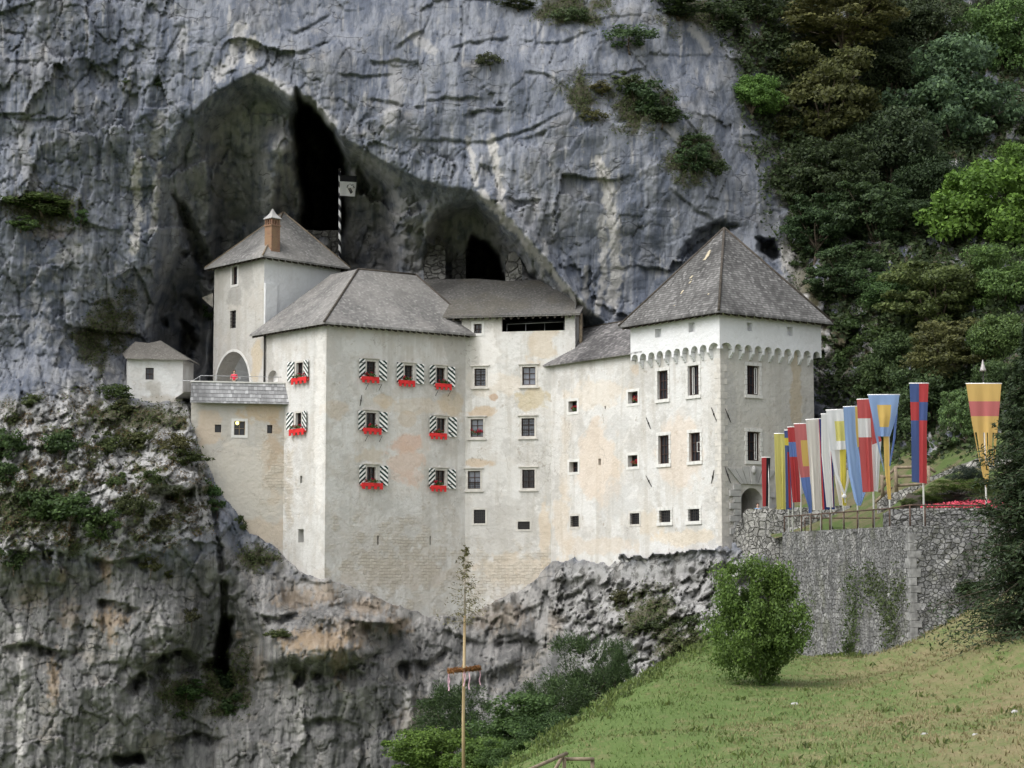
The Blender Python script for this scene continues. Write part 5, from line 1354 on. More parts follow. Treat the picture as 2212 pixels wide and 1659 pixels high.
# small wall joining the keep to the rock
bm = bmesh.new()
q = [P(436,643,174.2), P(460,633,173.6), P(460,664,173.6), P(448,655,174.2)]
bk_ = Vector((0, .6, 0)); hexa(bm, [q[3], q[2], q[2]+bk_, q[3]+bk_, q[0], q[1], q[1]+bk_, q[0]+bk_])
tag(build('link_wall', bm, M['wall_link'], None, False, q[3]), 'short sloping plastered wall joining the keep to the rock', 'wall')
# ---------------------------------------------------------------- plants
def clump_points(n, rad, nclump, seed, flat=.55, lo=.35, shape=None, cr=.30):
    """leaf positions gathered in uneven clumps spread through a crown of unit radius; returns points, outward directions, clump centres"""
    rg = np.random.default_rng(seed)
    d = rg.normal(size=(nclump, 3)); d /= np.linalg.norm(d, axis=1)[:, None]
    d[:, 2] = d[:, 2]*.9 + .12
    r = lo + (1-lo)*rg.random(nclump)**.55
    lump = 1 + .28*np.sin(3.1*d[:, 0]+seed)+.2*np.sin(4.3*d[:, 1]+2*seed)+.15*np.sin(5.*d[:, 2]+seed*3)
    cc = d*(r*np.minimum(lump, 1.16))[:, None]
    if shape is not None: cc = shape(cc)
    cc[:, 2] = np.where(cc[:, 2] > .72, .72 + (cc[:, 2]-.72)*.3, cc[:, 2])
    k = rg.integers(0, nclump, n)
    rc = cr*(.55+.9*rg.random(nclump))
    o = rg.normal(size=(n, 3)); o /= np.linalg.norm(o, axis=1)[:, None]
    o *= (rg.random((n, 1))**.45)*rc[k][:, None]; o[:, 2] *= flat
    p = cc[k] + o
    out = o/np.maximum(np.linalg.norm(o, axis=1)[:, None], 1e-6)*.6 + cc[k]*.5
    return p*np.array(rad), out, cc*np.array(rad), rg
def limb_mesh(bm, base, tops, r0, seed, fork=.45):
    rg = random.Random(seed); base = Vector(base)
    top = sum((Vector(t_) for t_ in tops), Vector())/len(tops)
    f = base.lerp(top, fork)
    tube(bm, [base-Vector((0, 0, r0*2)), base.lerp(f, .5)+Vector((rg.uniform(-1, 1), rg.uniform(-1, 1), 0))*r0*.6, f], [r0*1.25, r0*.9, r0*.75], 7)
    for t_ in tops:
        t_ = Vector(t_); m = f.lerp(t_, .5) + Vector((rg.uniform(-1, 1), rg.uniform(-1, 1), rg.uniform(0, 1.2)))*r0*1.5
        tube(bm, [f, m, t_], [r0*.55, r0*.33, r0*.10], 5, False)
PROTO = {}
def proto(kind, seed):
    """unit-size crown and trunk meshes, shared by the copies"""
    k = (kind, seed)
    if k in PROTO: return PROTO[k]
    if kind == 'tree':      n, nc, lf, rad, flat, cr = 20000, 85, .072, (1, 1, .95), .68, .27
    elif kind == 'loose':   n, nc, lf, rad, flat, cr = 15000, 95, .070, (1, .95, .9), .5, .23
    elif kind == 'shrub':   n, nc, lf, rad, flat, cr = 1700, 26, .15, (1, .9, .8), .7, .34
    elif kind == 'tuft':    n, nc, lf, rad, flat, cr = 800, 12, .24, (1, .8, .6), .8, .40
    elif kind == 'bush':    n, nc, lf, rad, flat, cr = 40000, 300, .050, (1, 1, 1.08), .8, .19
    elif kind == 'yew':     n, nc, lf, rad, flat, cr = 15000, 110, .075, (1, .95, 1.0), 1.0, .22
    p, out, cc, rg = clump_points(n, rad, nc, seed, flat, .30 if kind != 'bush' else .42, None, cr)
    if kind == 'yew':
        out[:, 2] += .25
        V_, F_ = needle_quads(p, lf*(.6+.9*rg.random(n)), rg, out)
    elif kind == 'tuft':
        V_, F_ = leaf_quads(p, lf*(.5+rg.random(n)), rg, out, .3, .35)
    else: V_, F_ = leaf_quads(p, lf*(.55+.9*rg.random(n)), rg, out, .55)
    me = bpy.data.meshes.new('crown')
    me.vertices.add(len(V_)); me.vertices.foreach_set("co", V_.astype(np.float32).ravel()); me.loops.add(F_.size); me.loops.foreach_set("vertex_index", F_.astype(np.int32).ravel())
    me.polygons.add(len(F_)); me.polygons.foreach_set("loop_start", np.arange(0, F_.size, 4, dtype=np.int32)); me.update(calc_edges=True)
    me.materials.append(M['needle'] if kind == 'yew' else M['leaf'])
    bm = bmesh.new(); tops = [tuple(cc[i]*.92) for i in range(0, len(cc), max(1, len(cc)//(14 if kind in ('tree', 'loose', 'bush') else 6)))]
    limb_mesh(bm, (0, 0, -1.55 if kind in ('tree', 'loose') else -.95), tops, .055 if kind in ('tree', 'loose') else .04, seed)
    mt = bpy.data.meshes.new('trunk'); bm.to_mesh(mt); bm.free(); mt.materials.append(M['bark'])
    PROTO[k] = (me, mt); return PROTO[k]
def needle_quads(ctr, size, rg, axis, ratio=.22):
    n = len(ctr); a = axis + .6*rg.normal(size=(n, 3)); a /= np.linalg.norm(a, axis=1)[:, None]
    b = np.cross(a, rg.normal(size=(n, 3))); b /= np.linalg.norm(b, axis=1)[:, None]
    s = np.asarray(size)[:, None]
    V_ = np.stack([ctr-a*s*.5, ctr+b*s*.5*ratio, ctr+a*s*.6, ctr-b*s*.5*ratio], 1).reshape(-1, 3)
    return V_, np.arange(n*4).reshape(n, 4)
_used = {}
def plant(name, label, cat, px, py, rx, ry, kind, seed, col, D_=None, group=None, fwd=.35, rot=None, parts=('crown', 'trunk')):
    """crown centred where the photo has it, rx/ry its half-sizes on the measuring grid, standing on the rock or ground behind it"""
    if D_ is None: D_ = Dat(px, py)
    m = mpp(D_); D_ = D_ - rx*m*fwd; m = mpp(D_)
    c = P(px, py, D_)
    rxm, rzm = rx*m, ry*m
    me, mt = proto(kind, seed)
    zsc = rzm/.95
    root = empty(name, c - Vector((0, 0, zsc*.95)), label, cat, group)
    r_ = random.Random(px*7+py) if rot is None else None
    ang = r_.uniform(0, 6.28) if rot is None else rot
    for part, mesh in ((parts[0], me), (parts[1], mt)):
        o = bpy.data.objects.new(part, mesh); COL.objects.link(o); o.parent = root
        o.location = (0, 0, zsc*.95); o.scale = (rxm, rxm, zsc); o.rotation_euler = (0, 0, ang)
        if part == parts[0]: o.color = (*col, 1)
    return root
OL, DK, BG, MG, YG, BR = (.066, .068, .026), (.044, .066, .029), (.050, .074, .044), (.050, .088, .026), (.095, .155, .028), (.105, .085, .034)
# wooded slope on the right
trees = [
 ('broadleaf_tree','large olive and bronze leaved tree at the cliff edge above the tower roof',1795,205,140,128,'loose',1,(.098,.110,.042)),
 ('broadleaf_tree','dark olive tree at the top edge between bare rock and the bluish tree',1830,45,150,80,'loose',2,(0.121,0.126,0.050)),
 ('broadleaf_tree','small bright green tree leaning out from the cliff edge left of the bronze tree',1625,205,60,50,'tree',3,(0.130,0.240,0.062)),
 ('broadleaf_tree','blue green tree with heavy clumps at the upper right',2055,215,135,130,'tree',1,(0.109,0.178,0.100)),
 ('broadleaf_tree','mid green tree in the top right corner',2165,85,95,95,'tree',2,(0.105,0.184,0.062)),
 ('broadleaf_tree','bright yellow green tree at the right edge of the slope',2110,460,135,118,'tree',3,(.125,.225,.045)),
 ('broadleaf_tree','very dark spreading tree below the bronze tree',1790,385,115,95,'loose',3,DK),
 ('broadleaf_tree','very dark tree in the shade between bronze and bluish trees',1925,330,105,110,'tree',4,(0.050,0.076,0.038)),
 ('broadleaf_tree','dark tree left of the bright yellow green tree',1900,470,110,95,'loose',4,(0.058,0.095,0.042)),
 ('broadleaf_tree','dark green tree against the rock right of the tower peak',1760,480,85,70,'loose',1,(0.054,0.095,0.042)),
 ('broadleaf_tree','dark tree in the topmost gap beside the corner tree',1990,60,80,75,'tree',4,(0.054,0.076,0.038)),
 ('broadleaf_tree','yellow green tree at the very right edge above its bright neighbour',2200,380,70,70,'tree',1,(.115,.205,.045)),
 ('broadleaf_tree','olive green tree below the bright yellow green tree',2030,640,125,95,'loose',2,(0.105,0.138,0.050)),
 ('broadleaf_tree','mid green tree at the right edge under the bright tree',2165,610,85,85,'tree',1,(0.105,0.178,0.054)),
 ('broadleaf_tree','brownish green tree on the lower slope',2060,770,120,85,'loose',3,(.100,.108,.042)),
 ('broadleaf_tree','green tree at the right edge above the orange banner',2175,745,70,75,'tree',4,(0.109,0.171,0.058)),
 ('broadleaf_tree','dark green tree behind the blue and red banner',2010,870,95,85,'tree',2,(0.062,0.100,0.042)),
 ('broadleaf_tree','light green small tree behind the orange banner',2090,900,55,75,'loose',4,(0.130,0.209,0.084)),
 ('broadleaf_tree','dark tree on the slope behind the pale blue banner',1925,790,70,75,'tree',3,(0.072,0.113,0.046)),
 ('broadleaf_tree','dark green tree beside the lamp',2140,850,60,70,'tree',1,(0.072,0.117,0.046)),
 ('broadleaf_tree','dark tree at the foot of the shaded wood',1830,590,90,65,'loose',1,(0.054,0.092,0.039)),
 ('broadleaf_tree','green tree in the middle of the slope below the shaded wood',1935,640,80,60,'tree',3,(0.076,0.138,0.050)),
 ('broadleaf_tree','dark tree in the upper gap under the olive tree',1930,150,80,80,'tree',3,(0.054,0.076,0.038)),
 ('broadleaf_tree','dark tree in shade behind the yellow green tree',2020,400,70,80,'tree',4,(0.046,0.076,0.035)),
]
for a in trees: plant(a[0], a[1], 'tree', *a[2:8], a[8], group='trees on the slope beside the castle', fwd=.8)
shr = [
 (1850,700,55,40,(.040,.068,.024),'green shrub on the slope directly right of the tower roof'),(1790,640,40,28,(.030,.048,.020),'dark shrub above the white rocks beside the tower roof'),
 (1905,730,50,36,(.044,.070,.024),'green shrub between white rocks on the mid slope'),(1830,780,42,34,(.046,.078,.026),'bright shrub right of the tower eave'),
 (1960,720,45,36,(.040,.062,.022),'shrub below the olive tree'),(1870,850,40,34,(.034,.056,.020),'dark shrub hanging over the grey rock above the pale banners'),
 (1775,740,22,20,(.042,.070,.026),'small shrub at the tower eave'),(1940,930,50,40,(.026,.044,.018),'dark shrub behind the small blue banner'),
 (1720,570,26,20,(.036,.060,.022),'small shrub on the rock just above the tower roof slope'),(1900,810,36,30,(.040,.066,.022),'shrub at the top of the grey rock slab'),
 (1360,80,52,34,(.050,.082,.038),'light feathery shrub high on the cliff'),(1390,215,60,48,(.032,.056,.024),'dark green shrub in the middle of the upper cliff'),
 (1350,180,36,26,(.052,.070,.030),'olive shrub left of the dark cliff shrub'),(1430,250,44,26,(.034,.055,.024),'dark shrub trailing right of the cliff shrub'),
 (1280,250,26,20,(.070,.072,.030),'dry grassy shrub on the cliff ledge'),(1300,190,32,16,(.075,.072,.030),'dry tuft above the long cliff ledge'),
 (1500,340,44,38,(.034,.060,.026),'dark green shrub on the cliff above the tower'),(1545,365,30,24,(.040,.060,.026),'shrub right of the shrub above the tower'),
 (1500,300,30,16,(.044,.072,.030),'small green tuft high above the tower'),(1465,15,90,26,(.030,.046,.020),'dark shrub along the top edge of the cliff'),
 (1560,40,60,34,(.030,.046,.020),'dark shrub at the top of the cliff beside the wood'),(1640,30,60,40,(.036,.052,.022),'shrub at the top edge where the wood begins'),
 (1230,35,34,26,(.050,.074,.034),'pale green shrub at the top edge above the cave'),(1120,10,40,14,(.040,.050,.024),'small dark shrub at the top edge of the photo centre'),
 (1680,110,45,40,(.040,.058,.024),'dark shrub left of the bronze tree'),(1690,290,45,40,(.058,.066,.026),'olive shrub under the bronze tree'),
 (1060,130,26,20,(.052,.062,.034),'sparse grey green shrub on bare rock above the cave'),
 (92,440,70,26,(.060,.088,.030),'bright green shrub on the left cliff ledge'),(45,482,34,18,(.055,.090,.030),'green tuft below the left cliff ledge'),(175,470,20,22,(.046,.086,.030),'small bright shrub at the right end of the left ledge'),
 (30,430,28,18,(.040,.060,.026),'dark tuft at the left end of the cliff ledge'),(340,178,16,12,(.030,.045,.022),'small dark tuft high left of the cave'),(270,178,14,12,(.045,.062,.028),'tiny green tuft left of the cave arch'),
 (455,675,16,30,(.042,.072,.026),'narrow green shrub against the keep wall'),(240,850,36,26,(.044,.066,.024),'green shrub left of the white hut'),(265,880,34,20,(.052,.062,.026),'low yellowish shrub under the white hut'),
 (25,960,40,40,(.038,.066,.024),'green shrub at the left edge beside the pale rock'),(20,1030,40,40,(.040,.068,.026),'green shrub at the left edge below its neighbour'),(130,960,45,36,(.036,.062,.024),'green shrub right of the pale rock on the knoll'),
 (70,870,36,22,(.056,.072,.030),'grassy shrub on top of the knoll at the left'),(220,960,44,32,(.048,.064,.024),'olive shrub in the middle of the knoll'),(300,960,40,30,(.052,.062,.024),'olive brown shrub under the hut rocks'),
 (385,960,34,30,(.060,.060,.026),'brownish shrub at the knoll edge under the terrace house'),(400,990,40,22,(.044,.058,.022),'green mat on top of the overhanging boulder'),(455,1060,30,34,(.042,.082,.028),'bright green shrub on the wall right of the overhanging boulder'),
 (470,1095,24,22,(.036,.066,.024),'green shrub hanging below the boulder shrub'),(150,1100,60,44,(.042,.072,.026),'large green shrub at the left foot of the knoll'),(80,1090,50,40,(.040,.066,.024),'green shrub low on the left of the knoll'),
 (215,1130,44,40,(.046,.074,.026),'green shrub at the middle foot of the knoll'),(30,1210,36,30,(.040,.062,.026),'shrub at the left edge under the knoll'),(290,1090,36,30,(.044,.054,.024),'dull shrub right of the knoll foot'),
 (330,1030,26,20,(.050,.070,.028),'small shrub beside the overhanging boulder'),(250,1040,28,24,(.050,.074,.028),'small shrub in the rocks of the knoll'),(340,1130,30,22,(.050,.052,.026),'brown green shrub right below the boulder'),
 (480,1480,40,40,(.030,.056,.022),'dark green shrub below the crevice'),(500,1525,36,30,(.032,.058,.022),'dark green shrub at the foot of the crevice'),(405,1490,40,26,(.038,.070,.024),'green shrub in the niche left of the crevice'),
 (385,1545,22,14,(.040,.062,.024),'small tuft under the niche'),(325,1220,22,24,(.046,.050,.020),'mossy tuft on the grey wall under the knoll'),(365,1240,16,12,(.044,.050,.020),'small mossy tuft right of its neighbour under the knoll'),
 (415,1330,24,24,(.040,.042,.022),'dark mossy clump on the grey wall left of the crevice'),(560,1210,20,14,(.050,.062,.030),'thin tuft at the foot of the terrace house'),(600,1370,26,14,(.050,.064,.024),'grassy tuft on a ledge of the lower cliff'),
 (520,1130,20,24,(.050,.068,.030),'grassy tuft against the terrace house foot'),(1410,1350,40,22,(.036,.050,.022),'low green shrub among the white crags'),(1480,1400,40,30,(.052,.062,.028),'dry shrub at the lower edge of the white crags'),
 (1345,1290,30,22,(.044,.046,.022),'brown green shrub under the brick patch'),(1500,1350,30,26,(.044,.064,.024),'shrub on the crag left of the big bush'),
]
for i, (px, py, rx, ry, col, lab) in enumerate(shr):
    big = rx > 42
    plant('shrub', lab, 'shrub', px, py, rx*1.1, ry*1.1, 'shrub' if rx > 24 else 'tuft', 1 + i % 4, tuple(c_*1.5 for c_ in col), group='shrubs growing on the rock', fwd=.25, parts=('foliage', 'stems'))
# leaves that nobody could count: undergrowth of the slope and the grass of the knoll
def scatter(name, mask, n, size, lift, col, label, seed, ratio=.6, mat='leaf', upd=.5):
    rg = np.random.default_rng(seed)
    w = mask.ravel().copy(); a = np.flatnonzero(w > .02); pr = w[a]/w[a].sum()
    k = rg.choice(a, n, p=pr); cl = fbm(U.ravel()[k]/20, V.ravel()[k]/20, 3, seed)
    ctr = CV[k] + rg.normal(size=(n, 3))*np.array([.18, .15, .18]) - np.array([0, 1, 0])*(lift*(.3+rg.random((n, 1))*(1+1.2*cl[:, None]))) 
    V_, F_ = leaf_quads(ctr, size*(.5+rg.random(n)), rg, np.tile(np.array([0, -.7, .5]), (n, 1)), upd, ratio)
    o = mesh_np(name, V_, F_, M[mat]); o.color = (*col, 1); tag(o, label, None, None, 'stuff'); return o
fine_frame = (U > -30)*(U < 2250)*(V > -40)*(V < 1690)
scatter('undergrowth', right*(U < 2690)*(V > -200)*(V < 1300)*ss(-.35, .15, vegz)*(1-ss(0, .5, pale)), 85000, .36, .6, (.050, .076, .032), 'dense dark undergrowth covering the wooded slope', 5)
scatter('ground_cover', np.clip(veg*(1-right), 0, 1)*fine_frame, 40000, .19, .22, (.070, .095, .036), 'rough grass and low weeds growing on the rock ledges', 6, .4)
scatter('dry_grass', knobm*ss(.05, .3, fbm(U/40, V/30, 3, 150))*fine_frame, 9000, .20, .2, (.125, .088, .042), 'dry brown grass on the rocky knoll', 7, .25)

# foreground bush, shrubs of the hollow, conifer at the right edge
bp = P(1630, 1500, 111.0)
plant('round_bush', 'large round green hazel bush on the meadow in front of the stone wall', 'bush', 1640, 1350, 112, 134, 'bush', 7, (.104, .172, .042), 99.0, fwd=0, parts=('foliage', 'stems'))
low = [
 ('yew_shrub','dark conifer shrub rising against the rock right of the maypole',1275,1475,80,85,'yew',1,(.034,.058,.022),128),('yew_shrub','dark conifer shrub behind the lime green bushes',1190,1530,75,60,'yew',2,(.034,.058,.022),124),
 ('yew_shrub','dark pointed conifer shrub left of the maypole pole',975,1560,80,70,'yew',3,(.030,.052,.020),120),('yew_shrub','dark conifer shrub at the meadow edge',1330,1450,36,60,'yew',4,(.036,.062,.024),126),
 ('leafy_shrub','mid green leafy shrub right of the maypole',1125,1570,85,62,'tree',1,(.056,.098,.034),108),('leafy_shrub','lime green leafy shrub at the bottom left of the maypole',925,1630,70,52,'tree',2,(.082,.135,.030),100),
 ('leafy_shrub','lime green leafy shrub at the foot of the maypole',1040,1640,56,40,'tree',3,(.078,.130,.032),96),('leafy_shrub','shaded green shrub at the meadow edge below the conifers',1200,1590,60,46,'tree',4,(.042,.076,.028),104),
 ('leafy_shrub','green shrub tucked under the meadow edge',1095,1640,50,36,'tree',1,(.050,.088,.028),92),
]
for nm, lab, px, py, rx, ry, kd, sd, col, D_ in low:
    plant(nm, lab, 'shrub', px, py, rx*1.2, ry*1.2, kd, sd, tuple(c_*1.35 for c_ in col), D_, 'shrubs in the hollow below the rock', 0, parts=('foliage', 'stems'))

def conifer(name, label, base, h, r0, n_lv, per, nd, seed, col, mat_trunk='bark', sparse=1.0, droop=.35, nl=.14, r_tr=.14, parent=None, lop=None):
    """spruce: straight stem, whorls of drooping boughs set with needle sprays"""
    rg = np.random.default_rng(seed); base = Vector(base); dr0 = droop; zsc = .10 if parent is not None else .05
    root = empty(name, base, label, 'tree') if parent is None else parent
    bmt = bmesh.new(); tube(bmt, [base, base+Vector((0, 0, h*.5)), base+Vector((0, 0, h))], [r_tr, r_tr*.6, r_tr*.12], 7)
    C_ = []; A_x = []
    for i in range(n_lv):
        for j in range(per):
            f = (i + rg.random())/n_lv; z = h*(.03+.95*f); rr = r0*(1-f)**.85*(.75+.5*rg.random()) + .05
            if rg.random() > sparse: continue
            an = 2*np.pi*rg.random(); dr = np.array([math.cos(an), math.sin(an), 0]); L_ = rr*(.45+.7*rg.random())
            if lop is not None: L_ *= lop(dr)
            droop = dr0*(.3+1.4*rg.random()); s_ = np.linspace(.06, 1, 7); pts = [base + Vector((dr[0]*L_*q, dr[1]*L_*q, z - droop*L_*q**1.4 + .16*L_*q*q)) for q in s_]
            tube(bmt, [pts[0], pts[3], pts[6]], [r_tr*.16, r_tr*.10, r_tr*.03], 4, False)
            q = .12 + .88*rg.random(nd)
            pos = np.stack([dr[0]*L_*q, dr[1]*L_*q, z - droop*L_*q**1.4 + .16*L_*q*q], 1) + np.array(base)
            lat = np.array([-dr[1], dr[0], 0]); sgn = rg.choice([-1, 1], nd); w = L_*.22*(1-q*.6)*rg.random(nd)
            pos += lat[None]*(sgn*w)[:, None]; pos[:, 2] -= .10*w + .03*rg.random(nd)*L_ + (zsc*rg.normal(size=nd)*L_)
            C_.append(pos); A_x.append(dr[None]*.7 + lat[None]*(sgn*.7)[:, None] + np.array([0, 0, -.25]))
    build('trunk' if parent is None else 'spruce_stem', bmt, M[mat_trunk], root)
    C_ = np.concatenate(C_); A_x = np.concatenate(A_x)
    V_, F_ = needle_quads(C_, nl*(.6+.8*rg.random(len(C_))), rg, A_x, .30)
    o = mesh_np('crown' if parent is None else 'spruce_top', V_, F_, M['needle'], root); o.color = (*col, 1)
    return root
cb_ = P(2242, 1350, 92.0)
conifer('spruce_tree', 'tall dark spruce at the right edge in front of the stone wall', (cb_.x, 92.0, ground_z(cb_.x, 92.0)-.3), 14.0, 3.9, 50, 19, 95, 4, (.034, .056, .026), nl=.22)

# taller tufts and weeds in the meadow, thicker along the wall foot and the ridge
rg = np.random.default_rng(77); C_ = []; S_ = []
for k in range(700):
    if k < 90:
        y_ = 58 + 66*rg.random(); x_ = rg.uniform(-.02, .24)*y_
    elif k < 430:
        q_ = rg.random(); w_ = P(1100+440*q_, 1659-274*q_, 78+43*q_); x_, y_ = w_.x+rg.normal()*.35, w_.y+rg.normal()*.8
    else:
        q_ = rg.random(); x_ = 21.0-3.2*q_+rg.normal()*.3-.5 if rg.random() < .5 else 21.3+8*q_; y_ = (115+22*q_) if x_ < 21 else 114.3+rg.normal()*.4
    z_ = ground_z(x_, y_); m_ = rg.integers(6, 16); r_ = .10+.22*rg.random()
    C_.append(np.stack([x_+rg.normal(size=m_)*r_, y_+rg.normal(size=m_)*r_, z_+.02+.16*rg.random(m_)*(.55 if k < 90 else 1.2)], 1)); S_.append(np.full(m_, .10+.12*rg.random()))
C_ = np.concatenate(C_); Vw, Fw = needle_quads(C_, np.concatenate(S_)*1.5, rg, np.tile(np.array([0, 0, 1.]), (len(C_), 1)), .35)
o = mesh_np('meadow_weeds', Vw, Fw, M['leaf']); o.color = (.115, .155, .050, 1); tag(o, 'taller tufts and weeds scattered over the meadow', None, None, 'stuff')
# grass of the meadow
rg = np.random.default_rng(12)
n = 85000
gxs = rg.uniform(-4, 30, n*3); gys = 56 + 78*rg.random(n*3)**1.15
ok = np.abs(gxs/gys*FPX) < 1150
gxs, gys = gxs[ok][:n], gys[ok][:n]
ii = np.clip(np.searchsorted(gx, gxs), 1, len(gx)-1); jj = np.clip(np.searchsorted(gy, gys), 1, len(gy)-1)
gzs = Z_[jj, ii]
cl = fbm(gxs/1.6, gys/1.6, 3, 33)
keepm = rg.random(len(gxs)) < np.clip(.55+.9*cl, .08, 1)
gxs, gys, gzs, cl = gxs[keepm], gys[keepm], gzs[keepm], cl[keepm]; n = len(gxs)
hh = (.05+.09*rg.random(n))*(1+.5*cl); an = rg.random(n)*6.28; lean_ = rg.normal(size=(n, 2))*.06
b0 = np.stack([gxs, gys, gzs-.02], 1); wv_ = np.stack([np.cos(an), np.sin(an), np.zeros(n)], 1)*(.012+.03*rg.random(n))[:, None]
tp = b0 + np.stack([lean_[:, 0], lean_[:, 1], hh+.02], 1)
Vg = np.stack([b0-wv_, b0+wv_, tp], 1).reshape(-1, 3)
t = NT('grass_blades'); ge = t.n.new("ShaderNodeNewGeometry"); p = t.pos(); x, y, z = t.sep(p)
big = t.noise(t.scale(p, (1.0, .5, 1.0)), .16, 6, .62)
hay = t.math('ADD', t.math('MULTIPLY', t.math('SUBTRACT', big, .5), 1.6), t.math('MULTIPLY', ge.outputs["Random Per Island"], .5))
hay = t.math('ADD', hay, t.math('MULTIPLY', t.step(t.math('SUBTRACT', x, t.math('MULTIPLY', y, .10)), -5., 11.), .62))
t.put(t.b.inputs["Base Color"], t.mix(t.step(hay, .2, .95), (.100, .155, .040), (.215, .18, .095))); t.b.inputs["Roughness"].default_value = .7
M['grass'] = t.m
gr = mesh_np('grass', Vg, np.arange(n*3).reshape(n, 3), M['grass']); tag(gr, 'short mown grass of the sloping meadow', None, None, 'stuff')
M['stone_corner'] = plain('grey_corner_stone', (.225, .223, .218), .92, var=.35, sc=2.5)
# ---------------------------------------------------------------- stone walls of the bastion and terraces
def zf(x, y): return 1631.35 + .26332*x, 746.55 + .26332*y
W0 = np.array((21.35, 115.0)); W1 = np.array((17.25, 141.5))
W1 = XY(1688, 141.0); W0 = XY(1963, 115.0)
F_B = Fac(W1, W0)                                              # long left face
WR = W0 + np.array((16.0, 1.6)); F_BR = Fac(W0, WR)            # right face
zW0 = P(1963, 1136, 115.0).z; zW1 = P(1690, 1150, 141.0).z
def stone_face(bm, f, zb, zt, uoff=0.0, step=.35, amp=.05, seed=0, thick=.7):
    """rough wall sheet with real stones standing out, top edge uneven; zb/zt functions of s"""
    uvl = bm.loops.layers.uv.verify(); ns = max(2, int(f.L/step)); nz = 18
    S_ = np.linspace(0, f.L, ns+1); T_ = np.linspace(0, 1, nz+1); s2, t2 = np.meshgrid(S_, T_)
    zz = np.vectorize(zb)(s2)*(1-t2) + np.vectorize(zt)(s2)*t2
    zz[-1] += .07*fbm(S_/1.1, S_*0, 3, seed)
    v, e = facets(s2/.55+uoff, zz/.42, seed); o = v*amp*2*np.where((s2 < 1e-6) | (s2 > f.L-1e-6), 0, 1)
    g = [[bm.verts.new(f.pt(s2[i, j], zz[i, j], o[i, j])) for j in range(ns+1)] for i in range(nz+1)]
    for i in range(nz):
        for j in range(ns):
            fc = bm.faces.new((g[i][j], g[i][j+1], g[i+1][j+1], g[i+1][j]))
            for l, (a, b) in zip(fc.loops, ((i, j), (i, j+1), (i+1, j+1), (i+1, j))): l[uvl].uv = (s2[a, b]+uoff, zz[a, b])
    for j in range(ns):
        q = [g[nz][j].co, g[nz][j+1].co, f.pt(S_[j+1], zz[nz, j+1], -thick), f.pt(S_[j], zz[nz, j], -thick)]
        fc = bm.faces.new([bm.verts.new(x) for x in q])
        for l, (a, b) in zip(fc.loops, ((S_[j], 0), (S_[j+1], 0), (S_[j+1], thick), (S_[j], thick))): l[uvl].uv = (a+uoff, b)
        q2 = [f.pt(S_[j], zz[0, j], -thick), f.pt(S_[j+1], zz[0, j+1], -thick)]
        fc = bm.faces.new([bm.verts.new(x) for x in (q[2], q[3], q2[0], q2[1])][::-1])
        for l in fc.loops: l[uvl].uv = (l.vert.co.x, l.vert.co.z)
bm = bmesh.new()
stone_face(bm, F_B, lambda s: -6.0, lambda s: zW1+(zW0-zW1)*s/F_B.L, 0, .35, .05, 3)
stone_face(bm, F_BR, lambda s: -4.0, lambda s: zW0-.02+.01*math.sin(s), 40, .35, .06, 4)
bas = build('stone_bastion', bm, M['wall_bastion'], None, False, F_B.pt(F_B.L, -2.3)); tag(bas, 'tall grey stone bastion wall with a sharp corner carrying the flag terrace', 'wall')
z_ = -3.2; k_ = 0
while z_ < zW0-.75:
    h_ = .38 + .16*((k_*5) % 4)/3; a_, b_ = ((.8, .32) if k_ % 2 else (.45, .55)); bm = bmesh.new()
    q_ = [F_B.pt(F_B.L-a_, 0, .03), F_B.pt(F_B.L+.03, 0, .03), F_BR.pt(b_, 0, .03), F_BR.pt(b_, 0, -.2), F_B.pt(F_B.L-a_, 0, -.2)]
    lo_ = [bm.verts.new((v.x, v.y, z_+.012)) for v in q_]; hi_ = [bm.verts.new((v.x, v.y, z_+h_-.012)) for v in q_]
    bm.faces.new(lo_); bm.faces.new(hi_[::-1])
    for j_ in range(5): bm.faces.new((lo_[j_], lo_[(j_+1) % 5], hi_[(j_+1) % 5], hi_[j_]))
    build('corner_stone', bm, M['stone_corner'], bas); z_ += h_; k_ += 1
# rubble wall of the ramp before the gate
RA, RB, RC_ = XY(1609, 148.3), XY(1697, 145.6), XY(1835, 143.2)
bm = bmesh.new()
for a, b, za, zb_, sd in ((RA, RB, P(1609, 1100, 148.3).z, P(1697, 1097, 145.6).z, 7), (RB, RC_, P(1697, 1097, 145.6).z, P(1835, 1092, 143.2).z, 8)):
    f = Fac(a, b); stone_face(bm, f, lambda s: -4.0, lambda s: za+(zb_-za)*s/f.L, sd*20, .4, .08, sd, .5)
rw = build('rubble_wall', bm, M['wall_rubble'], None, False, (*RA, 0)); tag(rw, 'pale rubble wall of the ramp in front of the castle gate', 'wall')
bm = bmesh.new(); f = Fac(XY(1576, 150.4), RA); stone_face(bm, f, lambda s: -3.0, lambda s: P(1576, 1190, 150.4).z + (P(1609, 1102, 148.3).z-P(1576, 1190, 150.4).z)*(s/f.L)**.6, 300, .25, .08, 12, .5)
tag(build('rubble_wall', bm, M['wall_rubble'], None, False, (*RA, 0)), 'sloping rubble footing between the gate tower foot and the ramp', 'wall')
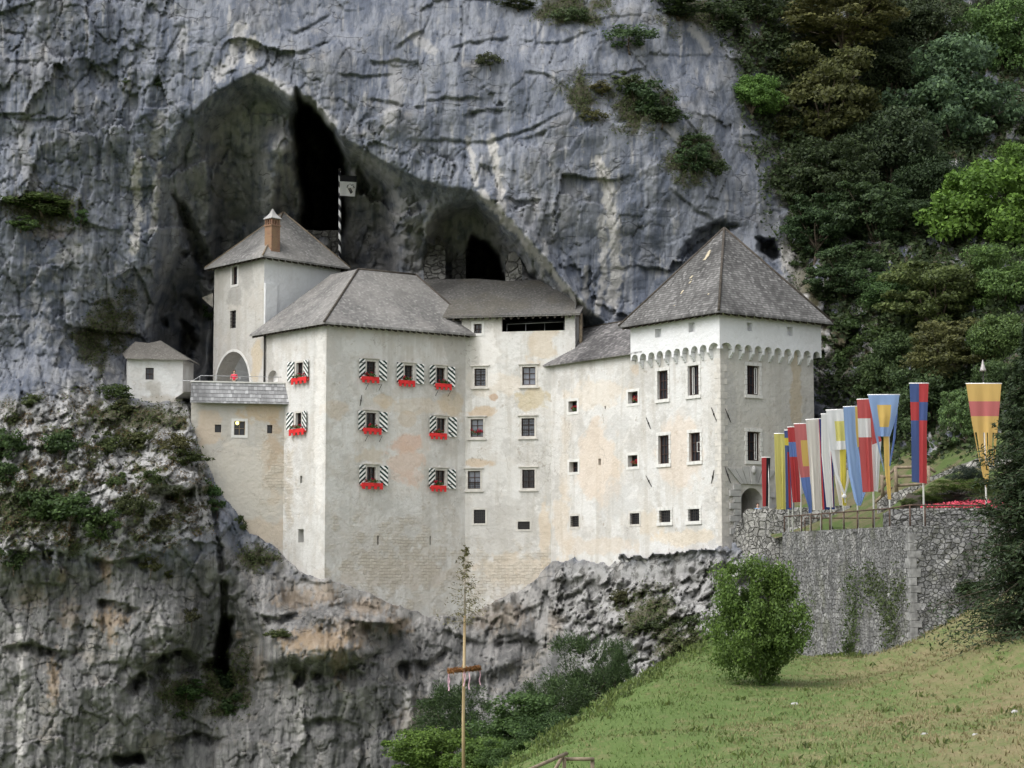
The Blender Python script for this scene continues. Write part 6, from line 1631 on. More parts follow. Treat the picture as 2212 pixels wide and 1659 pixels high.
# terrace ground
t = NT('terrace_lawn'); p = t.pos(); c = t.mix(t.step(t.noise(p, .6, 5, .65), .42, .6), (.075, .115, .032), (.15, .125, .075)); M['lawn'] = t.out(t.mix(t.math('MULTIPLY', t.noise(p, 6., 4), .5), c, (.05, .06, .02)), t.bump(t.noise(p, 5., 5), .08), .95)
tpts = [(*(W0+np.array((.2, .5))), zW0-.35), (*(W1+np.array((.4, 0))), zW1-.35), (*(WR+np.array((0, .5))), zW0-.3), (22.2, 118.6, zW0-.3), (30, 118.6, zW0-.2), (38, 118, zW0+.2), (21.6, 121, 4.55), (24, 124.5, 6.3), (28, 124, 6.8), (34, 124, 7.6), (40, 124, 9.0),
        (19.6, 146, 5.2), (17, 150, 5.3), (24, 134, 6.0), (30, 134, 9.2), (40, 134, 13), (24, 146, 8.0), (32, 150, 14), (22, 128, 5.2), (19.6, 132, 4.7)]
for k_ in range(1, 12):
    q_ = F_B.pt(F_B.L*k_/12, zW1+(zW0-zW1)*k_/12-.35, -.3); tpts.append(tuple(q_)); q_ = F_B.pt(F_B.L*k_/12, zW1+(zW0-zW1)*k_/12-.25, -1.6); tpts.append(tuple(q_))
tt = TPS(tpts, 10.0, 1e-3)
xs = np.linspace(14, 46, 65); ys = np.linspace(115, 152, 75); XX, YY = np.meshgrid(xs, ys)
# keep only what lies behind the bastion walls
sd1 = (XX-F_B.p0[0])*F_B.n[0] + (YY-F_B.p0[1])*F_B.n[1]; sd2 = (XX-F_BR.p0[0])*F_BR.n[0] + (YY-F_BR.p0[1])*F_BR.n[1]
ZZ = tt(XX, YY) + .06*fbm(XX/1.5, YY/1.5, 3, 2)
idx = np.arange(XX.size).reshape(XX.shape); q = np.stack([idx[:-1, :-1], idx[:-1, 1:], idx[1:, 1:], idx[1:, :-1]], -1).reshape(-1, 4)
inside = ((sd1 < -.25) & (sd2 < -.25)).ravel(); q = q[inside[q].all(1)]
TV = np.stack([XX, YY, ZZ], -1).reshape(-1, 3)
tg = mesh_np('terrace_ground', TV, q, M['lawn'], smooth=True); tag(tg, 'grassy terrace behind the bastion wall', None, None, 'structure')
def terr_z(x, y): return float(tt(np.array([x]), np.array([y]))[0])
# low wall in front of the flower bed
f = Fac(XY(1922, 120.2), XY(2215, 118.4)); za = P(1940, 1098, 120).z; zb_ = P(2130, 1097, 118.6).z
bm = bmesh.new(); stone_face(bm, f, lambda s: 3.2, lambda s: za+(zb_-za)*s/f.L, 500, .35, .05, 14, .6)
f2 = Fac(XY(1905, 124.), XY(1922, 120.2)); stone_face(bm, f2, lambda s: 3.2, lambda s: za-.1, 540, .35, .05, 15, .6)
tag(build('garden_wall', bm, M['wall_bastion'], None, False, f.pt(0, 4)), 'low stone garden wall below the pink flower bed', 'wall')
f = Fac(XY(2008, 128.5), XY(2235, 125.0)); bm = bmesh.new(); stone_face(bm, f, lambda s: 5.0, lambda s: P(2010, 1030, 128.5).z+1.0*min(1, s/3.0), 560, .35, .05, 16, .6)
tag(build('garden_wall', bm, M['wall_rubble'], None, False, f.pt(0, 6)), 'upper rubble wall behind the junipers and flower bed', 'wall')
f = Fac(XY(1893, 137.), XY(2010, 133.)); bm = bmesh.new(); stone_face(bm, f, lambda s: 4.5, lambda s: P(1895, 1075, 137.).z+.9*s/f.L, 590, .35, .05, 17, .6)
tag(build('garden_wall', bm, M['wall_rubble'], None, False, f.pt(0, 6)), 'rubble steps wall under the log railing', 'wall')
# pink flower bed and junipers
rg = np.random.default_rng(3); n = 2600
px_ = rg.uniform(1990, 2215, n); dd = 120.1 + 1.0*rg.random(n)*(.25+.75*ss(1990, 2100, px_)); V1 = []
ctr = []
for a, d_ in zip(px_, dd):
    w = P(a, 1088, d_); ctr.append((w.x, d_, 5.15 + (d_-120.1)*.42 + .12*rg.random()))
ctr = np.array(ctr); Vp, Fp = leaf_quads(ctr, .11+.08*rg.random(n), rg, np.tile(np.array([0, -.6, .7]), (n, 1)), .5)
fb = mesh_np('bedding_flowers', Vp, Fp, M['petal_pink']); tag(fb, 'dense bed of pink red begonias behind the garden wall', None, None, 'stuff')
c2 = ctr[rg.integers(0, n, 2600)] + rg.normal(size=(2600, 3))*.06 - np.array([0, 0, .13]); Vp, Fp = leaf_quads(c2, .12+.08*rg.random(2600), rg, None, .5)
fb = mesh_np('bedding_leaves', Vp, Fp, M['flower_leaf']); tag(fb, 'green leaves under the pink bedding flowers', None, None, 'stuff')
bm = bmesh.new(); q = [(*XY(1935, 120.9), 4.95), (*XY(2230, 119.3), 4.95), (*XY(2230, 123), 6.25), (*XY(1960, 123.5), 6.2)]
vs = [bm.verts.new(x) for x in q]; vb = [bm.verts.new((x[0], x[1], 3.5)) for x in q]; bm.faces.new(vs); 
for i in range(4): bm.faces.new((vs[i], vb[i], vb[(i+1) % 4], vs[(i+1) % 4]))
tag(build('bed_soil', bm, plain('bed_soil', (.06, .05, .04))), 'dark planted soil of the flower bed', None, None, 'structure')
for i, (a, b, rx, ry, col, D_, lab) in enumerate(((2060,1052,62,14,(.085,.135,.028),122.5,'low yellow green juniper spreading above the pink flower bed'),(2010,1072,40,15,(.080,.125,.030),121.8,'low green juniper at the left end of the flower bed'),(2120,1045,40,12,(.085,.13,.03),122.8,'low juniper beside the spruce'),
      (2085,1030,44,26,(.034,.052,.040),124.5,'blue grey juniper bush in front of the upper rubble wall'),(2060,1066,40,9,(.060,.060,.055),121.4,'dull lavender clump behind the pink flowers'),(1960,1085,24,9,(.075,.11,.03),121.5,'green ground shrub at the corner of the garden wall'))):
    plant('juniper', lab, 'shrub', a, b, rx, ry, 'yew' if i != 4 else 'shrub', 1+i % 4, col, D_, 'shrubs round the flower bed', 0, parts=('foliage', 'stems'))
# climbing plants on the bastion
def climb(name, label, pts, n, col, seed, size=.16):
    rg = np.random.default_rng(seed); C_ = []
    for (s, z, rs, rz, k) in pts:
        m = int(n*k); C_.append(np.stack([s+rg.normal(size=m)*rs, z+rg.normal(size=m)*rz, .10+.16*rg.random(m)], 1))
    q = np.concatenate(C_); w = np.array([tuple(F_B.pt(*x)) for x in q])
    Vv, Ff = leaf_quads(w, size*(.5+rg.random(len(w))), rg, np.tile(np.array([F_B.n[0], F_B.n[1], .3]), (len(w), 1)), .3)
    o = mesh_np(name, Vv, Ff, M['leaf'], None, loc=F_B.pt(pts[0][0], pts[0][1])); o.color = (*col, 1); tag(o, label, 'climbing plant')
def bh(px, py): return F_B.hit(px, py)
pp = [bh(*q) for q in ((1845,1260),(1850,1310),(1845,1350),(1840,1390))]
climb('climbing_plant', 'light green creeper in a vertical strip on the bastion wall', [(s, z, .9, .5, .25) for s, z in pp], 900, (.070, .105, .038), 3)
pp = [bh(*q) for q in ((1900,1270),(1915,1300),(1930,1330),(1925,1370),(1880,1255),(1945,1280))]
climb('climbing_plant', 'light green creeper spread over the bastion wall near its corner', [(s, z, .8, .6, .18) for s, z in pp], 1300, (.072, .100, .040), 5)
plant('shrub', 'dark fern like shrub growing from the right bastion face', 'shrub', 2075, 1235, 26, 26, 'shrub', 2, (.040, .066, .026), 115.6, None, 0, parts=('foliage', 'stems'))
plant('shrub', 'dark shrub at the foot of the right bastion face beside the spruce', 'shrub', 2105, 1270, 40, 24, 'shrub', 3, (.040, .066, .026), 114.8, None, 0, parts=('foliage', 'stems'))
plant('shrub', 'small green shrub at the foot of the bastion beside its pale stones', 'shrub', 1832, 1398, 16, 18, 'shrub', 1, (.060, .095, .034), 126.0, None, 0, parts=('foliage', 'stems'))
# ---------------------------------------------------------------- iron fence on the bastion
def onwall(px, o=-.38): 
    q0 = F_B.p0 + F_B.n*o; r = ray(px, 1140)[:2]; t_ = float(np.dot(q0, F_B.n)/np.dot(r, F_B.n)); q = r*t_
    s = float(np.dot(q-F_B.p0, F_B.d)); return q, zW1+(zW0-zW1)*min(1, max(0, s/F_B.L))
fence = empty('iron_fence', (*onwall(1850)[0], onwall(1850)[1]), 'low rusty iron fence along the top of the bastion wall', 'fence')
posts = []
for zx in (240, 380, 458, 545, 615, 728, 840, 968, 1105, 1272):
    px = 1631.35+.26332*zx; q, z = onwall(px, -.15); posts.append((q, z))
q = XY(1996, 115.6); posts.append((q, zW0)); q2 = XY(2135, 116.0); posts.append((q2, zW0))
tops = []
for i, (q, z) in enumerate(posts):
    h = 1.02 if i < 9 else 1.12
    bm = bmesh.new(); tube(bm, [(q[0], q[1], z-.12), (q[0], q[1], z+h)], .045, 6); build('post', bm, M['rust'], fence); tops.append(Vector((q[0], q[1], z+h)))
bm = bmesh.new(); tube(bm, tops, .042, 6); build('rail', bm, M['rust'], fence)
f2c = empty('iron_fence', (*XY(1740, 138.5), 4.6), 'second iron fence set back behind the flagpoles', 'fence')
bp_ = [XY(1737, 139), XY(1790, 136), XY(1850, 133.4), XY(1918, 130.5)]; tp_ = []
for q in bp_:
    zt_ = P(1106, 1119, q[1]).z
    bm = bmesh.new(); tube(bm, [(q[0], q[1], zt_-1.15), (q[0], q[1], zt_)], .035, 6); build('post', bm, M['rust'], f2c); tp_.append(Vector((q[0], q[1], zt_)))
bm = bmesh.new(); tube(bm, tp_, .04, 6); build('rail', bm, M['rust'], f2c)
# ---------------------------------------------------------------- banners
CLOTH = {}
def cloth_mat(key):
    if key not in CLOTH:
        cols = dict(red=(.52,.07,.075), red2=(.62,.13,.13), black=(.022,.022,.026), yellow=(.72,.60,.10), blue=(.085,.13,.32), dblue=(.035,.06,.22), lblue=(.30,.44,.72), mblue=(.16,.25,.56), white=(.86,.86,.87), cream=(.74,.71,.66), gold=(.74,.52,.16), pink=(.62,.19,.19), orange=(.74,.50,.18), lemon=(.74,.68,.22), tan=(.72,.60,.36))
        c = cols[key]; t = NT('cloth_'+key); n = t.noise(t.scale(t.objc(), (3, 3, .5)), 1.2, 4)
        cc = t.mix(n, tuple(x*.86 for x in c), tuple(min(.9, x*1.1) for x in c)); t.put(t.b.inputs["Base Color"], cc); t.b.inputs["Roughness"].default_value = .75
        tr = t.n.new("ShaderNodeBsdfTranslucent"); t.put(tr.inputs["Color"], cc); mx = t.n.new("ShaderNodeMixShader"); mx.inputs[0].default_value = .45
        t.link(t.b.outputs[0], mx.inputs[1]); t.link(tr.outputs[0], mx.inputs[2]); t.link(mx.outputs[0], t.n["Material Output"].inputs["Surface"]); CLOTH[key] = t.m
    return CLOTH[key]
def cloth(name, root, D_, left, right, pattern, yaw=0.0, seed=0, rip=.15, nu=None, back=.0):
    """left/right: outline polylines (zf grid) from top to bottom; pattern(u,v)->colour key or None"""
    nu = nu or 24; nv = 60
    ly = np.array([zf(*q) for q in left]); ry = np.array([zf(*q) for q in right])
    def al(poly, v):
        t_ = np.linspace(0, 1, len(poly)); return np.array([np.interp(v, t_, poly[:, 0]), np.interp(v, t_, poly[:, 1])])
    keys = []; Vv = []; Ff = []; mi = []
    org = np.array(origin(root))
    for j in range(nv+1):
        v = j/nv; a = al(ly, v); b = al(ry, v)
        for i in range(nu+1):
            u = i/nu; q = a*(1-u)+b*u
            d_ = D_ + back + yaw*(u-.5) + rip*(math.sin(u*9+seed+v*2.2)*.6 + math.sin(u*17+seed*2+v*1.1)*.35 + math.sin(v*7+seed*3+u*2)*.25)*(.15+min(1, v*1.6)*.85)
            Vv.append(tuple(P(q[0], q[1], d_)))
    for j in range(nv):
        for i in range(nu):
            k = pattern((i+.5)/nu, (j+.5)/nv)
            if k is None: continue
            if k not in keys: keys.append(k)
            a = j*(nu+1)+i; Ff.append((a, a+nu+1, a+nu+2, a+1)); mi.append(keys.index(k))
    o = mesh_np(name, Vv, Ff, [cloth_mat(k) for k in keys], root, True, mi)
    return o
def pole_xy(px, zx_off=0):
    return onwall(px, -.32)
def banner(label, bx, top_y, bar, D_=None, base_y=None):
    px = 1631.35+.26332*bx
    if D_ is None: q, z = pole_xy(px); D_ = float(q[1])
    else: q = XY(px, D_); z = zW0 if D_ < 118 else P(px, zf(0, base_y or 1500)[1], D_).z
    root = empty('banner', (q[0], q[1], z), label, 'banner', 'heraldic banners on white poles along the terrace')
    bm = bmesh.new(); zt = P(px, zf(0, top_y)[1]-1, D_).z; tube(bm, [(q[0], q[1], z-.1), (q[0], q[1], (z+zt)/2), (q[0], q[1], zt)], [.055, .05, .045], 8); build('pole', bm, M['white_paint'], root)
    (x0, y0), (x1, y1) = bar
    bm = bmesh.new(); tube(bm, [P(*zf(x0, y0), D_-.12), P(*zf(x1, y1), D_-.12)], .035, 6); build('crossbar', bm, M['white_paint'], root)
    return root, D_-.14
def rects(base, *rs):
    def f(u, v):
        k = base
        for (u0, v0, u1, v1, c) in rs:
            if u0 <= u < u1 and v0 <= v < v1: k = c
        return k
    return f
r, d = banner('narrow red and black banner hanging in front of the gate', 108, 917, ((50,917),(125,917)), 147.0, 1420)
cloth('cloth', r, d, [(52,918),(55,1100),(62,1320)], [(125,917),(120,1100),(108,1318)], rects('red', (.56,0,1,1,'black')), .3, 1, .03)
r, d = banner('plain lemon yellow banner second from the gate', 275, 722, ((153,722),(242,722)))
cloth('cloth', r, d, [(155,724),(163,1000),(176,1345)], [(240,724),(246,1000),(250,1343)], rects('lemon'), .4, 2)
r, d = banner('dark blue banner with a yellow square behind the lemon banner', 308, 695, ((238,695),(290,693)))
cloth('cloth', r, d, [(238,696),(246,900),(254,1345)], [(290,695),(300,900),(322,1345)], rects('blue', (.0,.15,.8,.30,'yellow'), (.32,.44,.62,.98,'red')), .4, 3, back=.15)
r, d = banner('red banner with a blue band hanging beside the yellow square banner', 378, 668, ((262,670),(328,666)))
cloth('cloth', r, d-.1, [(264,671),(285,950),(306,1287)], [(326,668),(350,950),(384,1282)], rects('red', (0,.21,1,.43,'mblue')), .4, 4)
r, d = banner('red banner with gold square and gathered blue lower half', 455, 642, ((315,642),(428,640)))
cloth('cloth', r, d-.2, [(318,644),(345,930),(385,1160),(438,1330),(440,1375)], [(425,642),(440,930),(462,1150),(466,1330),(464,1372)], rects('pink', (.42,.11,.95,.31,'gold'), (0,.42,1,1,'mblue')), .5, 5, .10)
r, d = banner('cream banner with a blue right half', 540, 605, ((412,608),(545,600)))
cloth('cloth', r, d-.3, [(414,609),(445,1000),(472,1352)], [(520,603),(536,1000),(548,1352)], rects('cream'), .5, 6)
cloth('cloth', r, d-.05, [(520,602),(538,1000),(552,1345)], [(545,601),(590,1000),(655,1343)], rects('dblue', (0,0,.16,1,'red')), .4, 7)
r, d = banner('narrow white banner next to the cream and blue one', 623, 560, ((538,562),(618,560)))
cloth('cloth', r, d-.25, [(540,562),(545,900),(585,1325)], [(618,560),(640,900),(655,1327)], lambda u, v: ('red' if v > .42 and .80 < u < .84 else 'dblue' if v > .42 and u >= .84 else 'white') if u < .97 else None, .5, 8)
r, d = banner('white banner with a yellow square and knotted white tails', 728, 527, ((578,530),(728,523)))
cloth('cloth', r, d-.35, [(581,531),(600,700),(618,857)], [(722,525),(740,700),(746,852)], rects('white', (.42,.26,.98,.76,'lemon')), .5, 9)
cloth('tail', r, d-.2, [(640,856),(655,1100),(690,1310)], [(746,852),(744,1100),(748,1315)], rects('cream', (.5,0,1,1,'yellow')), .2, 10)
cloth('tail', r, d-.45, [(618,857),(650,1040),(722,1225),(735,1290)], [(652,857),(682,1060),(738,1215),(745,1290)], rects('white'), .1, 11, .04, 8)
cloth('tail', r, d-.45, [(752,1020),(748,1120),(728,1225)], [(776,1025),(766,1130),(738,1240)], rects('white'), .1, 12, .03, 6)
bm = bmesh.new(); bmesh.ops.create_icosphere(bm, subdivisions=2, radius=.14, matrix=Matrix.Translation(P(*zf(731,1235), d-.5))); build('knot', bm, cloth_mat('white'), r, True)
r, d = banner('pale sky blue banner with a cream edge and rounded foot', 843, 500, ((720,504),(838,498)))
cloth('cloth', r, d-.3, [(722,504),(740,800),(765,1050),(812,1260),(835,1312)], [(822,500),(842,800),(880,1050),(905,1210),(868,1312)], rects('lblue'), .5, 13)
cloth('tail', r, d-.36, [(818,500),(825,700),(838,832)], [(838,499),(846,700),(852,832)], rects('gold'), .1, 14, .02, 6)
r, d = banner('red and white chequered banner', 975, 440, ((832,442),(940,438)))
cloth('cloth', r, d-.35, [(834,443),(850,800),(882,1203)], [(938,440),(955,800),(972,1198)], rects('red2', (0,.215,1,.435,'white')), .5, 15)
cloth('cloth', r, d-.1, [(938,440),(958,800),(972,1195)], [(960,560),(1036,770),(1008,1198)], rects('red2', (0,.52,1,1,'white')), .4, 16)
r, d = banner('sky blue banner with a gold square and long forked tails', 1108, 403, ((920,404),(1188,403)))
cloth('cloth', r, d, [(924,405),(960,580),(1008,745)], [(1184,404),(1160,580),(1106,745)], rects('lblue', (.24,.24,.76,.76,'gold')), .3, 17, .12, back=-.25)
cloth('tail', r, d-.05, [(956,560),(985,740),(1050,1010),(1056,1030)], [(990,640),(1015,790),(1056,1010),(1060,1030)], rects('lblue'), .1, 18, .03, 8)
cloth('tail', r, d-.05, [(1142,640),(1128,790),(1098,985)], [(1170,520),(1150,760),(1108,990)], rects('mblue'), .1, 19, .03, 8)
cloth('tail', r, d-.08, [(1052,745),(1062,1000),(1090,1262)], [(1096,745),(1104,1000),(1116,1262)], rects('gold'), .1, 20, .03, 10)
r, d = banner('tall blue and red chequered banner standing alone', 1376, 308, ((1262,310),(1424,310)), 115.9)
cloth('cloth', r, d, [(1266,312),(1280,660),(1284,1118)], [(1422,312),(1408,660),(1408,1132)], lambda u, v: ('blue' if (u < .5) == (v < .215 or v >= .43) else 'red'), .3, 21, .12, 24, back=-.25)
r, d = banner('wide orange banner with a pink band and slit foot, behind the spruce', 1888, 308, ((1726,312),(2024,312)), 116.6)
cloth('cloth', r, d, [(1730,314),(1775,620),(1840,960)], [(2020,314),(1995,620),(1962,985)], lambda u, v: None if v > .64 and (.06 < u-.0 < .12 or .40 < u < .47 or .56 < u < .60 or .80 < u < .87) else ('pink' if .235 < v < .43 else 'orange'), .3, 22, .12, 40, back=-.25)
cloth('tail', r, d-.05, [(1842,950),(1870,1080),(1888,1150)], [(1920,985),(1915,1090),(1898,1170)], rects('orange'), .1, 23, .03, 8)
# striped flagpole with the castle flag
FD = 174.8
fp = empty('flagpole', P(734, 600, FD), 'black and white striped flagpole with crested flag behind the keep', 'flagpole')
t = NT('spiral_stripes'); x, y, z = t.sep(t.objc()); ang = t.math('ARCTAN2', y, x)
w = t.math('FRACT', t.math('ADD', t.math('DIVIDE', z, .95), t.math('DIVIDE', ang, 6.28318)))
M['spiral'] = t.out(t.mix(t.math('GREATER_THAN', w, .5), (.72, .72, .72), (.015, .015, .02)), rough=.5)
bm = bmesh.new(); a = P(734, 600, FD); b = P(734, 367, FD); tube(bm, [a, (a+b)/2, b], .11, 10); build('pole', bm, M['spiral'], fp)
bm = bmesh.new(); bmesh.ops.create_icosphere(bm, subdivisions=2, radius=.15, matrix=Matrix.Translation(b)); build('finial', bm, M['iron'], fp, True)
def flagcloth(name, pts, mat, nu=14, nv=8, back=0.0):
    Vv = []; Ff = []
    for j in range(nv+1):
        for i in range(nu+1):
            u, v = i/nu, j/nv; q = (np.array(pts[0])*(1-u)+np.array(pts[1])*u)*(1-v) + (np.array(pts[3])*(1-u)+np.array(pts[2])*u)*v
            Vv.append(tuple(P(q[0], q[1], FD-.15+back + .10*math.sin(u*6)*u)))
    for j in range(nv):
        for i in range(nu): a = j*(nu+1)+i; Ff.append((a, a+nu+1, a+nu+2, a+1))
    return mesh_np(name, Vv, Ff, mat, fp, True)
flagcloth('flag', [(734,391.5),(770,393.5),(766.5,424.5),(734,422.5)], cloth_mat('white'))
flagcloth('flag_upper_stripe', [(734,378.5),(771.5,380),(770,393.5),(734,391.5)], cloth_mat('black'))
# the crest: a shield with dark slanting bars under leafy mantling
bm = bmesh.new()
def cq(pts_, d_): bm.faces.new([bm.verts.new(P(a, b, FD-.15-.02-d_ + .10*math.sin(max(0, (a-734)/36)*6)*max(0, (a-734)/36))) for a, b in pts_])
for k in range(3): cq([(751.5+k*2.4,407-k*.3),(753+k*2.4,406.5-k*.3),(759+k*1.6,417.5-k*1.2),(757.5+k*1.6,419-k*1.4)], .012)
build('crest_bars', bm, cloth_mat('black'), fp)
bm = bmesh.new(); cq([(749.5,404),(764,405),(763,414),(758,421),(751.5,414)], .004); build('crest_shield', bm, cloth_mat('cream'), fp)
bm = bmesh.new(); rr = random.Random(4)
for k in range(30):
    an = rr.uniform(-3.6, .5); q = (757+7.6*math.cos(an)*rr.uniform(.75, 1.2), 404+6*math.sin(an)*rr.uniform(.6, 1.15)); cq([(q[0]-1, q[1]), (q[0], q[1]-1.2), (q[0]+1.1, q[1]+.2), (q[0], q[1]+1)], .008)
build('crest_mantling', bm, plain('faded_mantling', (.18, .19, .18)), fp)
# ---------------------------------------------------------------- maypole
MD = 84.0
mp = P(1002, 1760, MD); mb = empty('maypole', mp, 'tall peeled maypole trunk with a small spruce left on its top', 'maypole')
t = NT('peeled_trunk'); n = t.noise(t.scale(t.objc(), (8, 8, .6)), 1.0, 5); M['peeled'] = t.out(t.mix(t.step(n, .35, .65), (.27, .20, .105), (.40, .31, .18)), t.bump(n, .02), .7)
zt_ = P(1004, 1345, MD).z; bm = bmesh.new(); tube(bm, [mp, (mp.x-.03, mp.y, (mp.z+zt_)/2), P(1004, 1330, MD)], [.074, .066, .052], 10); build('pole', bm, M['peeled'], mb)
conifer('', None, P(1004, 1355, MD), P(1006, 1172, MD).z-P(1004, 1355, MD).z, 1.08, 13, 8, 20, 9, (.13, .125, .055), 'bark_pale', .75, .12, .10, .045, parent=mb)
wz = P(1003, 1446, MD); wr_ = empty('harvest_wreath', wz, 'reddish brown twig wreath with pink ribbons hanging on the maypole', 'wreath')
rg = np.random.default_rng(8); C_ = []; Ax = []
for k in range(1500):
    a = rg.random()*6.283; R_ = .56+.04*rg.normal(); C_.append((wz.x+R_*math.cos(a), wz.y+R_*math.sin(a), wz.z+.035*rg.normal()+.05*math.cos(a))); Ax.append((-math.sin(a), math.cos(a), .2*rg.normal()))
Vv, Ff = needle_quads(np.array(C_), .14+.08*rg.random(1500), rg, np.array(Ax)); o = mesh_np('twig_ring', Vv, Ff, leafmat('dry_twigs', (.24, .115, .045), objcol=False), wr_)
bm = bmesh.new()
tube(bm, [wz+Vector((-.6, 0, -.02)), wz, wz+Vector((.6, 0, .03))], .02, 5); tube(bm, [wz+Vector((0, -.6, 0)), wz, wz+Vector((0, .6, 0))], .02, 5); build('cross_sticks', bm, M['bark_pale'], wr_)
M['ribbon'] = plain('pale_pink_ribbon', (.58, .36, .44), .6, var=.25, sc=12)
for k, (dx, dy, ln) in enumerate(((-.61, .02, .82), (-.59, .0, .55), (0, -.6, .62), (.04, -.59, .45), (.20, -.56, .75), (.60, .05, .6))):
    bm = bmesh.new(); p0 = wz+Vector((dx, dy, 0)); w_ = .022; pv = None
    for i in range(9):
        q = p0 + Vector((.02*math.sin(i*1.1+k), .01*i*.2, -ln*i/8)); r2 = [bm.verts.new(q+Vector((-w_, .01*math.sin(i), 0))), bm.verts.new(q+Vector((w_, -.01*math.sin(i), 0)))]
        if pv: bm.faces.new((pv[0], pv[1], r2[1], r2[0]))
        pv = r2
    build('ribbon', bm, M['ribbon'], wr_)
# ---------------------------------------------------------------- log railing at the lower edge
RD = 63.0
lr = empty('log_railing', (P(1210, 1640, RD).x, RD, ground_z(P(1210, 1640, RD).x, RD)), 'round log railing with a slanting handrail at the bottom edge of the meadow', 'railing')
def zb4(x, y): return 1078.3+x*.125, 1548.4+y*.125
def logp(name, a, b, r, Da=RD, Db=RD):
    bm = bmesh.new(); tube(bm, [P(*zb4(*a), Da), (P(*zb4(*a), Da)+P(*zb4(*b), Db))/2, P(*zb4(*b), Db)], r, 10); build(name, bm, M['wood_grey'], lr)
logp('handrail', (1165,635), (300,1010), .055, RD, RD-3); logp('brace', (1105,665), (860,1100), .055, RD, RD-.6)
logp('post', (1125,700), (1125,1300), .06); logp('rail', (1120,730), (1645,730), .055, RD+.1, RD+.1); logp('post', (1610,735), (1612,1300), .062, RD+.2, RD+.2)
# log railing of the upper path
ur = empty('log_railing', P(1950, 1060, 132.), 'brown log railing on the upper path behind the banners', 'railing')
def lg(name, a, b, r=.09, D_=131.5):
    bm = bmesh.new(); tube(bm, [P(*zf(*a), D_), (P(*zf(*a), D_)+P(*zf(*b), D_))/2, P(*zf(*b), D_)], r, 8); build(name, bm, M['wood_grey'], ur)
for a, b in (((1165,1000),(1420,995)), ((1140,1075),(1440,1065)), ((1140,1150),(1450,1130)), ((1160,1000),(1030,1110)), ((1120,1080),(1010,1200)), ((1120,1160),(980,1290)), ((1420,995),(1480,1040))): lg('rail', a, b)
for a, b in (((1150,990),(1160,1200)), ((1420,985),(1435,1180)), ((1040,1060),(1045,1240))): lg('post', a, b, .11, 131.3)
# lamp behind the orange banner
ld = 122.0; lp = empty('street_lamp', P(2126, 1040, ld), 'bell shaped metal lamp on a slim post behind the orange banner', 'street lamp')
bm = bmesh.new(); tube(bm, [P(2126, 1045, ld), P(2125, 920, ld), P(2124, 800, ld)], [.05, .04, .03], 8); build('post', bm, M['iron'], lp)
bm = bmesh.new(); c_ = P(2123.3, 802, ld); lathe(bm, c_, [(.20, 0), (.17, .10), (.11, .28), (.06, .48), (.045, .56), (.012, .66)], 14); build('lamp_shade', bm, plain('zinc_shade', (.36, .34, .33), .5, .3), lp, True)
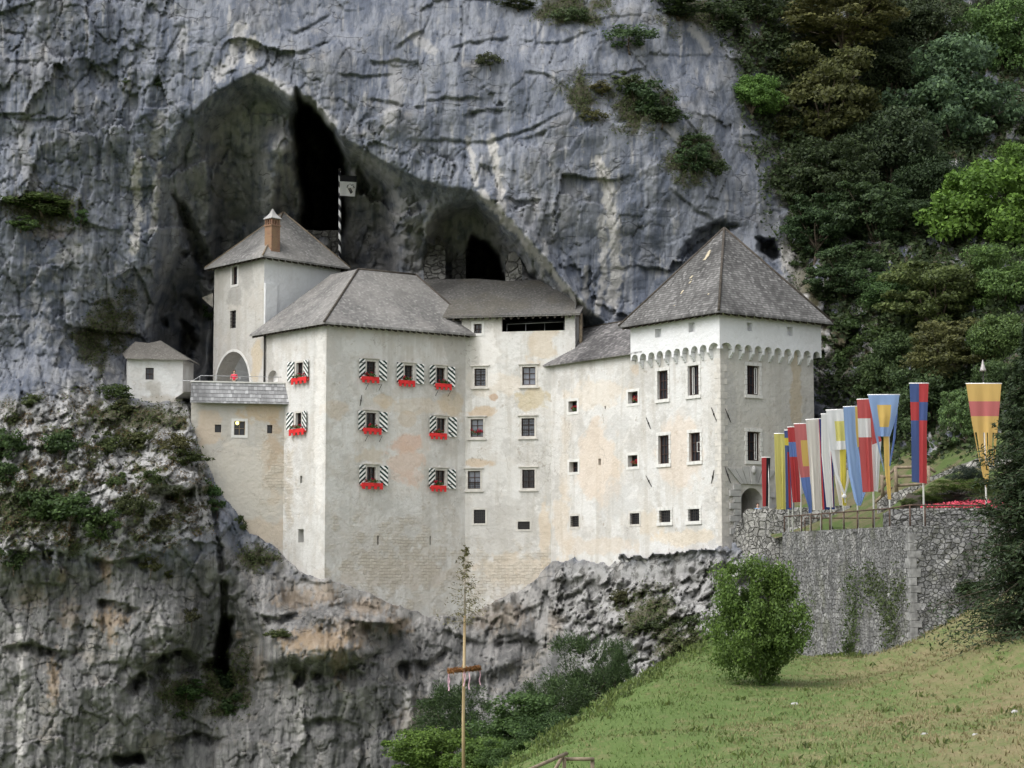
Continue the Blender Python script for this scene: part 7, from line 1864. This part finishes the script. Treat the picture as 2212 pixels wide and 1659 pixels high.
# ---------------------------------------------------------------- people
def skin_obj(name, verts, edges, radii, mat, parent, sub=2, root=0):
    org = origin(parent) if parent else Vector((0, 0, 0))
    me = bpy.data.meshes.new(name); me.from_pydata([tuple(Vector(v)-org) for v in verts], edges, [])
    o = link_mesh(name, me, mat, parent)
    sk_ = o.modifiers.new("skin", 'SKIN'); sk_.use_smooth_shade = True
    for i, r_ in enumerate(radii): me.skin_vertices[0].data[i].radius = (r_, r_) if not isinstance(r_, tuple) else r_
    me.skin_vertices[0].data[root].use_root = True
    o.modifiers.new("sub", 'SUBSURF').levels = sub; o.modifiers["sub"].render_levels = sub
    return o
SKIN = plain('skin', (.52, .33, .25), .6, var=.05)
def person(feet, label, shirt, trousers, hair, arm_pose, longhair=False, face=(0, -1)):
    f = Vector(feet); H = lambda x, y, z: f + Vector((x, y, z))
    root_v = [(0,0,.95),(0,0,1.15),(0,.01,1.38),(0,0,1.47),(0,-.01,1.55),(0,-.02,1.63),(0,0,1.72), (.09,0,.90),(.10,-.01,.50),(.10,.02,.09),(.11,-.13,.04), (-.09,0,.90),(-.10,-.01,.50),(-.10,.02,.09),(-.11,-.13,.04), (.17,.01,1.38),(-.17,.01,1.38)]
    ed = [(0,1),(1,2),(2,3),(3,4),(4,5),(5,6),(0,7),(7,8),(8,9),(9,10),(0,11),(11,12),(12,13),(13,14),(2,15),(2,16)]
    ra = [.13,.12,.14,.055,.07,.095,.06, .085,.06,.042,.04, .085,.06,.042,.04, .06,.06]
    k = len(root_v)
    for side, pose in ((15, arm_pose[0]), (16, arm_pose[1])):
        prev = side
        for q, r_ in zip(pose, (.042, .034, .03)):
            root_v.append(q); ed.append((prev, k)); ra.append(r_); prev = k; k += 1
        hand = pose[-1]; sx = 1 if side == 15 else -1
        for j, (dx, dz) in enumerate(((-.03, -.07), (-.01, -.085), (.01, -.08), (.028, -.065), (-.045*sx, -.03))):
            root_v.append((hand[0]+dx, hand[1]-.02, hand[2]+dz)); ed.append((prev, k)); ra.append(.010); k += 1
    root = empty('person', f, label, 'person')
    skin_obj('body', [H(*v) for v in root_v], ed, ra, SKIN, root)
    a0 = arm_pose[0][0]; a1 = arm_pose[1][0]
    sv = [(0,0,.93),(0,0,1.15),(0,.01,1.38),(.18,.01,1.385),(-.18,.01,1.385), a0, a1, (0,0,1.43)]
    skin_obj('shirt', [H(*v) for v in sv], [(0,1),(1,2),(2,3),(2,4),(3,5),(4,6),(2,7)], [.155,.142,.16,.078,.078,.06,.06,.075], shirt, root)
    tv = [(0,0,.97),(.09,0,.88),(.10,-.01,.50),(.10,.02,.10),(-.09,0,.88),(-.10,-.01,.50),(-.10,.02,.10)]
    skin_obj('trousers', [H(*v) for v in tv], [(0,1),(1,2),(2,3),(0,4),(4,5),(5,6)], [.15,.105,.078,.066,.105,.078,.066], trousers, root)
    bm = bmesh.new(); bmesh.ops.create_uvsphere(bm, u_segments=16, v_segments=10, radius=1)
    for v in list(bm.verts):
        if v.co.y < -.35 and v.co.z < .35: bm.verts.remove(v)
    bmesh.ops.transform(bm, matrix=Matrix.Translation(H(0, .005, 1.665)) @ Matrix.Diagonal((.105, .115, .12, 1)), verts=bm.verts)
    if longhair: bmesh.ops.create_icosphere(bm, subdivisions=2, radius=1, matrix=Matrix.Translation(H(0, .07, 1.52)) @ Matrix.Diagonal((.10, .055, .17, 1)))
    build('hair', bm, hair, root, True)
    bm = bmesh.new()
    for sx in (-.033, .033): bmesh.ops.create_icosphere(bm, subdivisions=1, radius=.012, matrix=Matrix.Translation(H(sx, -.112, 1.64)))
    build('eyes', bm, M['void'], root, True)
    bm = bmesh.new(); bmesh.ops.create_cone(bm, segments=6, radius1=.016, radius2=.006, depth=.05, matrix=Matrix.Translation(H(0, -.118, 1.61)) @ Matrix.Rotation(.3, 4, 'X'))
    build('nose', bm, SKIN, root, True)
    return root
dk = plain('dark_hair', (.035, .022, .015), .5); navy = plain('dark_trousers', (.03, .035, .05), .8)
wp = F_G.hit(506, 806, -.55); fz = DZ-.75; ps = F_G.pt(wp[0], fz, -.62)
person((ps.x, ps.y, max(fz, wp[1]-1.72)), 'woman with long dark hair in a bright red top leaning at the terrace railing', plain('red_top', (.62, .03, .07), .8), navy, dk, (((.26,-.04,1.14),(.24,-.26,1.10),(.20,-.34,1.08)), ((-.26,-.04,1.14),(-.24,-.26,1.10),(-.20,-.34,1.08))), True)
hp = P(1637, 1088, 149.2)
person((hp.x, hp.y, hp.z-1.74), 'man in a light blue shirt standing in front of the gate behind the rubble wall', plain('light_blue_shirt', (.20, .34, .52), .8), navy, plain('brown_hair', (.08, .05, .03), .6), (((.24,.0,1.12),(.25,-.05,.88),(.25,-.08,.80)), ((-.24,.0,1.12),(-.25,-.05,.88),(-.25,-.08,.80))))
bm = bmesh.new(); q = [(*XY(1585, 150.6), hp.z-1.76), (*XY(1715, 149.0), hp.z-1.76), (*XY(1715, 152.8), hp.z-1.76), (*XY(1600, 153.4), hp.z-1.76)]
vs = [bm.verts.new(x) for x in q]; bm.faces.new(vs); vb = [bm.verts.new((x[0], x[1], x[2]-3)) for x in q]
for i in range(4): bm.faces.new((vs[i], vb[i], vb[(i+1) % 4], vs[(i+1) % 4]))
tag(build('gate_path', bm, M['stone_grey']), 'paved path in front of the castle gate', None, None, 'structure')
# pale stones lying on the meadow
rr = random.Random(2)
for i, (a, b, s_) in enumerate(((1716,1523,.14),(1905,1380,.1),(2010,1336,.2),(1997,1588,.1),(2106,1589,.09),(2192,1540,.12),(1800,1400,.12))):
    # walk the view ray down to the meadow
    for D_ in np.arange(50, 135, .4):
        w = P(a, b, float(D_))
        if w.z < ground_z(w.x, w.y): break
    bm = bmesh.new(); bmesh.ops.create_icosphere(bm, subdivisions=2, radius=s_, matrix=Matrix.Translation(w+Vector((0, 0, s_*.25))) @ Matrix.Rotation(i, 4, 'Z') @ Matrix.Diagonal((1.3, .9, .6, 1)))
    for v in bm.verts: v.co += Vector((rr.uniform(-1, 1), rr.uniform(-1, 1), rr.uniform(-1, 1)))*s_*.10
    o = build('stone', bm, M['stone_grey'], None, False, w)
    tag(o, ['pale stone lying alone in the middle of the meadow','small pale stone just below the bastion corner','largest pale stone near the spruce foot','small pale stone low on the meadow, left of its neighbour','small pale stone low on the meadow near the right edge','pale stone at the right edge of the meadow','pale stone at the foot of the bastion beside the small shrub'][i], 'stone', 'pale stones on the meadow')
